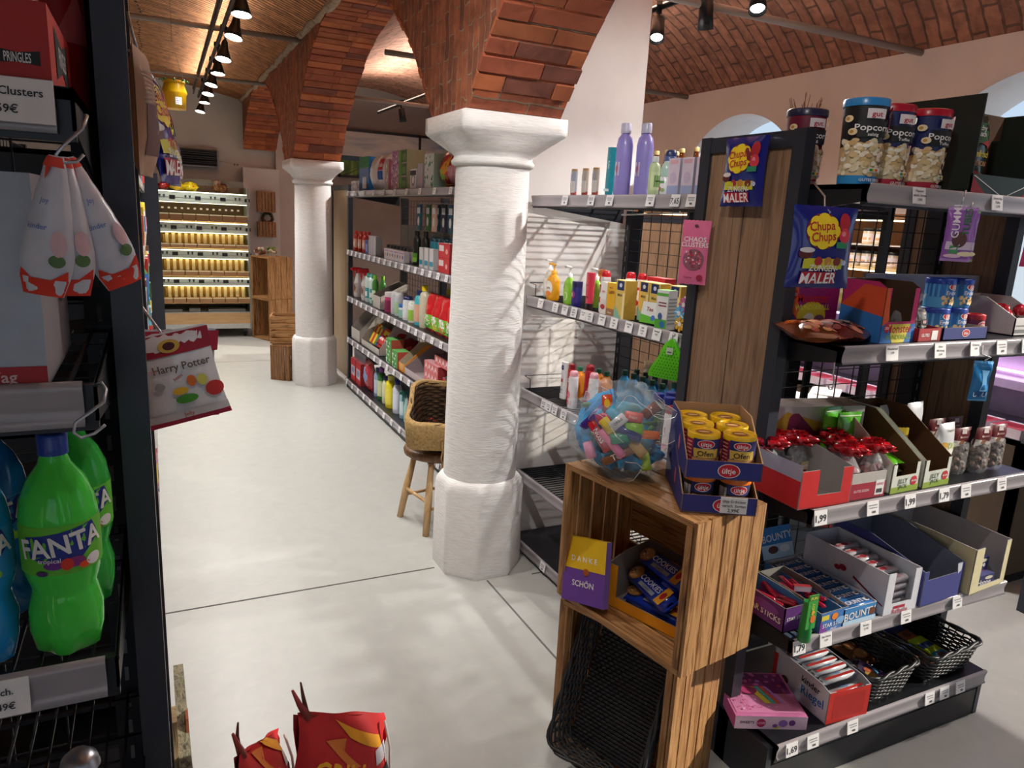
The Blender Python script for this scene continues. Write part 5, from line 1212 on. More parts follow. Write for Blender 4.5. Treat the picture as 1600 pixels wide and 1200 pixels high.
b = bottle('blue and white razor gel can', 'can', .155, .022, '#4a5f96', '#2c3a66', 'can', '#c9ccd8', [('e', 0, .08, .014, .03, '#3a4f8c'), ('r', -.012, .04, .012, .06, '#3a4f8c')], g1, lz=(.1, .75), name='gel_can'); b.location = (TX+.01, 2.125, T1); b.rotation_euler[2] = LX
b['label'] = 'blue and white gel can standing behind the roll-on deodorants'
def rollon():
    t = thing('roll_on_deodorant', 'x', 'deodorant', group=g1)
    m = MB(); m.lathe([(.022, 0), (.024, .006), (.024, .06), (.018, .066)], ('#dfe2e4', 'g'), 20); m.build('body', t)
    m = MB(); m.lathe([(.024, .062), (.0245, .085), (.020, .105), (.008, .113)], ('#a8c8bc', 'g'), 20); m.build('cap', t)
    m = MB(); m.dec(Fc(.0243), [('r', -.012, .04, .012, .048, '#5f9a5a'), ('e', -.006, .022, .008, .007, '#c05a74'), ('e', .008, .018, .008, .006, '#8fb06a')]); m.build('label_sticker', t); return t
r_ = rollon(); row(r_, [(TX-.02, 2.095, T1), (TX+.05, 2.055, T1)], 'white roll-on deodorant with mint cap', 'from the left on the upper shelf', g1, LX)
cb2 = solo('perfume_box', carton(.058, .058, .118, '#d4c8d8', '#a8a4b8', '#d8ccd8', [('r', -.02, .10, .02, .112, '#d8a8b4'), ('e', 0, .055, .018, .018, '#c4b4cc'), ('r', -.028, 0, .028, .03, '#9aa6cc')]), 'x', 'box')
row(cb2, [(TX-.025, 2.02, T1), (TX-.02, 1.955, T1), (TX-.015, 1.89, T1)], 'pale pink and lilac carton', 'from the left on the upper shelf', g1, LX)
m = MB(); m.path([(0, -.02, 0), (0, -.02, .05), (0, .12, .05), (0, .12, 0)], .002, ('#1b1c21', 'k'), 6); solo('wire_divider', m, 'black wire divider on the upper toiletries shelf beside the cartons', 'divider', (1.60, 2.072, T1), 0)
# beer bottles behind, on the far side of the unit
bt = bottle('x', 'beer bottle', .235, .031, glassy('#7a3a0c', 1, .08, .6, 0, 20, 'amber_glass'), '#b9a26a', 'beer', '#c9c0b0', [('e', 0, .08, .016, .02, '#a02a24')], 'beer bottles behind the toiletries', lz=(.2, .48))
m = MB(); m.bx(0, .33, 0, 1.15, 0, .02, steel); m.bx(.0, .012, 0, 1.15, -.03, .02, steel); m.bx(.318, .33, 0, 1.15, -.03, .02, steel)
for q in (.0, 1.13): m.bx(.30, .33, q, q+.02, -1.692, 0, steel); m.bx(0, .02, q, q+.02, -1.692, 0, steel)
solo('drinks_shelf', m, 'black shelf behind the toiletries unit carrying the beer bottles', 'shelf', (2.15, 1.88, 1.692))
row(bt, [(2.20, 3.00-.01, 1.7125), (2.20, 2.91, 1.7125), (2.27, 2.93, 1.7125), (2.20, 2.80, 1.7125), (2.20, 2.70, 1.7125), (2.20, 2.60, 1.7125)], 'brown beer bottle with metal cap', 'from the white wall behind the toiletries', 'beer bottles behind the toiletries', LX)

# middle shelf
g2 = 'toiletries on the middle shelf'
def putx(t, x, y, z, rz=LX, lb=None):
    t.location = (x, y, z); t.rotation_euler[2] = rz
    if lb: LABELS[t['label']].remove(t); t['label'] = lb; LABELS.setdefault(lb, []).append(t)
putx(pump_bottle('round clear soap bottle with white pump, partly hidden at the far end', .175, .040, '#c8c4bc', WH, '#e0dcd4', group=g2), TX+.03, 2.965, T2)
putx(pump_bottle('orange soap bottle with a yellow pump', .165, .042, '#e8a01c', '#e2a21a', '#ece4da', [('t', 'Seife', 0, .055, .016, '#555050'), ('e', 0, .03, .022, .011, '#e07820')], group=g2), TX-.01, 2.86, T2)
p_ = pump_bottle('x', .165, .033, '#8cc83c', WH, '#9ad04c', [('t', 'ISANA'[:2], -.012, .075, .02, '#2c4a6a'), ('e', .004, .035, .014, .018, '#d4e8b0'), ('e', .004, .035, .010, .014, '#8cc83c')], group=g2)
row(p_, [(TX-.015, 2.71, T2), (TX+.05, 2.60, T2)], 'light green soap bottle with white pump', 'from the column on the middle shelf', g2, LX)
putx(bottle('orange capped pump bottle behind the green soap bottles', 'soap bottle', .155, .03, '#c87a2c', '#b8641c', 'shampoo', None, (), g2), TX+.11, 2.66, T2)
t = bottle('dark violet roll-on stick between green bottle and pink tube', 'deodorant', .105, .022, '#2c2a72', '#232050', 'jar', '#3a2a80', [('e', 0, .05, .014, .016, '#a03a74'), ('t', '5', 0, .05, .02, WH)], g2); putx(t, TX-.02, 2.635, T2)
m = MB(); m.lathe([(.020, 0), (.021, .025)], ('#2a1c20', 'g'), 14, sy=.7); m.lathe([(.021, .025), (.023, .06), (.0245, .15)], ('#d63a50', 'g'), 14, sy=.6); m.dec(Ff(-.0135), [('t', 'hair', 0, .10, .012, '#7a1024'), ('r', -.012, .05, .012, .053, '#7a1024')])
solo('cosmetic_tube', m, 'coral pink tube standing on a dark cap on the middle shelf', 'cosmetic tube', (TX-.02, 2.535, T2), LX, g2)
rc = bottle('x', 'spray can', .165, .021, '#d9d4d4', '#c01824', 'can', '#e4e0e0', [('e', 0, .05, .012, .012, '#c01824'), ('r', -.014, .08, .014, .11, '#c01824')], g2, name='spray_can')
row(rc, [(TX+.0, 2.455, T2), (TX+.08, 2.40, T2), (TX+.10, 2.35, T2)], 'white and red spray can', 'from the left on the middle shelf', g2, LX)
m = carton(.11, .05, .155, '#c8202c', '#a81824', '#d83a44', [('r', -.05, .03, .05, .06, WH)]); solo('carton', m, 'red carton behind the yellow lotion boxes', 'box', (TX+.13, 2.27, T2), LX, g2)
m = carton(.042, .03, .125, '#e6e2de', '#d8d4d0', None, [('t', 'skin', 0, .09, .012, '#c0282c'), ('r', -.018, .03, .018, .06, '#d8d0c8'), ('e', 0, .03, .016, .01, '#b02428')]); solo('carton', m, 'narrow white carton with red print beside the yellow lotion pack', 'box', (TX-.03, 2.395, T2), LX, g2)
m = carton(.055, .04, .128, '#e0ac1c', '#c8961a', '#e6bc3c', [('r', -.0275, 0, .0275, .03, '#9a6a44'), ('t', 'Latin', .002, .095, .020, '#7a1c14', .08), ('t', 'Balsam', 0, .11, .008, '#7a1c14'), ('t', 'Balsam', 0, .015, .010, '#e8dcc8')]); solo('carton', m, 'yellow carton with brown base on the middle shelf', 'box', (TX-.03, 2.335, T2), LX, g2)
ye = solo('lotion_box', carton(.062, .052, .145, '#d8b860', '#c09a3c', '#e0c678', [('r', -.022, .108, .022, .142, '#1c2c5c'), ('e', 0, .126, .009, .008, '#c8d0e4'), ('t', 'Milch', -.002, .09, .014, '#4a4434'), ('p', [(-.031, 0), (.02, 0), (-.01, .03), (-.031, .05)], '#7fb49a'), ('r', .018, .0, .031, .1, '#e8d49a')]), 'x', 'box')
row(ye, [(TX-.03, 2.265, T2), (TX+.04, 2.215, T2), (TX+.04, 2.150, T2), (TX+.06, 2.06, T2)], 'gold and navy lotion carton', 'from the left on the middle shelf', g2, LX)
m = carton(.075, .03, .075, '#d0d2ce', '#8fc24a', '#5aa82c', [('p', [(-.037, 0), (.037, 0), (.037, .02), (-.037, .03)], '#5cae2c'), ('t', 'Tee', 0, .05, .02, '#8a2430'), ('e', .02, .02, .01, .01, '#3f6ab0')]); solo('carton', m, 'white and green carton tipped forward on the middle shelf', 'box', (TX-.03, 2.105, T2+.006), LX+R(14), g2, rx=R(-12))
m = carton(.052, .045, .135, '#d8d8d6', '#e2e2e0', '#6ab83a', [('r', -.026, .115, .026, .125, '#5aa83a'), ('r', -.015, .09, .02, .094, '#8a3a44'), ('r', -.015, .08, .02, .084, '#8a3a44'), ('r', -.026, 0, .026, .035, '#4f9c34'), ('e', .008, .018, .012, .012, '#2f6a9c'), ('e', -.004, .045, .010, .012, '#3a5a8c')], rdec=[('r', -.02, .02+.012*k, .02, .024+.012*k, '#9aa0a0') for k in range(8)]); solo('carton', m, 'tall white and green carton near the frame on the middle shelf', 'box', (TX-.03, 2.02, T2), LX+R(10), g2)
m = carton(.16, .05, .12, '#23262c', '#1a1c22', '#30343c', [('e', -.04, .08, .015, .022, '#9ab0b8'), ('e', .0, .08, .015, .022, '#9ab0b8')]); solo('black_tubs', m, 'dark carton with pale rings at the back of the middle shelf', 'box', (TX+.15, 2.04, T2), LX, g2)
for x_, y_, z_, c, lb in [(1.532, 1.862, 1.355, '#c46a9a', 'mauve'), (1.530, 1.878, 1.325, '#5fb0d8', 'light blue'), (1.528, 1.868, 1.292, '#d8a83a', 'golden')]:
    m = MB()
    F = lambda u, v, o=0: (-.003-o, -u, v)
    for k in range(8):
        a = k*PI/4
        m.add([F(0, 0), F(.022*Cc(a-.25), .022*S(a-.25)), F(.027*Cc(a), .027*S(a)), F(.022*Cc(a+.25), .022*S(a+.25)), (.001, 0, 0), (.001, -.022*Cc(a-.25), .022*S(a-.25)), (.001, -.027*Cc(a), .027*S(a)), (.001, -.022*Cc(a+.25), .022*S(a+.25))], [(0, 1, 2, 3), (4, 7, 6, 5), (1, 5, 6, 2), (2, 6, 7, 3), (0, 4, 5, 1), (3, 7, 4, 0)], (c, 'g'))
    m.dec(F, [('e', 0, 0, .008, .008, WH)], .001)
    solo('flower_ornament', m, lb + ' plastic flower hanging at the frame above the green bag', 'flower ornament', (x_, y_, z_))
m = MB()
def tri(u, v):
    z = v*.135; w_ = .075*(1-v)**.8+.006; return (-.008*S(PI*v)-.004*Cc((u-.5)*PI), (u-.5)*2*w_+.004*S(v*9), z)
m.grid(tri, 10, 12, ('#5cc01e', 'g')); m.grid(lambda u, v: (tri(1-u, v)[0]+.010, tri(1-u, v)[1], tri(1-u, v)[2]), 10, 12, ('#4aa818', 'g'))
for r0 in range(11):
    v = .06+r0*.075; w_ = .075*(1-v)**.8
    for k in range(int(w_*2/.011)):
        y = -w_+.008+k*.011; x = tri(.5+y/(2*w_+.012), v)[0]
        m.add([(x-.0012, y-.003, v*.135-.002), (x-.0012, y+.003, v*.135-.002), (x-.0012, y, v*.135+.0035)], [(0, 1, 2)], ('#2c7a10', 'g'))
m.dec(lambda u, v, o=0: (-.0135-o, -u, v), [('r', -.012, .085, .012, .108, '#b8c4b0'), ('r', -.008, .09, .008, .095, '#606860')])
t = thing('pot_scrubber', 'bright green textured triangle hanging at the frame below the flowers', 'scrubber', (1.505, 1.868, 1.108), R(22)); m.build('body', t)
m = MB(); m.path([(0, 0, .135), (0, .004, .15), (0, -.004, .158), (0, -.006, .146)], .002, ('#dfe2e4', 's'), 6); m.build('loop', t)
# peg bars under the upper shelf and end guards
m = MB(); m.path([(0, 0, 0), (0, -.34, .012), (-.0, -.35, .03), (.0, -.38, .032), (0, -.42, .032)], .003, ('#b9bcc0', 'm'), 8); m.path([(.05, -.06, .03), (.05, -.36, .036)], .0028, ('#b9bcc0', 'm'), 8)
m.at((0.02, -.06, .022), rz=R(-30)); m.box(.012, .06, .003, ('#c9ccd0', 's'))
solo('hook_bar', m, 'thin chrome hook bar under the upper toiletries shelf', 'hook bar', (1.60, 2.36, 1.632))
for z, y0, x1, lb in ((T2, 3.03, 1.70, 'small black wire end guard on the middle toiletries shelf by the column'), (T3, 3.03, 2.0, 'long black wire end guard on the third toiletries shelf by the column')):
    m = MB(); m.path([(1.575, y0-.06, z), (1.575, y0-.06, z+.055), (1.575, y0, z+.06), (x1, y0, z+.06), (x1, y0, z)], .002, ('#1b1c21', 'k'), 6); solo('wire_guard', m, lb, 'wire guard')

# third shelf
g3 = 'toiletries on the third shelf'
m = MB(); m.lathe([(.022, .0), (.023, .02)], (WH, 'g'), 14, sy=.7); m.lathe([(.023, .02), (.025, .17)], ('#e2e2e6', 'g'), 14, sy=.5); m.dec(Ff(-.0125), [('e', 0, .145, .011, .011, '#1c2f7c'), ('t', 'NIVEA', 0, .145, .008, WH), ('e', 0, .085, .008, .009, '#c02434'), ('r', -.008, .04, .008, .044, '#8890a0')])
solo('lotion_tube', m, 'white and blue lotion tube, leftmost on the third toiletries shelf', 'lotion tube', (1.66, 2.80, T3), LX, g3)
m = MB(); m.lathe([(.02, .0), (.022, .02), (.023, .15), (.02, .16)], ('#b81c2a', 'g'), 14, sy=.6); m.lathe([(.017, .16), (.018, .18)], ('#8c1220', 'g'), 14, sy=.7); m.dec(Ff(-.0138), [('t', 'fa', 0, .11, .03, WH, PI/2), ('r', -.008, .04, .008, .045, '#e8c8cc')])
solo('shower_bottle', m, 'red shower bottle between the white tube and the pink capped cans', 'shower gel', (1.635, 2.70, T3), LX, g3)
rc = bottle('x', 'spray can', .165, .0215, '#e2dde2', '#e8a8b4', 'can', '#e8e4e8', [('e', 0, .06, .010, .018, '#d8849a'), ('r', -.016, .015, .016, .035, '#c02c44')], g3, name='spray_can', lz=(.02, .74))
row(rc, [(1.612, 2.64, T3), (1.68, 2.585, T3)], 'white spray can with pink cap', 'from the left on the third shelf', g3, LX)
m = bottle('x', 'spray can', .175, .022, '#a81c2c', '#8c1220', 'can', None, (), g3, name='spray_can'); putx(m, 1.73, 2.70, T3, LX, 'dark red spray can standing behind the pink capped cans')
def many(n00, n0, spots, cat, desc, tail, g, **k):
    t = bottle('x', cat, group=g, **k); row(t, spots, desc, tail, g, LX); return t
many(0, 0, [(1.74+.062*(i//3), 2.80-.065*(i % 3), T3) for i in range(6)], 'mouthwash bottle', 'orange bottle with green cap', 'front row first on the third shelf', g3, h=.145, r=.029, body='#e08a1c', cap='#1c6a4a', kind='round', name='mouthwash_bottle')
many(0, 0, [(1.82+.062*(i//5), 2.56-.066*(i % 5), T3) for i in range(10)], 'mouthwash bottle', 'blue bottle with dark green cap', 'front row first on the third shelf', g3, h=.175, r=.029, body='#3a8ab8', cap='#123c30', kind='round', name='mouthwash_bottle', capr=.02)
many(0, 0, [(1.96, 2.58-.07*i, T3) for i in range(6)], 'bottle', 'cream capped white bottle', 'at the back of the third shelf', g3, h=.205, r=.028, body='#d8d4c8', cap='#d8cfae', kind='shampoo', name='lotion_bottle', capr=.022)
many(0, 0, [(1.70+.058*(i % 2), 2.16-.066*(i//2), T3) for i in range(6)], 'shampoo bottle', 'black bottle with navy cap', 'from the candy bag on the third shelf', g3, h=.175, r=.027, body='#1c1c24', cap='#1f2a7c', kind='shampoo', name='shampoo_bottle', capr=.022)
t = bottle('white lotion bottle with magenta cap standing in front near the oak panel', 'lotion bottle', .185, .025, '#dcd8dc', '#9c1440', 'can', '#e0d8dc', [('t', 'milk', 0, .1, .012, '#8a8490', PI/2), ('r', -.012, .03, .012, .05, '#d8a0b4')], g3, name='lotion_bottle'); t.location = (1.603, 1.955, T3); t.rotation_euler[2] = LX
m = carton(.03, .03, .19, WH, '#e4e2e0', None, [('r', -.015, .0, .015, .08, '#c02430')]); solo('carton', m, 'slim white and red carton touching the frame on the third shelf', 'box', (1.60, 1.905, T3), LX, g3)
# ================================================================== goods on the long household unit (front faces -x), far end first
HX = 1.56
H1, H2, H3, H4, H5 = 1.7525, 1.2525, .8455, .4725, .0885
def hput(name, m, lb, cat, y, z, d, g, dx_=0, rz=0): return solo(name, m, lb, cat, (HX+.02+d/2+dx_, y, z), LX+rz, g)
G1 = 'paper goods on the top household shelf'
hput('tissue_pack', carton(.26, .14, .085, '#c9c9c9', '#b9b9b9', '#d5d5d5', flowers(14, ['#a0a0a4', '#e6e6e8', '#8d8d92'], .22, .08, 2, .02)), 'low white pack at the far end of the top household shelf', 'paper pack', 6.36, H1, .14, G1)
hput('diaper_pack', carton(.20, .16, .27, '#1f63a8', '#2f7dc0', '#2a70b0', [('r', -.1, .18, .1, .27, '#4a9060'), ('r', -.1, .0, .1, .06, '#123a70'), ('r', -.03, .02, .05, .11, '#c9d0d8')], fin='f'), 'tall blue and green pack near the far end of the top shelf', 'paper pack', 6.08, H1, .16, G1, rz=R(8))
for i, (y, c, lb) in enumerate([(5.84, '#d9d6d6', 'white soft pack with red corner right of the blue pack'), (5.62, '#dcd9d9', 'white soft pack with red and blue square on the top shelf')]):
    d = [('r', -.10, .19, -.04, .235, '#c9202c')] if i == 0 else [('r', -.07, .15, .07, .235, '#c2202c'), ('r', -.07, .08, .07, .145, '#1f4f9c'), ('t', 'Danke', 0, .19, .05, WH)]
    hput('tissue_pack', bag(.21, .27, .14, c, d, sd=i, wr=.006, pw=.25, fin='g'), lb, 'paper pack', y, H1, .14, G1)
hput('tissue_pack', carton(.10, .14, .22, '#b8a4a8', '#b86a7a', '#c8c0c0', flowers(14, ['#c23a5a', '#e0b0a0', '#9ac04a', '#e8e0e0'], .09, .2, 2, .014)), 'narrow flowered pack next to the stacked tissue boxes', 'paper pack', 5.42, H1, .14, G1)
tb = solo('tissue_box', carton(.36, .13, .088, '#b890ac', '#9a9a7a', '#7f8a5a', flowers(26, ['#8a2a74', '#d888b8', '#efe6ee', '#6a3a7a', '#f2c8dc'], .17, .08, 3, .012, -.09, .004) + [('r', .0, 0, .06, .088, '#5f9a3c'), ('r', .065, .004, .18, .084, '#4a6a3a'), ('r', .08, .02, .16, .06, '#6a8a4a')]), 'x', 'tissue box')
row(tb, [(HX+.085, 5.12, H1), (HX+.085, 5.12, H1+.0885), (HX+.085, 5.12, H1+.177)], 'flowered green and pink tissue box', 'from the bottom of the stack', G1, LX)
hput('tissue_box', carton(.13, .12, .13, '#d8d6d4', '#c4c0be', '#a08c70', [('e', 0, .06, .04, .04, '#8a8a8c'), ('e', 0, .06, .025, .025, WH), ('r', -.06, .09, .06, .12, '#2a2a2c')]), 'white box with dark circle beside the tissue stack', 'tissue box', 4.80, H1, .12, G1)
hput('tissue_box', carton(.10, .12, .16, '#b4adb6', '#a49ca8', '#8a6c50', []), 'lilac grey tall box on the top household shelf', 'tissue box', 4.66, H1, .12, G1)
hput('tissue_box', carton(.17, .12, .21, '#d4dad6', '#8fb0a0', '#c0ccc8', flowers(26, ['#2f8a6a', '#1f6a5a', '#e8eeea', '#4aa080'], .15, .2, 5, .014)), 'white pack with green leaf print on the top shelf', 'tissue box', 4.49, H1, .12, G1)
hput('toilet_paper_pack', bag(.36, .23, .2, '#c3202c', [('p', [(-.12, .10), (.06, .20), (.06, .11), (-.04, .07)], '#e6a01c'), ('r', -.17, .02, .0, .06, '#d8c04a'), ('e', -.08, .08, .06, .03, '#9ac04a'), ('p', [(.02, .02), (.17, .02), (.17, .14), (.04, .12)], '#d88a9a')] + [('r', .03+.018*k, .03, .036+.018*k, .12, '#e8c4c8') for k in range(7)], sd=3, wr=.006, pw=.2), 'large red and yellow toilet paper pack beside the front column', 'paper pack', 4.20, H1, .2, G1)
hput('tissue_pack', bag(.30, .12, .14, '#c9b4bc', [('r', -.1, .03, .1, .08, '#b04a6a')], sd=5, wr=.008, pw=.25, fin='g'), 'pale crumpled pack lying on top of the red toilet paper pack', 'paper pack', 4.22, H1+.228, .14, G1)

G2 = 'care products on the second household shelf'
for i in range(5):
    t = bottle('x', 'bottle', .17, .035, ['#b8281c', '#c43a20', '#a8241c', '#c8341c', '#b82c20'][i], '#c0341c', 'shampoo', '#d8a08a', [('r', -.02, .04, .02, .08, '#e8d8c8')], G2, n=12); putx(t, HX+.06+.05*(i % 2), 6.46-.075*i, H2, LX, 'red and orange bottle, %s from the far end of the second shelf' % ORD[i])
hput('small_box', carton(.09, .05, .11, '#3a4a86', '#d0cccc', None, [('r', -.03, .02, .03, .08, '#8a8ac0')]), 'small navy box on the second household shelf', 'box', 5.98, H2, .05, G2)
hput('small_box', carton(.20, .05, .15, '#bdb8bc', '#a8a4a8', None, [('r', -.06, .0, -.055, .15, '#8a868a'), ('r', .02, .0, .025, .15, '#8a868a')]), 'pale grey box group on the second household shelf', 'box', 5.80, H2, .05, G2)
hb = solo('folded_carton', carton(.185, .03, .19, '#8f8880', '#7d776f', None, [('r', -.092, 0, -.088, .19, '#5d5852')]), 'x', 'carton')
row(hb, [(HX+.24, 5.62-.19*i, H2+.06) for i in range(8)], 'grey beige carton', 'from the far end at the back of shelf two', G2, LX)
m = MB(); m.bx(0, 1.6, 0, .28, 0, .058, ('#2a2b30', 's')); solo('shelf_riser', m, 'black riser under the grey beige cartons on the second shelf', 'riser', (HX+.21, 5.75, H2), LX)
bj = bottle('x', 'jar', .10, .033, '#c9b8c0', '#1b1a1e', 'jar', '#d8c8d0', [('e', 0, .035, .016, .014, '#a03048')], G2, n=14, name='jar')
row(bj, [(HX+.10, 5.55-.085*i, H2) for i in range(7)], 'black capped jar', 'from the far end of the second household shelf', G2, LX)
sb = solo('small_box', carton(.12, .04, .075, '#dcd2d4', '#c8c0c4', None, [('e', -.03, .035, .014, .014, '#c08a4a'), ('e', .03, .035, .014, .014, '#6a7ab0'), ('r', -.05, .058, .05, .068, '#b890b8')]), 'x', 'box')
row(sb, [(HX+.045, 5.42-.125*i, H2) for i in range(4)], 'small white and pink box', 'from the far end of the second household shelf', G2, LX)
bs_ = bottle('x', 'shampoo bottle', .23, .036, '#1c1e1c', '#141416', 'shampoo', '#5a9a2c', [('r', -.04, .02, .04, .05, '#8ac83c')], G2, n=14, lz=(.12, .35), name='shampoo_bottle')
row(bs_, [(HX+.07, 4.84, H2), (HX+.09, 4.72, H2)], 'black shampoo bottle with green label', 'from the far end', G2, LX)
tc_ = bottle('x', 'spray can', .20, .03, '#1f7c90', '#143844', 'can', '#c9d4d8', [('r', -.02, .03, .02, .06, '#2f9ab0')], G2, n=14, name='spray_can')
row(tc_, [(HX+.11, 4.60-.085*i, H2) for i in range(6)], 'teal spray can with dark cap', 'from the far end of the second shelf', G2, LX)
ws = solo('small_box', carton(.07, .04, .13, '#d4d0d0', '#bcb8ba', None, [('r', -.03, .02, .03, .05, '#3a9ab0')]), 'x', 'box')
row(ws, [(HX+.045, 4.62-.10*i, H2) for i in range(3)], 'narrow white box', 'from the far end before the teal cans', G2, LX)
rb_ = solo('small_box', carton(.19, .06, .088, '#c43a3c', '#9a2a2c', '#e0b8b8', [('r', -.08, .04, .0, .075, '#e2ccc8'), ('e', .05, .04, .02, .016, '#e0a0a0')]), 'x', 'box')
row(rb_, [(HX+.055, 4.20, H2), (HX+.055, 4.20, H2+.089)], 'red and white box', 'from the bottom beside the front column', G2, LX)
for i in range(8):
    c = ['#1a5a6a', '#3a6a3a', '#123a4c', '#c8a08a', '#2a2a3a', '#b08a7a', '#1c4a5a', '#d8cfd0'][i]
    t = hang('blister_pack', carton(.07, .012, .17, c, c, None, [('r', -.03, .11, .03, .15, '#cfcdd2'), ('e', 0, .06, .02, .03, '#d8d4d0')]), 'hanging blister pack, %s from the left of the hook row' % ORD[i], 'blister pack', (HX+.09+.03*(i % 3), 4.86-.10*i, H2+.235), LX, [(0, 0, .165), (0, .0, .18), (0, .25, .185)], group='packs hanging on hooks')

G3 = 'cleaning bottles on the third household shelf'
rn = random.Random(11)
tr = bottle('x', 'spray bottle', .27, .042, '#d8d2d0', '#c01824', 'trig', '#b8a8a0', [('e', 0, .08, .03, .03, '#7a4a3a')], G3, n=14, lz=(.15, .45), name='spray_bottle')
row(tr, [(HX+.07, 6.46, H3), (HX+.10, 6.33, H3), (HX+.07, 6.20, H3)], 'cleaner bottle with red trigger', 'from the far end', G3, LX)
tq = bottle('x', 'bottle', .24, .04, '#c8dcd8', '#4a9a8a', 'shampoo', '#3a9aa0', [('r', -.03, .05, .03, .09, WH)], G3, n=14, lz=(.15, .5)); row(tq, [(HX+.07, 6.08, H3), (HX+.08, 5.97, H3)], 'teal and white bottle', 'from the far end of the third shelf', G3, LX)
tg = bottle('x', 'bottle', .24, .035, '#4a8a3a', '#8ac83c', 'shampoo', '#d8e8c8', (), G3, n=14, lz=(.15, .5)); row(tg, [(HX+.07, 5.88, H3), (HX+.12, 5.84, H3)], 'dish soap bottle, green', 'from the far end', G3, LX)
hput('cardboard_tray', tray(.22, .22, .10, .20, '#b8b0a8', '#8f887f', cut=.9), 'grey tall tray on the third household shelf', 'tray', 5.66, H3, .22, G3)
for i, (y, h, r, b_, c_, k, l_, lb) in enumerate([
    (5.46, .15, .045, '#c8447a', '#d8ccd0', 'jar', '#8a2a50', 'magenta jar with pale lid on the third household shelf'),
    (5.33, .17, .035, '#c9ccd2', '#dcdcde', 'can', None, 'white spray can beside the magenta jar'), (5.24, .17, .035, '#cfd2d8', '#dcdcde', 'can', '#b0d0a8', 'white and pale green can on the third shelf'),
    (5.13, .10, .035, '#d8e0dc', '#2f6ab0', 'jar', '#8ac0b0', 'low white jar with blue lid on the third shelf'), (5.02, .17, .04, '#dcdce0', '#232a5c', 'can', '#e4e4e8', 'white can with a navy cap on the third shelf'),
    (4.90, .15, .04, '#e0dfd4', '#d8d8d0', 'can', '#9ac04a', 'white can with lime label on the third shelf'), (4.78, .24, .042, '#4ab0c0', '#1c2c5c', 'shampoo', '#d8a48a', 'turquoise bottle with navy cap on the third shelf')]):
    t = bottle('x', 'bottle', h, r, b_, c_, k, l_, (), G3, n=14, lz=(.1, .6)); putx(t, HX+.075, y, H3, LX, lb)
yb = bottle('x', 'detergent bottle', .285, .048, '#c9c0a8', '#e8d01c', 'shampoo', None, (), G3, n=16, name='detergent_bottle', capr=.024)
row(yb, [(HX+.075, 4.66, H3), (HX+.16, 4.42, H3), (HX+.16, 4.26, H3)], 'cream bottle with yellow cap', 'from the far end of the third shelf', G3, LX)
for i in range(4):
    solo('detergent_bag', bag(.15, .25, .07, '#c61c24', [('r', -.07, .02, .07, .11, '#7ab83a'), ('e', .0, .07, .05, .04, '#e6e2dc'), ('t', 'Frisch', 0, .10, .03, WH), ('e', 0, .04, .05, .02, ['#4a9a2c', '#c9c23a', '#d8743a', '#4a9a2c'][i])], sd=i, wr=.007), 'red and green refill bag, %s from the cream bottle' % ORD[i], 'refill bag', (HX+.06, 4.52-.135*i, H3), LX, 'red refill bags on the third household shelf', rx=R(-6))
t = bottle('x', 'bottle', .14, .04, '#4a7ab8', '#e07a1c', 'can', '#2a4a8c', [('r', -.03, .02, .03, .05, WH)], G3, n=14); putx(t, HX+.045, 3.97, H3, LX, 'blue can with an orange cap beside the front column')

G4 = 'goods on the fourth household shelf'
hput('cardboard_tray', tray(.30, .30, .10, .27, '#c4bcb4', '#b3aba3', cut=.5), 'tall grey cardboard tray at the far end of the fourth shelf', 'tray', 6.33, H4, .30, G4)
hput('cardboard_tray', tray(.55, .32, .05, .24, '#b8b0a8', '#a59d95', cut=.4), 'wide grey cardboard tray holding booklets on the fourth shelf', 'tray', 5.85, H4, .32, G4)
for i in range(6):
    c = ['#d8b81c', '#c8281c', '#e0c82c', '#4a7a3a', '#2a4a8c', '#b8281c'][i]
    solo('booklet_pack', carton(.12, .015, .17, c, c, None, [('r', -.05, .09, .05, .15, ['#c8281c', '#e8d02c'][i % 2])]), 'leaning colourful flat pack, %s from the far end' % ORD[i], 'flat pack', (HX+.09, 6.02-.05*i, H4+.025), LX+R(10), 'leaning flat packs on the fourth shelf', rx=R(-24), ry=R(10))
for i in range(5):
    solo('red_bag', bag(.20, .15, .07, ['#c41c20', '#b01820', '#d0302c', '#a8181c', '#c82420'][i], [('e', 0, .08, .05, .03, '#e0484a'), ('r', -.05, .03, .05, .05, '#e8c8c0')], sd=i, wr=.009), 'crumpled red bag, %s from the far end of the fourth shelf' % ORD[i], 'bag', (HX+.08+.03*(i % 2), 5.78-.15*i, H4+.06+.03*(i % 2)), LX, 'crumpled red bags on the fourth shelf', rx=R(-58))
gb_ = solo('small_box', carton(.14, .10, .062, '#4a9048', '#b8503c', '#5aa050', flowers(10, ['#e4ece0', '#2a6a34', '#c9dcc0'], .12, .055, 7, .012)), 'x', 'box')
row(gb_, [(HX+.065, 5.30, H4), (HX+.065, 5.30, H4+.063), (HX+.065, 5.30, H4+.126), (HX+.065, 5.14, H4), (HX+.065, 5.14, H4+.063)], 'green patterned box', 'counted upward, far stack first', G4, LX)
hput('cardboard_tray', tray(.14, .26, .06, .2, '#d8881c', '#b8a88c', [('e', 0, .035, .04, .02, '#c9a070')], cut=.6), 'orange fronted display tray next to the green boxes', 'tray', 4.98, H4, .26, G4)
hput('cardboard_tray', tray(.46, .30, .05, .20, '#b8a8a8', '#98888a', cut=.7), 'grey pink open tray in the middle of the fourth shelf', 'tray', 4.68, H4, .30, G4)
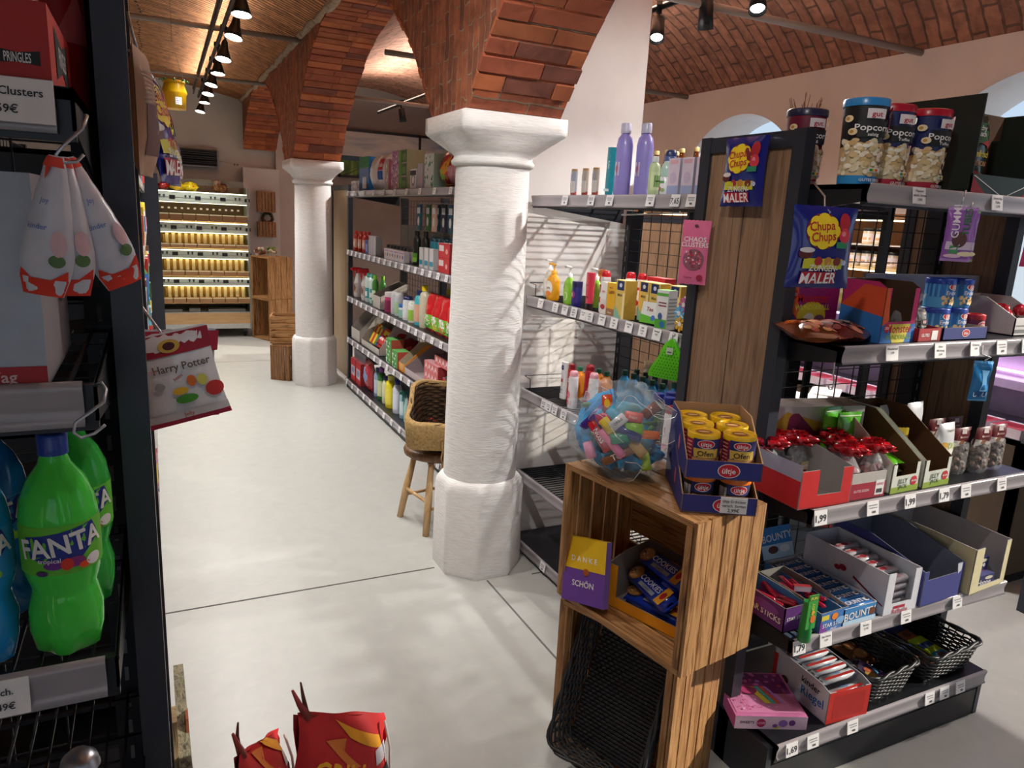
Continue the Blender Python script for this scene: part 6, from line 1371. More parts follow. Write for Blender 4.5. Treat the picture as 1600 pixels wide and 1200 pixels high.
pb_ = solo('candle_box', carton(.26, .16, .062, '#c86a6a', '#a8383c', '#b8888a', [('p', [(-.12+.06*k, .01), (-.09+.06*k, .03), (-.06+.06*k, .01), (-.09+.06*k, .055)], '#e0c8c8') for k in range(4)]), 'x', 'box')
row(pb_, [(HX+.10, 4.36, H4+.062*i) for i in range(3)] + [(HX+.27, 4.22, H4+.10+.0)], 'red patterned candle box', 'of the pile on the fourth shelf', G4, LX)
bpy.data.objects['candle_box.003'].location.z = H4+.124+.062
bpy.data.objects['candle_box.003'].location.x = HX+.12
hput('cardboard_tray', tray(.30, .30, .14, .17, '#b81c20', '#8a8688', notch=(-.11, .11, .045), cut=.5), 'red fronted open tray beside the front column', 'tray', 3.99, H4, .30, G4)
for i in range(4):
    solo('red_pack', carton(.18, .05, .03, '#c82428', '#d8d4d4', '#c83a3c'), 'flat red and white pack, %s from below in the red tray' % ORD[i], 'pack', (HX+.10+.01*i, 3.99, H4+.004+.031*i), LX+R(8*i), 'flat packs in the red tray')

G5 = 'goods on the bottom household shelf'
wb = solo('flat_box', carton(.40, .22, .04, '#8a8c98', '#70727c', '#5a5c66'), 'x', 'box'); row(wb, [(HX+.16, 6.30, H5+.202), (HX+.16, 6.30, H5+.243)], 'flat grey box on the red packs', 'from below', G5, LX)
rp_ = solo('red_pack', carton(.17, .12, .20, '#b8242c', '#8a1c24', '#a04a4c', [('r', -.06, .05, .06, .14, '#c9b8c0'), ('e', 0, .1, .04, .03, '#7a8ab0')]), 'x', 'pack'); row(rp_, [(HX+.08, 6.42-.185*i, H5) for i in range(2)], 'red and white pack', 'from the far end of the bottom shelf', G5, LX)
hput('refill_pack', bag(.2, .26, .09, '#b02a34', [('e', 0, .14, .07, .07, '#7a90b8'), ('r', -.08, .02, .08, .06, '#c82c34')], sd=2, wr=.006), 'large red and blue refill pack on the bottom shelf', 'pack', 6.02, H5, .09, G5)
LST = [(5.80, .24, .04, '#8a9ab8', '#3a4a6a', 'shampoo', '#c0c8d8', 'pale blue bottle on the bottom shelf beside the red packs'), (5.68, .27, .045, '#2f6a2c', '#7a3a9a', 'shampoo', '#c8d0a0', 'dark green bottle with a purple cap'), (5.56, .22, .04, '#d0cfa8', '#2a2a5c', 'shampoo', None, 'cream bottle behind the yellow bottle'),
 (5.42, .26, .055, '#e0d02a', '#e0d86a', 'shampoo', '#e8d84a', 'large yellow bottle on the bottom household shelf'), (5.25, .26, .045, '#c8ccd8', '#1c2c7c', 'shampoo', '#d8dce8', 'white bottle with a navy cap beside the yellow one'),
 (5.10, .22, .035, '#8ab0c0', '#6a4a8a', 'shampoo', '#c8dce0', 'pale blue bottle in the middle of the bottom shelf'), (5.00, .24, .035, '#9ac0b8', '#2c6a5a', 'trig', None, 'clear green trigger bottle on the bottom shelf'), (4.90, .24, .04, '#7a2a3c', '#3a1a2c', 'shampoo', '#c8a0a8', 'dark red bottle on the bottom household shelf'),
 (4.42, .2, .05, '#e0d02a', '#c01c20', 'shampoo', '#e0c83a', 'yellow bottle with a red cap near the stool'), (4.28, .17, .045, '#b8181c', '#c01c20', 'shampoo', None, 'small red bottle near the stool')]
for y, h, r, b_, c_, k, l_, lb in LST:
    t = bottle('x', 'bottle', h, r, b_, c_, k, l_, (), G5, n=14, lz=(.12, .6)); putx(t, HX+.075, y, H5, LX, lb)
for i in range(2): hput('red_pack', carton(.14, .09, .2, '#d8d4d4', '#b82c30', '#c82428', [('r', -.07, .14, .07, .2, '#c41c24'), ('r', -.05, .03, .05, .11, '#e4b0b0')]), ['white and red carton in front on the bottom shelf, farther one', 'white and red carton in front on the bottom shelf, nearer one'][i], 'pack', 4.74-.15*i, H5, .09, G5)
for i in range(5):
    hput('soft_pack', bag(.15, .12, .06, ['#3a6ab0', '#c04a7a', '#4a8a6a', '#c9c4c8', '#b8a03a'][i], flowers(8, ['#d8d8e0', '#e0a0b8'], .1, .1, i, .012), sd=i, wr=.006), 'small colourful soft pack, %s from the yellow bottle below the stool basket' % ORD[i], 'pack', 4.12-.15*i, H5, .06, G5)
# ================================================================== on and in the two front crates
A = TOP_A; CT = TOP_C; ZC = .9205
def cr(u, v): return (CT[0]+u*Cc(A)-v*S(A), CT[1]+u*S(A)+v*Cc(A))   # u along the front edge, v to the back
# peanut tubs in two stacked trays
UA = R(-29.5); uc = (1.207+.13*.49, 1.262+.13*.87)
def ut(u, v): return (uc[0]+u*Cc(UA)-v*S(UA), uc[1]+u*S(UA)+v*Cc(UA))
blu = '#2b2f7d'
def uetray(label, z, sh, front_h=.046):
    t = thing('tub_tray', label, 'tray', (uc[0]+sh[0], uc[1]+sh[1], z), UA, 'stacked peanut tub trays')
    m = tray(.182, .262, front_h, .125, blu, '#b08c66', [('e', .012, .023, .027, .018, WH), ('e', .012, .023, .025, .0165, '#c3162c'), ('t', 'ültje', .012, .023, .019, WH)], [('e', .02, .055, .012, .022, '#c9485a'), ('e', .02, .055, .008, .017, '#d87a84')], cut=.55)
    m.build('carton', t); return t
uetray('dark blue peanut tray on the crate, lower of the two', ZC+.001, (0, 0))
t = uetray('dark blue peanut tray stacked on top of the other one', ZC+.092, (-.003, -.006))
m = MB(); m.at((uc[0]+.035*Cc(UA)+.132*S(UA), uc[1]+.035*S(UA)-.132*Cc(UA), ZC+.006), rz=UA)
m.bx(-.032, .032, -.002, 0, 0, .04, (WH, 'p')); m.dec(Ff(-.002), [('t', 'ültje Erdnüsse', 0, .031, .0098, ink), ('t', 'versch. Sorten', 0, .020, .0098, ink), ('t', '2,99€', 0, .008, .012, ink)])
solo('price_card', m, 'white price card stuck on the lower blue peanut tray', 'price card')
ofd = [('r', -.12, 0, -.03, .092, '#a81c34')] + [('r', -.052, .016+.009*k, -.034, .019+.009*k, '#e0a8a8') for k in range(8)] + [('r', -.03, .0, .12, .045, '#c99a5a'), ('r', -.03, .045, .12, .092, '#2a2468'), ('p', [(-.028, .068), (.03, .068), (.03, .046), (-.026, .046)], '#d8b24a'),
    ('e', .0, .080, .020, .0105, WH), ('e', .0, .080, .0185, .0092, '#c3162c'), ('t', 'ültje', .0, .080, .014, WH), ('t', 'Ofen', .0, .057, .018, '#2a1c18')] + flowers(40, ['#b8743a', '#e0b070', '#8a5028', '#d89a58'], .056, .040, 12, .006, .0, .002)
pt2 = lidcan('x', .104, .0375, '#7a1c2c', '#f0c01a', ofd, 'yellow lidded peanut tubs', name='peanut_tub', liddec=[('e', 0, 0, .022, .022, '#c9962a'), ('e', 0, 0, .018, .016, '#7a3a24'), ('e', 0, .0, .015, .008, '#e0b070')])
sp = [ut(u-.003, v-.006)+(ZC+.0955,) for v in (-.086, -.006, .074) for u in (-.043, .043)]
row(pt2, sp, 'peanut tub with yellow lid', 'left to right, front row first, upper tray', 'yellow lidded peanut tubs', UA)
exd = [('r', -.12, .0, .12, .074, '#2a2224'), ('r', -.05, .01, -.026, .06, '#c9c4c4'), ('r', -.024, .044, .03, .074, '#2a2a78'), ('e', .004, .058, .021, .0115, WH), ('e', .004, .058, .0195, .010, '#c3162c'), ('t', 'ültje', .004, .058, .015, WH), ('t', 'EXTRA', .004, .034, .016, '#c98a4a')] + flowers(20, ['#8a5c3a', '#5a4030'], .06, .022, 3, .006, 0, .002)
pt3 = lidcan('x', .086, .0375, '#2a2224', '#ee7a1c', exd, 'orange lidded peanut tubs', name='peanut_tub')
row(pt3, [ut(u, v)+(ZC+.0045,) for u, v in ((-.043, -.080), (.043, -.086), (-.043, -.0), (.043, -.006))], 'black peanut tub, orange lid', 'left to right, front first, lower tray', 'orange lidded peanut tubs', UA)

# gift bag of sweets in clear film
bc = Vector((1.155, 1.605, ZC+.118))
film = glassy('#f4f8fa', .13, .03, 0, .8, 16, 'clear_wrap')
def shell(rx, ry, rz, amp, sd, fr=2.4):
    def f(i, j):
        a, b = 2*PI*i, PI*j-PI/2; d = Vector((Cc(a)*Cc(b), S(a)*Cc(b), S(b)))
        k = 1+amp*(noise.noise(d*fr+Vector((sd, 0, 0)))*1.2+.5*abs(noise.noise(d*fr*2.7+Vector((0, sd, 0)))))
        z = d.z*rz*k
        return (d.x*rx*k, d.y*ry*k, max(z, -.1165+.004*noise.noise(d*6)))
    return f
gt = thing('sweets_gift_bag', 'clear film gift bag with blue tissue on the upper wooden crate', 'gift bag', (bc.x, bc.y, bc.z))
m = MB(); m.grid(shell(.140, .165, .120, .30, 3), 56, 36, film)
for k in range(14):   # film creases
    a0 = random.uniform(0, 6.28); b0 = random.uniform(-.9, 1.1); pts = []
    g = shell(.1405, .1655, .1205, .30, 3)
    for q in range(9): pts.append(g(((a0+q*.11) % 6.28)/6.28, (b0+PI/2+.25*S(q*.5+k))/PI))
    m.path(pts, .0009, (WH, 'f'), 4)
m.build('clear_wrap', gt)
tis = noisy('cyan_tissue_paper', ['#0f86c4', '#1fa4e4', '#4cbcf0'], (1, 1, 1), 30, 6, .7, .8, .01)
m = MB()
def tisf(i, j):
    a, b = PI*.48+PI*.60*i, PI*(.08+.80*j)-PI/2; d = Vector((Cc(a)*Cc(b), S(a)*Cc(b), S(b)))
    k = .90+.11*S(a*17+3*b)+.10*noise.noise(d*7)
    return (d.x*.128*k, d.y*.150*k, max(d.z*.112*k, -.113))
m.grid(tisf, 60, 24, tis)
def tis2(i, j):
    a, b = 2*PI*i, PI*(.03+.33*j)-PI/2; d = Vector((Cc(a)*Cc(b), S(a)*Cc(b), S(b))); k = .9+.12*S(a*13)+.08*noise.noise(d*8)
    return (d.x*.118*k, d.y*.142*k, max(d.z*.105*k, -.113))
m.grid(tis2, 60, 14, tis)
m.build('blue_tissue', gt)
rn = random.Random(21)
viewd = Vector((-.62, -.72, .35)).normalized()
CD = [('#c01c28', 'bar', 'red chocolate bar wrapper with yellow end', [('t', 'NUSS', 0, 0, .018, WH)]), ('#8a5a3c', 'bar', 'brown and white toffee bar', [('t', 'Toff', 0, 0, .022, '#f0e6e0')]), ('#c81c5a', 'pack', 'dark pink wrapped chew', []), ('#e0605a', 'pack', 'salmon red square wafer', [('t', 'haps', 0, 0, .012, '#f0c0b8')]),
      ('#e8c81c', 'pack', 'yellow wrapped gum', []), ('#d8dce4', 'pack', 'silver wrapped sweet with dark letters', [('t', 'OREG', 0, 0, .010, '#26262c')]), ('#4a2a8c', 'bar', 'violet chocolate stick', []), ('#e8701c', 'bar', 'long orange jelly strip', []), ('#8ac83c', 'pack', 'lime green mini sweet', []),
      ('#c9a050', 'pack', 'golden biscuit pack', []), ('#d04a28', 'pack', 'red and orange fruit gum pack', [('e', 0, 0, .012, .008, YEL)]), ('#1c2c7c', 'bar', 'navy blue bar', []), ('#2c9a7a', 'pack', 'teal wrapped caramel', []), ('#f0a0c0', 'pack', 'pale pink marshmallow', []), ('#7a3a28', 'pack', 'brown toffee cube', []), ('#e87aa8', 'bar', 'pink and white striped stick', []), ('#3ab0d8', 'pack', 'light blue wrapped chew', []), ('#b0d83c', 'pack', 'light green peace gum at the right', [])]
side = viewd.cross(Vector((0, 0, 1))).normalized(); upv = side.cross(viewd)
SP = [(-.055, -.03), (.0, -.075), (-.045, .02), (.03, .03), (-.035, .0), (-.008, .012), (-.075, .022), (.055, -.012), (.035, .0), (.05, -.05), (-.045, .06), (.012, -.01), (.0, -.03), (-.08, -.068), (.07, .055), (-.02, -.045), (-.02, .03), (.07, -.08)]
for (c, k, nm, dc), (su, sv) in zip(CD, SP):
    l, w_, h_ = (.088, .026, .012) if k == 'bar' else (.046, .032, .014)
    q = math.sqrt(max(.05, 1-(su/.13)**2-(sv/.12)**2))
    p = bc + side*(-su)*1.0 + upv*sv + viewd*(.108*q)
    o = solo('wrapped_candy', bar(l, w_, h_, c, dc), nm + ' inside the clear gift bag', 'candy', (p.x, p.y, p.z), 0, 'sweets in the gift bag')
    o.rotation_euler = (viewd.to_track_quat('Z', 'Y').to_matrix() @ Matrix.Rotation(rn.uniform(-1.4, 1.4), 3, 'Z')).to_euler()
m = MB(); blob(m, .085, (0, 0, 0), noisy('mixed_paper_filling', ['#1c5a5a', '#2a8a9c', '#3aa0c8', '#2c3a6a'], (1, 1, 1), 12, 6, .6, .6), 2, .3, 24, 16, .9)
o = m.build('paper_filling', gt); o['kind'] = 'stuff'
for i in range(26):
    a = rn.uniform(0, 6.28); r = rn.uniform(.07, .10); c = rn.choice(['#2f6ab0', '#7a3a9a', '#c83a5a', '#3a8a4a', '#c8882c', '#26406a', '#a04a28'])
    p = bc + Vector((r*Cc(a)-.0, r*S(a), rn.uniform(-.06, .07)))
    o = solo('wrapped_candy', bar(.05, .026, .014, c), 'small wrapped candy deep inside the clear gift bag', 'candy', tuple(p), rn.uniform(0, 3), 'inner sweets in the gift bag', rx=rn.uniform(-1, 1)) if i == 0 else None
    if i == 0: b00 = o
    else:
        o = dup(b00, tuple(p), rn.uniform(0, 3), None, None, rn.uniform(-1, 1), ch=[]); o.data = o.data.copy() if False else o.data

# cookies tray and flat chocolate box in the upper crate
zf = .5235
t = thing('cookie_tray', 'orange and grey open tray of cookie packs inside the upper crate', 'tray', (0, 0, zf))
fl, fr_ = (1.118+.01, 1.586), (1.218-.005, 1.325)
(cx, cy, _), ca, W = edge_place(fl, fr_, .21, 0); t.location = (cx, cy, zf); t.rotation_euler[2] = ca
m = tray(W, .21, .13, .145, '#ee9a14', '#8d8078', notch=(-W/2+.035, W/2-.035, .035), cut=.35); m.build('carton', t)
ck = [('e', -.07, .0, .025, .025, '#7a4a24'), ('e', -.07, 0, .021, .021, '#a06a34')] + flowers(9, ['#2a1810', '#c9985a'], .036, .03, 4, .004, -.07, -.015) + [('t', 'COOKIES', .005, .004, .024, '#d8dce6'), ('r', -.03, -.022, .045, -.010, '#9aa0ac'), ('t', 'CLASSIC', .005, -.016, .009, '#26305c'), ('r', .06, -.028, .088, .028, '#f0a81c'), ('e', .074, 0, .009, .013, '#c3202c')]
cpk = solo('cookie_pack', bar(.185, .062, .05, '#2440b4', ck), 'x', 'cookie pack')
def ctp(u, v, z): return (cx+u*Cc(ca)-v*S(ca), cy+u*S(ca)+v*Cc(ca), z)
row(cpk, [ctp(.0, -.045, zf+.004), ctp(.0, .03, zf+.004), ctp(-.01, -.04, zf+.056), ctp(.01, .035, zf+.056), ctp(.0, .0, zf+.108)], 'blue cookie pack', 'from below and front in the orange tray', 'blue cookie packs in the upper crate')
for i, o in enumerate([o for o in bpy.data.objects if o.name.startswith('cookie_pack')]): o.rotation_euler = (R([10, 20, 32, 40, 34][i]), 0, ca+R([0, 4, -24, 6, -18][i]))
m = carton(.16, .022, .185, '#6a3f9c', '#8a6ab8', '#e8b81c', [('r', -.08, .095, .08, .185, '#e9bc14'), ('t', 'D A N K E', .0, .125, .022, WH), ('t', 'SCHÖN', .0, .055, .024, WH), ('e', .01, .09, .012, .010, '#a8501c')], ldec=[('r', -.011, .095, .011, .185, '#f0cc3a')])
o = solo('chocolate_box', m, 'flat yellow and purple chocolate box leaning on the cookie tray', 'chocolate box', (1.064, 1.598, zf+.006), R(-73), rx=R(-13), ry=R(-12))
m = MB(); m.at((1.186, 1.313, .500), rz=LOW_A-R(4)); m.bx(-.04, .035, -.006, -.004, -.022, .016, (WH, 'p')); m.dec(Ff(-.006), [('t', 'Cookies Classic', -.002, .004, .009, ink), ('t', '1,89€', -.002, -.010, .010, ink)])
solo('price_card', m, 'white price card clipped between the two front crates', 'price card')

# ================================================================== left foreground shelf
L1, L2, L3 = 1.7005, 1.4105, 1.0925
t = thing('chips_carton', 'red chips carton on the top shelf in the left foreground', 'carton', (-.227, .965, L1))
bow = lambda u, v, s: [('p', [(u-s, v+.36*s), (u, v+.2*s), (u+s, v+.36*s), (u+s, v-.36*s), (u, v-.24*s), (u-s, v-.36*s)], '#1b1b20')]
m = carton(.30, .22, .072, '#b02a2c', '#c9382f', '#a02428', bow(.124, .022, .018)+[('t', 'PRINGLES', .124, .0215, .0120, '#dcdcdc', 0, .42)], rdec=[('p', [(-.06, .062), (.0, .050), (.06, .062), (.06, .012), (.0, .026), (-.06, .012)], '#1b1b20'), ('t', 'PRINGLES', 0, .038, .026, '#dcdcdc', 0, .62)])
m.build('carton', t)
for i, (x, y, lb) in enumerate([(-.13, 1.0, 'red and white chips tube at the front above the red carton'), (-.205, 1.0, 'red and white chips tube left of the front one'), (-.095, 1.13, 'red and white chips tube farther back by the post')]):
    m = MB(); m.lathe([(.034, 0), (.034, .2)], ('#b81c24', 's'), 24); m.dec(Fc(.034), [('r', -.03, .07, .0, .2, '#d8b8b8'), ('p', [(.0, .08), (.05, .08), (.03, .14)], '#e06a6a'), ('p', [(-.03, .1), (.01, .1), (-.01, .16)], '#c83a40')])
    solo('chips_tube', m, lb, 'chips tube', (x, y, L1+.0005+.0), group='chips tubes in the left foreground') if i == 2 else solo('chips_tube', m, lb, 'chips tube', (x, y, L1+.0727), group='chips tubes in the left foreground')
m = carton(.32, .24, .208, '#aeb8c6', '#8d8a92', '#9aa4b2', [('r', -.16, 0, .16, .020, '#a8242c'), ('t', 'Guten Tag', .10, .010, .016, '#e0c0c0')], rdec=[('r', -.12, 0, .12, .003, '#6a6a70'), ('t', 'Snack', .04, .10, .030, '#26242a', PI/2)])
solo('carton', m, 'tall pale blue grey carton on the second shelf in the left foreground', 'carton', (-.262, .972, L2))
# soda bottles
def soda(label, body, deep, labc, loc, words=True):
    t = thing('soda_bottle', label, 'soda bottle', loc, R(12), 'soda bottles in the left foreground')
    r = .0385; h = .225
    def foot(a, z):
        k = max(0, 1-z/.045); return 1-.22*k*(.5+.5*Cc(5*a))
    pr = [(r*.62, .0), (r*.86, .006), (r*.98, .03), (r*.97, .055), (r*.85, .075), (r*.84, .082), (r*.98, .10), (r, .115), (r, .165), (r*.93, .185), (r*.72, .205), (r*.42, .222), (r*.34, .232), (r*.33, .24)]
    m = MB(); m.lathe(pr, glassy(body, 1, .07, .12, .12, 30, 'tinted_soda'), 40, f=foot); m.build('body', t)
    m = MB(); m.lathe([(.0145, .236), (.0148, .254), (.0135, .256)], ('#1a3f9c', 'g'), 24, f=lambda a, z: 1+.02*S(18*a)); m.lathe([(.0148, .233), (.0148, .236)], ('#1a3f9c', 'g'), 20); m.build('cap', t)
    F = Fc(r*1.004); d = [('r', -.058, .106, .058, .162, labc)]
    d += [('p', [(-.040, .150), (.030, .160), (.038, .142), (.004, .113), (-.036, .126)], '#1c2f8c'), ('t', 'FANTA', -.003, .141, .031, WH, .12, .86), ('t', 'FANTA', -.0024, .1405, .031, WH, .12, .86), ('t', 'tropical' if words else 'exotic', -.016, .124, .007, '#f0e0f0')]
    d += [('e', -.012, .118, .010, .005, '#6a2a8c'), ('e', .008, .119, .010, .006, '#8a2a7a'), ('e', .0, .118, .006, .007, '#d8301c'), ('e', .017, .113, .006, .004, '#e0481c'), ('e', .028, .116, .009, .007, WH), ('e', -.024, .109, .006, .003, '#4a2a6a')] if words else [('e', -.005, .114, .009, .007, '#c8d83a'), ('e', .01, .117, .009, .006, '#e8e84a'), ('e', .018, .112, .007, .005, '#8ac83c')]
    m = MB(); m.dec(F, d, .0004); m.build('label_sticker', t); return t
soda('green soda bottle with blue cap, front one in the left foreground', '#4fe04e', '', '#62bd2e', (-.109, .893, L3))
soda('green soda bottle with blue cap standing behind the front one', '#36b848', '', '#5fc02e', (-.102, 1.0, L3))
soda('blue soda bottle cut by the left picture edge, front row', '#2a9ae0', '', '#2f92d4', (-.192, .893, L3), False)
soda('dark blue soda bottle behind the front blue one', '#1f78c4', '', '#2a80c4', (-.19, 1.0, L3), False)
# white confectionery bags on an S hook
hk = ('#b9bcc4', 'm')
for i, (dx_, ry_, rz_, lb) in enumerate([(-.012, 9, -20, 'left white sweets bag with red tip on the foreground hook'), (.0, 1, 10, 'middle white sweets bag with red tip on the foreground hook'), (.012, -20, 35, 'right white sweets bag with red tip on the foreground hook')]):
    kd = [('p', [(-.02, 0), (.02, 0), (.02, .018), (.004, .012), (-.02, .022)], '#e0301c'), ('t', 'kinder', -.004, .060, .008, '#5a7ac0'), ('t', 'Joy', .0, .082, .008, '#5a7ac0'), ('e', .012, .04, .006, .005, '#5a7a4a'), ('r', -.018, .112, .018, .125, '#d83a30'), ('e', .008, .07, .01, .012, '#e0b0b8'), ('e', .004, .1, .008, .01, '#e8b4b4')]
    o = thing('white_sweets_bag', lb, 'sweets bag', (-.071+dx_*.25, .802+.012*i, 1.634), R(rz_), 'white sweets bags on the foreground hook')
    o.rotation_euler = (0, R(ry_), R(rz_)*.6)
    def KF(u, v, o_=0, sgn=-1):   # gathered at the top, full towards the red tip
        k = v/.128; w_ = .0225*(.28+.72*min(1, (1-k)*1.5)**.8)*(1-.25*max(0, .2-k)/.2); a_ = max(-1, min(1, u/.021))
        t_ = .014*max(0, 1-a_*a_)**.5*S(PI*min(1, max(0, .06+.9*(1-k))))**.6
        return (a_*w_, sgn*(t_+o_)+.0012*S(k*40+i*2)*S(a_*4), v-.128)
    KF.curved = 2
    mm = MB(); mm.grid(lambda p, q: KF(-.021+.042*p, .128*q), 14, 22, ('#cdced9', 'g')); mm.grid(lambda p, q: KF(.021-.042*p, .128*q, 0, 1), 14, 22, ('#cdced9', 'g'))
    KG = lambda u, v, o_=0: KF(u, v, o_+.0006); KG.curved = 2
    mm.dec(KG, [('r', -.0208, 0, .0208, .016, '#e0341c'), ('p', [(-.0205, .016), (-.010, .016), (-.018, .024)], '#e0341c'), ('p', [(.0205, .016), (.008, .016), (.019, .026)], '#e0341c'), ('r', -.02, .118, .02, .127, '#e04a38'), ('p', [(-.012, .118), (.0, .118), (-.006, .106)], '#e04a38'), ('e', .011, .034, .006, .006, '#5a7a4a'), ('e', .012, .05, .006, .012, '#dcb8c0'), ('t', 'kinder', -.006, .064, .007, '#6a84c4'), ('t', 'Joy', -.002, .088, .007, '#6a84c4')], .0005)
    mm.build('pouch', o)
m = MB(); m.path([(-.052, .842, 1.667), (-.050, .83, 1.674), (-.048, .815, 1.672), (-.052, .806, 1.66), (-.066, .800, 1.645), (-.074, .799, 1.635), (-.070, .799, 1.628), (-.058, .8, 1.630), (-.052, .8, 1.637)], .0016, hk, 8)
solo('s_hook', m, 'steel S hook holding the three white sweets bags', 'hook')
m = MB(); m.path([(-.062, .842, 1.410), (-.054, .835, 1.414), (-.050, .83, 1.408), (-.052, .82, 1.398), (-.066, .815, 1.388), (-.078, .81, 1.380), (-.080, .81, 1.370), (-.074, .81, 1.364), (-.062, .81, 1.368), (-.052, .81, 1.376)], .0016, hk, 8)
solo('s_hook', m, 'empty steel hook under the second shelf in the left foreground', 'hook')
m = MB(); m.lathe([(.0, .022), (.012, .02), (.02, .012), (.023, .0)], ('#b8bcc4', 'm'), 24, cap=False)
solo('steel_knob', m, 'round steel knob at the lower left edge of the picture', 'knob', (-.115, .92, .913-.005))
# bags hung on the outside of the end frame
bp_m = [('r', -.04, .03, .03, .10, '#5c2c2c')] + [('r', -.045, .10+.006*k, .045, .102+.006*k, '#9a7a64') for k in range(8)]
t = hang('snack_bag', bag(.10, .175, .035, '#b08c72', bp_m, sd=2, wr=.004, fin='p'), 'brown paper snack bag hanging outside the left end frame', 'snack bag', (-.002, 1.25, 1.632), R(80), [(0, .0, .165), (-.0, .008, .2), (.0, .012, .225)])
t = hang('sweets_bag', bag(.135, .185, .03, '#1a2fa0', chupa, sd=3, wr=.003), 'blue lollipop bag hanging behind the brown bag on the left frame', 'sweets bag', (.036, 1.42, 1.628), R(76), [(0, .0, .18), (-.0, .008, .205), (0, .016, .215)], rx=R(-11))
t = hang('sweets_bag', bag(.135, .185, .03, '#1a2fa0', chupa, sd=5, wr=.003), 'second blue lollipop bag hanging just behind the other on the left frame', 'sweets bag', (.046, 1.55, 1.626), R(80), [(0, .0, .18), (-.0, .008, .205), (0, .016, .215)], rx=R(-11))
hp = [('r', -.06, .108, .06, .140, '#9a1430'), ('e', .0, .122, .016, .010, '#c9a84a'), ('e', .0, .122, .009, .006, '#4a1420'), ('t', 'Harry Potter', .010, .090, .0165, '#6a5a4a'), ('t', 'sour', -.034, .090, .009, '#d8a0a8'), ('t', 'beans', .0, .074, .007, '#c06a4a', .4), ('e', .018, .064, .007, .009, '#e0702a'), ('e', .034, .062, .008, .009, '#d8d060'), ('e', -.002, .052, .012, .006, '#e8b82c'), ('e', .048, .044, .014, .012, '#c8302c'), ('e', .004, .038, .017, .007, '#4a9a2c'), ('e', -.03, .064, .008, .006, '#a8a4a8'), ('r', -.06, .0, .06, .008, '#b01c40'), ('r', -.06, .008, .06, .020, '#d0c9c9'), ('t', 'Jelly', .0, .014, .009, '#c0602a')]
t = hang('sweets_bag', bag(.118, .142, .022, '#dcd9de', hp, sd=4, wr=.0015), 'front white and crimson jelly bean bag on a long hook', 'sweets bag', (.042, 1.195, 1.268), R(-4), [(0, .0, .124), (-.008, .004, .150), (-.022, .01, .19), (-.034, .02, .228)]); t.rotation_euler[1] = R(-13)
t = hang('sweets_bag', bag(.112, .142, .018, '#b4b2bc', hp, sd=6, wr=.0015), 'rear white and crimson jelly bean bag behind the front one', 'sweets bag', (.026, 1.235, 1.262), R(14), None); t.rotation_euler[1] = R(2)

# goods on the left aisle unit, seen edge on and through the wire grid
rn = random.Random(5)
cols = ['#b8282c', '#d8d4d0', '#3a7a3a', '#c9a02c', '#2a5a9c', '#e0dcd4', '#8a4a2a', '#c8c0b0', '#a8302c', '#e2c23a', '#4aa0b8', '#5a3a2a']
for k, (z, nm) in enumerate([(1.36, 'second'), (1.02, 'third'), (.68, 'fourth'), (.34, 'fifth'), (1.70, 'top'), (.10, 'lowest')]):
    y = 2.16; i = 0
    while y < 7.8 and i < 15:
        w_ = rn.uniform(.10, .16); h_ = rn.uniform(.12, .22); c = rn.choice(cols); c2 = rn.choice(cols)
        if rn.random() < .6:
            o = solo('grocery_pack', carton(w_, .12, h_, c, c2, None, [('r', -w_*.35, h_*.3, w_*.35, h_*.7, rn.choice(cols)), ('e', 0, h_*.5, w_*.2, h_*.12, rn.choice(cols))]), 'grocery pack, %s from the near end of the %s left aisle shelf' % (ORD[i], nm), 'pack', (-.10+rn.uniform(0, .01), y+w_/2, z+.0005), R(90), 'groceries on the left aisle unit')
        else:
            o = bottle('bottle, %s from the near end of the %s left aisle shelf' % (ORD[i], nm), 'bottle', h_+.02, .04, c, c2, rn.choice(['shampoo', 'can', 'jar', 'beer']), rn.choice(cols), (), 'groceries on the left aisle unit', n=12); o.location = (-.07, y+w_/2, z+.0005); o.rotation_euler[2] = R(90)
        y += w_+rn.uniform(.01, .03) if i < 5 else w_+rn.uniform(.2, .5); i += 1

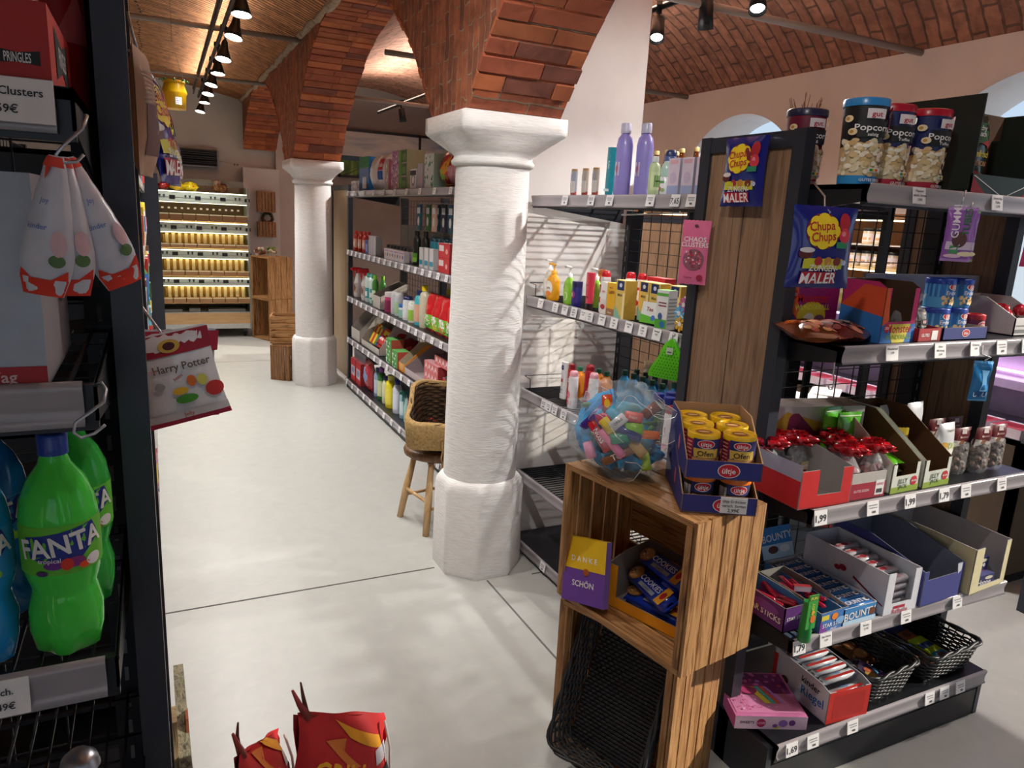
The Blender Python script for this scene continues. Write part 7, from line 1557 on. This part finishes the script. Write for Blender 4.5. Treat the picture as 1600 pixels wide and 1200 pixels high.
# charcoal bags on the floor and an old board
gk = [('t', 'GRILL', -.02, .42, .060, '#eda81c', -.35), ('t', 'HOLZKOHLE', -.05, .36, .05, '#eda81c', -.35), ('p', [(-.03, .53), (.09, .47), (.10, .43), (.0, .49)], '#e8a01c'), ('p', [(-.06, .49), (-.01, .49), (-.02, .47), (.03, .42), (.01, .42), (-.04, .47)], '#d8782c'), ('r', .085, .10, .115, .38, '#1c1a1c'), ('r', .07, .40, .112, .44, '#c9c4cc')]
for i, (x, y, rz_, h_, lb) in enumerate([(.315, 1.375, 20, .54, 'red charcoal bag with yellow lettering, right one at the bottom edge'), (.145, 1.40, 62, .50, 'red charcoal bag at the bottom edge, left of the lettered one')]):
    t = thing('charcoal_bag', lb, 'charcoal bag', (x, y, 0), R(rz_), 'charcoal bags on the floor')
    def prof(u, v, s):
        k = (max(0, 1-(abs(2*u/.24))**2.4)**.5)*(min(1, (1-v/h_)*3.2)**.8)*(.6+.4*min(1, v/.05)); w_ = 1-.10*(v/h_)**2
        zz = v + (.0 if v < h_*.75 else (-u*.45)*(v/h_-.75)*4)
        return (u*w_+.006*S(v*30+s), s*(.055*k+.004*S(u*50+v*40)), zz)
    m = MB(); m.grid(lambda a, b: prof(-.12+.24*a, h_*b, -1), 20, 20, ('#c21f22', 'p')); m.grid(lambda a, b: prof(.12-.24*a, h_*b, 1), 20, 20, ('#a8181c', 'p'))
    F = lambda u, v, o=0: (lambda p: (p[0], p[1]-o-.001, p[2]))(prof(max(-.119, min(.119, u)), min(v, h_), -1)); F.curved = 2
    m.dec(F, gk, .001); m.build('paper_sack', t)
    m = MB(); x0, y0, z0 = prof(-.115, h_, -1)
    m.path([(x0+.02, 0, z0-.02), (x0+.0, .0, z0+.02), (x0-.012, .004, z0+.055)], [.010, .006, .003], ('#a0433c', 'd'), 5); m.path([(x0+.02, .004, z0-.02), (x0+.012, .006, z0+.03), (x0+.004, .0, z0+.068)], [.006, .004, .002], ('#6a3a30', 'd'), 5); m.build('torn_top', t)
    m = MB(); m.path([(.10, -.02, h_-.06), (.104, -.035, h_-.12), (.098, -.045, h_-.2), (.105, -.05, h_-.3)], .003, ('#c9b8b4', 'd'), 5); m.build('string', t)
    if i == 0:
        m = MB(); m.path([(.02, -.06, h_-.21), (.0, -.075, h_-.17), (-.02, -.08, h_-.16), (-.035, -.08, h_-.175)], .0022, ('#d8cfc8', 'd'), 5); m.build('paper_cord', t)
old = noisy('weathered_board', ['#4d4a3e', '#77715f', '#8d8772', '#5c6350'], (12, 12, 1.2), 6, 9, .85, .6, .006, 1.2)
t = thing('old_board', 'weathered old wooden board with iron bolts leaning by the left frame', 'board', (.004, 1.745, 0))
m = MB(); m.add([(-.012, .0, .502), (.010, .0, .502), (.010, -.05, .49), (-.012, -.05, .49), (-.008, -.40, .0), (.03, -.40, .0), (.03, -.50, .0), (-.008, -.50, .0)], [(0, 1, 2, 3), (4, 7, 6, 5), (0, 4, 5, 1), (1, 5, 6, 2), (2, 6, 7, 3), (3, 7, 4, 0)], old); m.build('plank', t)
m = MB(); m.bx(-.035, -.010, -.16, -.10, .20, .46, noisy('weathered_board_light', ['#8a7a5c', '#b39c74', '#a08a66'], (12, 12, 1.2), 6, 9, .8, .5, .006, 1.2)); m.build('cross_piece', t)
for q in ((.028, -.24, .30), (.026, -.22, .335)):
    m = MB(); m.path([q, (q[0]+.012, q[1], q[2])], .008, ('#4a4038', 'k'), 8); m.build('bolt', t)
m = MB(); m.bx(.008, .014, -.13, -.09, .40, .44, ('#8a4a2c', 'd')); m.build('iron_strap', t)
# ================================================================== back of the shop
BX0, BX1, BY = .045, 1.04, 9.42
t = thing('bread_display', 'lit self service bread display with four tiers at the back wall', 'bread display', (0, 0, 0))
al = ('#b9bcb8', 'm'); crm = ('#e8d898', 'p')
m = MB(); m.bx(BX0-.03, BX0, BY-.02, BY+.72, .10, 1.80, ('#4a4a4c', 's')); m.bx(BX1, BX1+.02, BY-.02, BY+.72, .10, 1.78, ('#8f938e', 's')); m.bx(BX0, BX1, BY+.70, BY+.72, .1, 1.80, ('#b8b4a4', 's')); m.build('cabinet', t)
m = MB(); m.bx(BX0, BX1, BY+.1, BY+.7, 1.695, 1.71, ('#c9d0c4', 's')); m.bx(BX0, BX1, BY+.3, BY+.34, 1.79, 1.86, ('#8a8884', 's')); m.build('top_board', t)
tiers = [(1.69, 1.59, 1.468, 1.378, '#9a6a3a', '#5a4630'), (1.345, 1.25, 1.127, 1.068, '#b98a5c', '#d8b860'), (1.03, .95, .815, .742, '#b98a5c', '#d8b860'), (.70, .63, .497, .42, '#b98a5c', '#dcc060')]
for i, (za, zb, zc, zd, bc1, inc) in enumerate(tiers):
    m = MB(); m.bx(BX0, BX1, BY-.005, BY+.008, zb, za, ('#c6d4c6', 'g')); m.bx(BX0, BX1, BY-.008, BY-.004, (za+zb)/2-.003, (za+zb)/2+.001, ('#8f9a90', 's')); o = m.build('glass_flap', t)
    for k in range(4):
        x = BX0+.06+k*.27
        m = MB(); m.bx(x+.10, x+.16, BY-.009, BY-.0055, zb+.03, zb+.07, ('#1b1d20', 's')); m.build('price_tag', o)
        for q in (.0, .045):
            m = MB(); m.dec(Ff(BY-.005), [('p', [(x-.012+q, zb+.075), (x+.012+q, zb+.075), (x+.008+q, zb+.045), (x+q, zb+.038), (x-.008+q, zb+.045)], '#3c4442')], .002); m.build('tong_mark', o)
    m = MB(); m.bx(BX0, BX1, BY+.35, BY+.36, zd, zb+.02, (inc, 'p'))
    m.bx(BX0, BX1, BY+.02, BY+.7, zd-.008, zd+.0, crm)
    for k in range(13):
        x = BX0+.07+k*.068
        if i: m.bx(x, x+.024, BY+.12, BY+.35, zc-.01, zb-.035, ('#c09440', 'p')); m.bx(x+.026, x+.062, BY+.06, BY+.34, zc-.01, zb-.02, (crm[0], 'p'))
        else: m.bx(x, x+.025, BY+.02, BY+.03, zc+.04, zc+.06, ('#f4ead0', 'p'))
    m.build('bread_slots', t)
    for k in range(7):
        x0 = BX0+.008+k*(BX1-BX0)/7
        m = MB(); m.add([(x0, BY-.05, zc-.01), (x0+.132, BY-.05, zc-.01), (x0+.132, BY-.015, zd), (x0, BY-.015, zd), (x0, BY+.03, zc-.01), (x0+.132, BY+.03, zc-.01), (x0+.132, BY+.03, zd), (x0, BY+.03, zd)], [(0, 3, 2, 1), (0, 1, 5, 4), (2, 3, 7, 6), (1, 2, 6, 5), (0, 4, 7, 3)], (bc1, 's')); m.bx(x0, x0+.132, BY-.053, BY-.049, zc-.02, zc-.008, ('#d8cfa8', 'g')); m.build('bin', t)
    m = MB(); m.bx(BX0, BX1, BY+.0, BY+.03, za+.008, za+.018, ('#fff6d8', 'e3')); m.bx(BX0, BX1, BY+.03, BY+.06, zb-.01, zb-.004, ('#fff0c8', 'e4')); m.build('light_strip', t)
m = MB(); m.bx(BX0, BX1, BY+.0, BY+.6, .30, .31, ('#b8bcb4', 's')); m.bx(BX0, BX1, BY+.5, BY+.51, .31, .41, ('#a8a490', 's'))
m.build('lower_shelf', t)
for i, (x, w_) in enumerate([(.18, .2), (.42, .12), (.78, .42)]):
    mm = MB(); mm.bx(x-w_/2, x+w_/2, BY+.02, BY+.3, .311, .345+.01*(i == 1), ('#6c6a66', 's')); solo('baking_tray', mm, ['left', 'middle', 'long right'][i] + ' grey tray on the lowest board of the bread display', 'tray')
m = MB(); m.bx(BX0, BX1, BY-.01, BY+.0, .17, .30, noisy('pale_beech', ['#c09a68', '#d0ac7a'], (1, 8, 8), 5, 6, .5, .05)); m.bx(BX0, BX1, BY-.01, BY+.6, .11, .17, ('#c4c8c8', 'm')); m.build('plinth', t)
for x in (BX0+.05, BX1-.05):
    m = MB(); m.at((x, BY+.08, .035), ry=R(90)); m.lathe([(.034, -.012), (.034, .012)], ('#1c1c1e', 'd'), 16); m.at(); m.bx(x-.02, x+.02, BY+.06, BY+.1, .06, .11, ('#4a4c4e', 'k')); m.build('wheel', t)
for i, (x, c, lb) in enumerate([(.15, '#b01c1c', 'red end of a bread bag on top of the bread display'), (.30, '#e0b818', 'yellow bagged loaf on top of the bread display'), (.44, '#e8cc1c', 'second yellow bagged loaf on top of the bread display')]):
    m = MB(); blob(m, .085 if i else .06, (0, 0, .055), (c, 'f'), i, .5, 18, 12, .62); 
    if i: m.dec(Ff(-.07), [('e', 0, .055, .03, .012, '#b8281c')])
    solo('bread_bag', m, lb, 'bagged bread', (x, BY+.28, 1.7105), R(20*i), 'bagged loaves on the bread display')
m = MB(); blob(m, .085, (0, 0, .06), noisy('dark_loaf', ['#5a3418', '#8a5a34', '#b89070'], (1, 1, 1), 30, 6, .8, .5), 9, .5, 20, 12, .66); blob(m, .045, (-.03, -.03, .11), ('#b89a8a', 'f'), 4, .8, 12, 8)
solo('bread_loaf', m, 'brown loaf in film at the right on top of the bread display', 'bread', (.77, BY+.28, 1.7105))
# air conditioner grille and socket
t = thing('air_grille', 'dark louvred air unit on the beige wall above the bread display', 'air unit', (.585, YB-.005, 2.02))
m = MB(); m.bx(-.225, .225, -.09, 0, 0, .215, ('#3a3c40', 's')); m.bx(-.225, .225, -.095, -.09, 0, .02, ('#8f9498', 'm')); m.bx(.205, .225, -.1, -.09, 0, .215, ('#9a9ea0', 'm')); m.build('housing', t)
m = MB()
for k in range(7): m.add([(-.215, -.105, .03+.026*k), (.2, -.105, .03+.026*k), (.2, -.09, .043+.026*k), (-.215, -.09, .043+.026*k)], [(0, 1, 2, 3)], ('#a4aab0' if k % 2 else '#5d6268', 'm'))
m.build('louvres', t)
m = MB(); m.bx(-.04, .04, -.012, 0, 0, .05, ('#d8d4d0', 's')); m.dec(Ff(-.012), [('e', -.018, .025, .014, .014, '#8a8682'), ('e', .018, .025, .014, .014, '#8a8682')]); m.path([(-.04, -.004, .03), (-.16, -.004, .05), (-.19, -.004, .05)], .004, ('#b8aca2', 's'), 5)
solo('wall_socket', m, 'double wall socket right of the air unit', 'socket', (1.02, YB, 2.06))
# ornaments on the crates by the bread display
m = MB()
for i in range(30): blob(m, .02, (random.uniform(-.05, .05), random.uniform(-.04, .04), .02+random.uniform(0, .07)), (random.choice(['#7a4a34', '#a87a68', '#8a3a2c', '#c9b4a4', '#5c6a3a']), 'd'), i, .5, 6, 4)
o = solo('dried_arrangement', m, 'reddish dried arrangement on the tall crate stack', 'ornament', (1.15, 9.26, 1.0025))
m = MB()
for i in range(26): blob(m, .02, (random.uniform(-.045, .045), random.uniform(-.04, .04), .03+random.uniform(0, .07)), (random.choice(['#6f7a3a', '#8a8a4a', '#c9c4a4', '#55602c']), 'd'), i, .5, 6, 4)
m.lathe([(.035, 0), (.045, .04)], ('#c9c4b8', 's'), 16); solo('dried_arrangement', m, 'green grey dried arrangement in a pot on the tall crate stack', 'ornament', (1.30, 9.30, 1.0025))
m = MB()
for k in range(40):
    a = k*PI/20; blob(m, .018, (.06*Cc(a), random.uniform(-.01, .01), .06*S(a)), (random.choice(['#4a3424', '#6a5034', '#3a3a20']), 'd'), k, .6, 6, 4)
solo('wreath', m, 'dark dried wreath between the two crates hung on the white wall', 'wreath', (1.36, 10.06, 1.44))
# yellow tub hanging from the vault
t = thing('hanging_bucket', 'yellow lidded tub with green clips hanging over the left aisle', 'tub', (.152, 4.6, 2.085))
m = MB(); m.lathe([(.05, 0), (.055, .0), (.060, .075), (.064, .08), (.064, .088), (.052, .125), (.05, .135)], ('#f0bc10', 'g'), 30); m.build('body', t)
m = MB(); m.lathe([(.052, .133), (.058, .135), (.056, .146), (.02, .150)], ('#e6b00e', 'g'), 26)
for k in range(8):
    a = k*PI/4; m.path([(.05*Cc(a), .05*S(a), .140), (.068*Cc(a), .068*S(a), .150), (.074*Cc(a), .074*S(a), .142)], .004, ('#2f7a3a', 's'), 5)
m.build('lid', t)
m = MB(); m.dec(Fc(.0595), [('r', .002, .02, .034, .058, '#dfe2e8'), ('r', .006, .046, .028, .051, '#7a8ab0'), ('r', .006, .036, .024, .040, '#5a6a90'), ('r', .006, .026, .02, .030, '#9aa6c0')], .002); m.build('label_sticker', t)
m = MB(); m.path([(-.05, 0, .14), (0, 0, .34), (.05, 0, .14)], .0012, ('#3a3a3a', 's'), 4); m.path([(0, 0, .34), (0, 0, .95)], .0012, ('#3a3a3a', 's'), 4); m.build('cord', t)
# landscape mural in the right vault
t = thing('wall_picture', 'wide framed landscape picture with sky and green field on the dark wall', 'picture', (0, YB-.105, 0))
m = MB(); x0, x1, z0, z1 = 2.30, 4.08, 2.02, 2.655
for a in ((x0, x1, z1-.035, z1), (x0, x1, z0, z0+.03), (x0, x0+.03, z0, z1), (3.42, 3.45, z0, z1)): m.bx(a[0], a[1], -.035, 0, a[2], a[3], ('#17181c', 's'))
m.build('frame', t)
skym = noisy('painted_cloudy_sky', ['#7d8ea8', '#b3b0ae', '#c9bfb6', '#8f98a6'], (1, 1, 4), 1.6, 6, .7, 0, .01, .5, 0, .3, .7); fld = noisy('painted_green_field', ['#2c4a26', '#5a7a34', '#7f9a4a'], (6, 1, 1), 3, 5, .7, 0)
m = MB(); m.bx(x0+.03, x1, -.02, -.005, z0+.28, z1-.035, skym); m.bx(x0+.03, x1, -.021, -.005, z0+.22, z0+.285, ('#2f4a5c', 's')); m.bx(x0+.03, x1, -.022, -.005, z0+.03, z0+.222, fld)
for k in range(9): m.add([(2.75+.0*k, -.0225, z0+.21), (2.2+.17*k, -.0225, z0+.03), (2.24+.17*k, -.0225, z0+.03)], [(0, 1, 2)], ('#26401f', 's'))
m.build('canvas', t)
# refrigerated counter and jar shelf along the right wall
t = thing('refrigerated_counter', 'brown clad refrigerated counter with pink light along the right wall', 'refrigerator', (3.50, 1.80, 0))
brn = noisy('brown_counter_board', ['#4a3c2f', '#5c4c3c'], (1, 1, .4), 4, 6, .55, .05)
m = MB(); m.bx(0, .03, 0, 5.2, .06, .72, brn); m.bx(0, .56, 0, .04, .06, .72, brn); m.bx(.02, .56, .02, 5.18, 0, .06, ('#1c1c1e', 'd')); m.bx(0, .56, 0, 5.2, .70, .72, ('#9a9ea2', 'm')); m.build('cladding', t)
m = MB(); m.bx(.53, .56, 0, 5.2, .72, 1.20, ('#c9b8dc', 's')); m.bx(.03, .56, 0, 5.2, 1.17, 1.22, ('#8a8490', 's')); m.bx(.0, .56, 0, .02, .72, .76, ('#9a9ea2', 'm')); m.build('canopy', t)
m = MB(); m.bx(.06, .10, .02, 5.18, 1.155, 1.168, ('#e6ccff', 'e7')); m.bx(.48, .5, .02, 5.18, .95, .96, ('#ffd8ee', 'e5')); m.build('light_strip', t)
m = MB(); m.bx(.30, .55, .02, 5.18, .92, .93, ('#a8a4b4', 'm')); m.bx(.28, .3, .02, 5.18, .90, .94, ('#d8d4e0', 's')); m.build('inner_shelf', t)
mp = solo('meat_pack', carton(.14, .16, .045, '#d8c0cc', '#e0d0d8', '#b84a5a', [('r', -.05, .01, .05, .035, '#b82434')], tdec=[('e', 0, .0, .05, .04, '#9a2434'), ('r', -.07, -.075, .07, -.05, WH)]), 'x', 'meat pack')
row(mp, [(3.50+.12, 1.92+.16*i, .7205) for i in range(14)], 'red meat pack', 'from the near end of the counter', 'meat packs in the refrigerated counter', R(90))
t = thing('jar_shelf', 'wooden jar shelf standing on the refrigerated counter', 'shelf', (3.52, 2.38, 1.2205))
wj = noisy('honey_oak', ['#6a4424', '#8a5c34', '#7a4f2c'], (1, 1, 1), 6, 6, .5, .05)
m = MB(); m.bx(.28, .30, 0, 2.6, 0, .50, wj); m.bx(0, .3, -.02, 0, 0, .50, wj); m.bx(0, .3, 2.6, 2.62, 0, .5, wj); m.bx(-.01, .3, -.02, 2.62, .48, .50, wj); m.build('cabinet', t)
for z in (.0, .215, .0): pass
m = MB(); m.bx(0, .28, 0, 2.6, .200, .216, ('#e8c890', 's')); m.build('board', t)
m = MB(); m.bx(.0, .28, 0, 2.6, .330, .338, ('#d8d0c0', 's')); m.build('board', t)
m = MB(); m.bx(.02, .04, .01, 2.59, .462, .47, ('#ffe2b0', 'e5')); m.bx(.02, .04, .01, 2.59, .192, .199, ('#ffe8b8', 'e5')); m.build('light_strip', t)
jr = lidcan('x', .085, .034, '#d8c4a4', '#1f1c1c', [('r', -.045, .012, .045, .055, '#ecdfe2'), ('r', -.03, .02, .03, .035, '#d8a87a'), ('r', .01, .01, .02, .075, WH)], name='jar', cat='jar', n=18)
row(jr, [(3.58, 2.44+.078*i, 1.4375) for i in range(14)], 'white labelled jar', 'from the near end of the lower board', 'jars in the wooden shelf', R(-90))
j2 = dup(jr, (3.60, 2.53, 1.5595), R(-90), 'x'); LABELS['x'].remove(j2)
j2['label'] = 'tmp'
row2 = [(3.60, 2.53+.082*i, 1.5595) for i in (0, 1, 3, 4, 6, 7, 9)]
LABELS.setdefault('tmp', []).append(j2); row(j2, row2, 'white labelled jar', 'from the near end of the upper board', 'jars in the wooden shelf', R(-90))
yj = solo('yellow_pack', carton(.11, .08, .13, '#d8b83a', '#c9a02c', None, [('r', -.04, .03, .04, .09, '#8a8a3a'), ('r', -.02, .05, .02, .07, '#e8e0b8')]), 'x', 'pack')
row(yj, [(3.60, 2.46+.125*i, 1.2215) for i in range(10)], 'yellow pack', 'from the near end under the jar boards', 'yellow packs in the wooden shelf', R(-90))
# grey crates of stock behind the sweets unit
m = MB()
for i, (x, y, z, w_, c, lb) in enumerate([(2.75, 2.9, 0, .5, '#3c444c', 'dark grey stock carton on the floor behind the sweets unit'), (2.75, 2.9, .36, .5, '#4c545c', 'dark grey stock carton on top of the first behind the sweets unit'), (2.2, 2.45, 0, .42, '#3a424c', 'slate blue stock carton standing closest behind the wire grid')]): pass
for i, (x, y, z, lb) in enumerate([(2.86, 2.55, 0, 'bottom dark slate stock crate behind the sweets unit'), (2.86, 2.55, .2605, 'middle dark slate stock crate behind the sweets unit'), (2.86, 2.55, .521, 'top dark slate stock crate with pale papers behind the sweets unit')]):
    m = carton(.50, .36, .26, '#454c56', '#3c434c', '#5a6068', [('r', -.2, .16, .2, .19, '#2a3038'), ('r', .14, .19, .2, .25, '#a8202c')]); 
    if i == 2:
        for k in range(8): m.at((random.uniform(-.18, .18), random.uniform(-.1, .1), .262+.006*k), rz=random.uniform(0, 3)); m.box(.2, .14, .003, ('#d8d4cc', 'p'))
    solo('stock_crate', m, lb, 'crate', (x, y, z), R(-30), 'stacked stock crates')
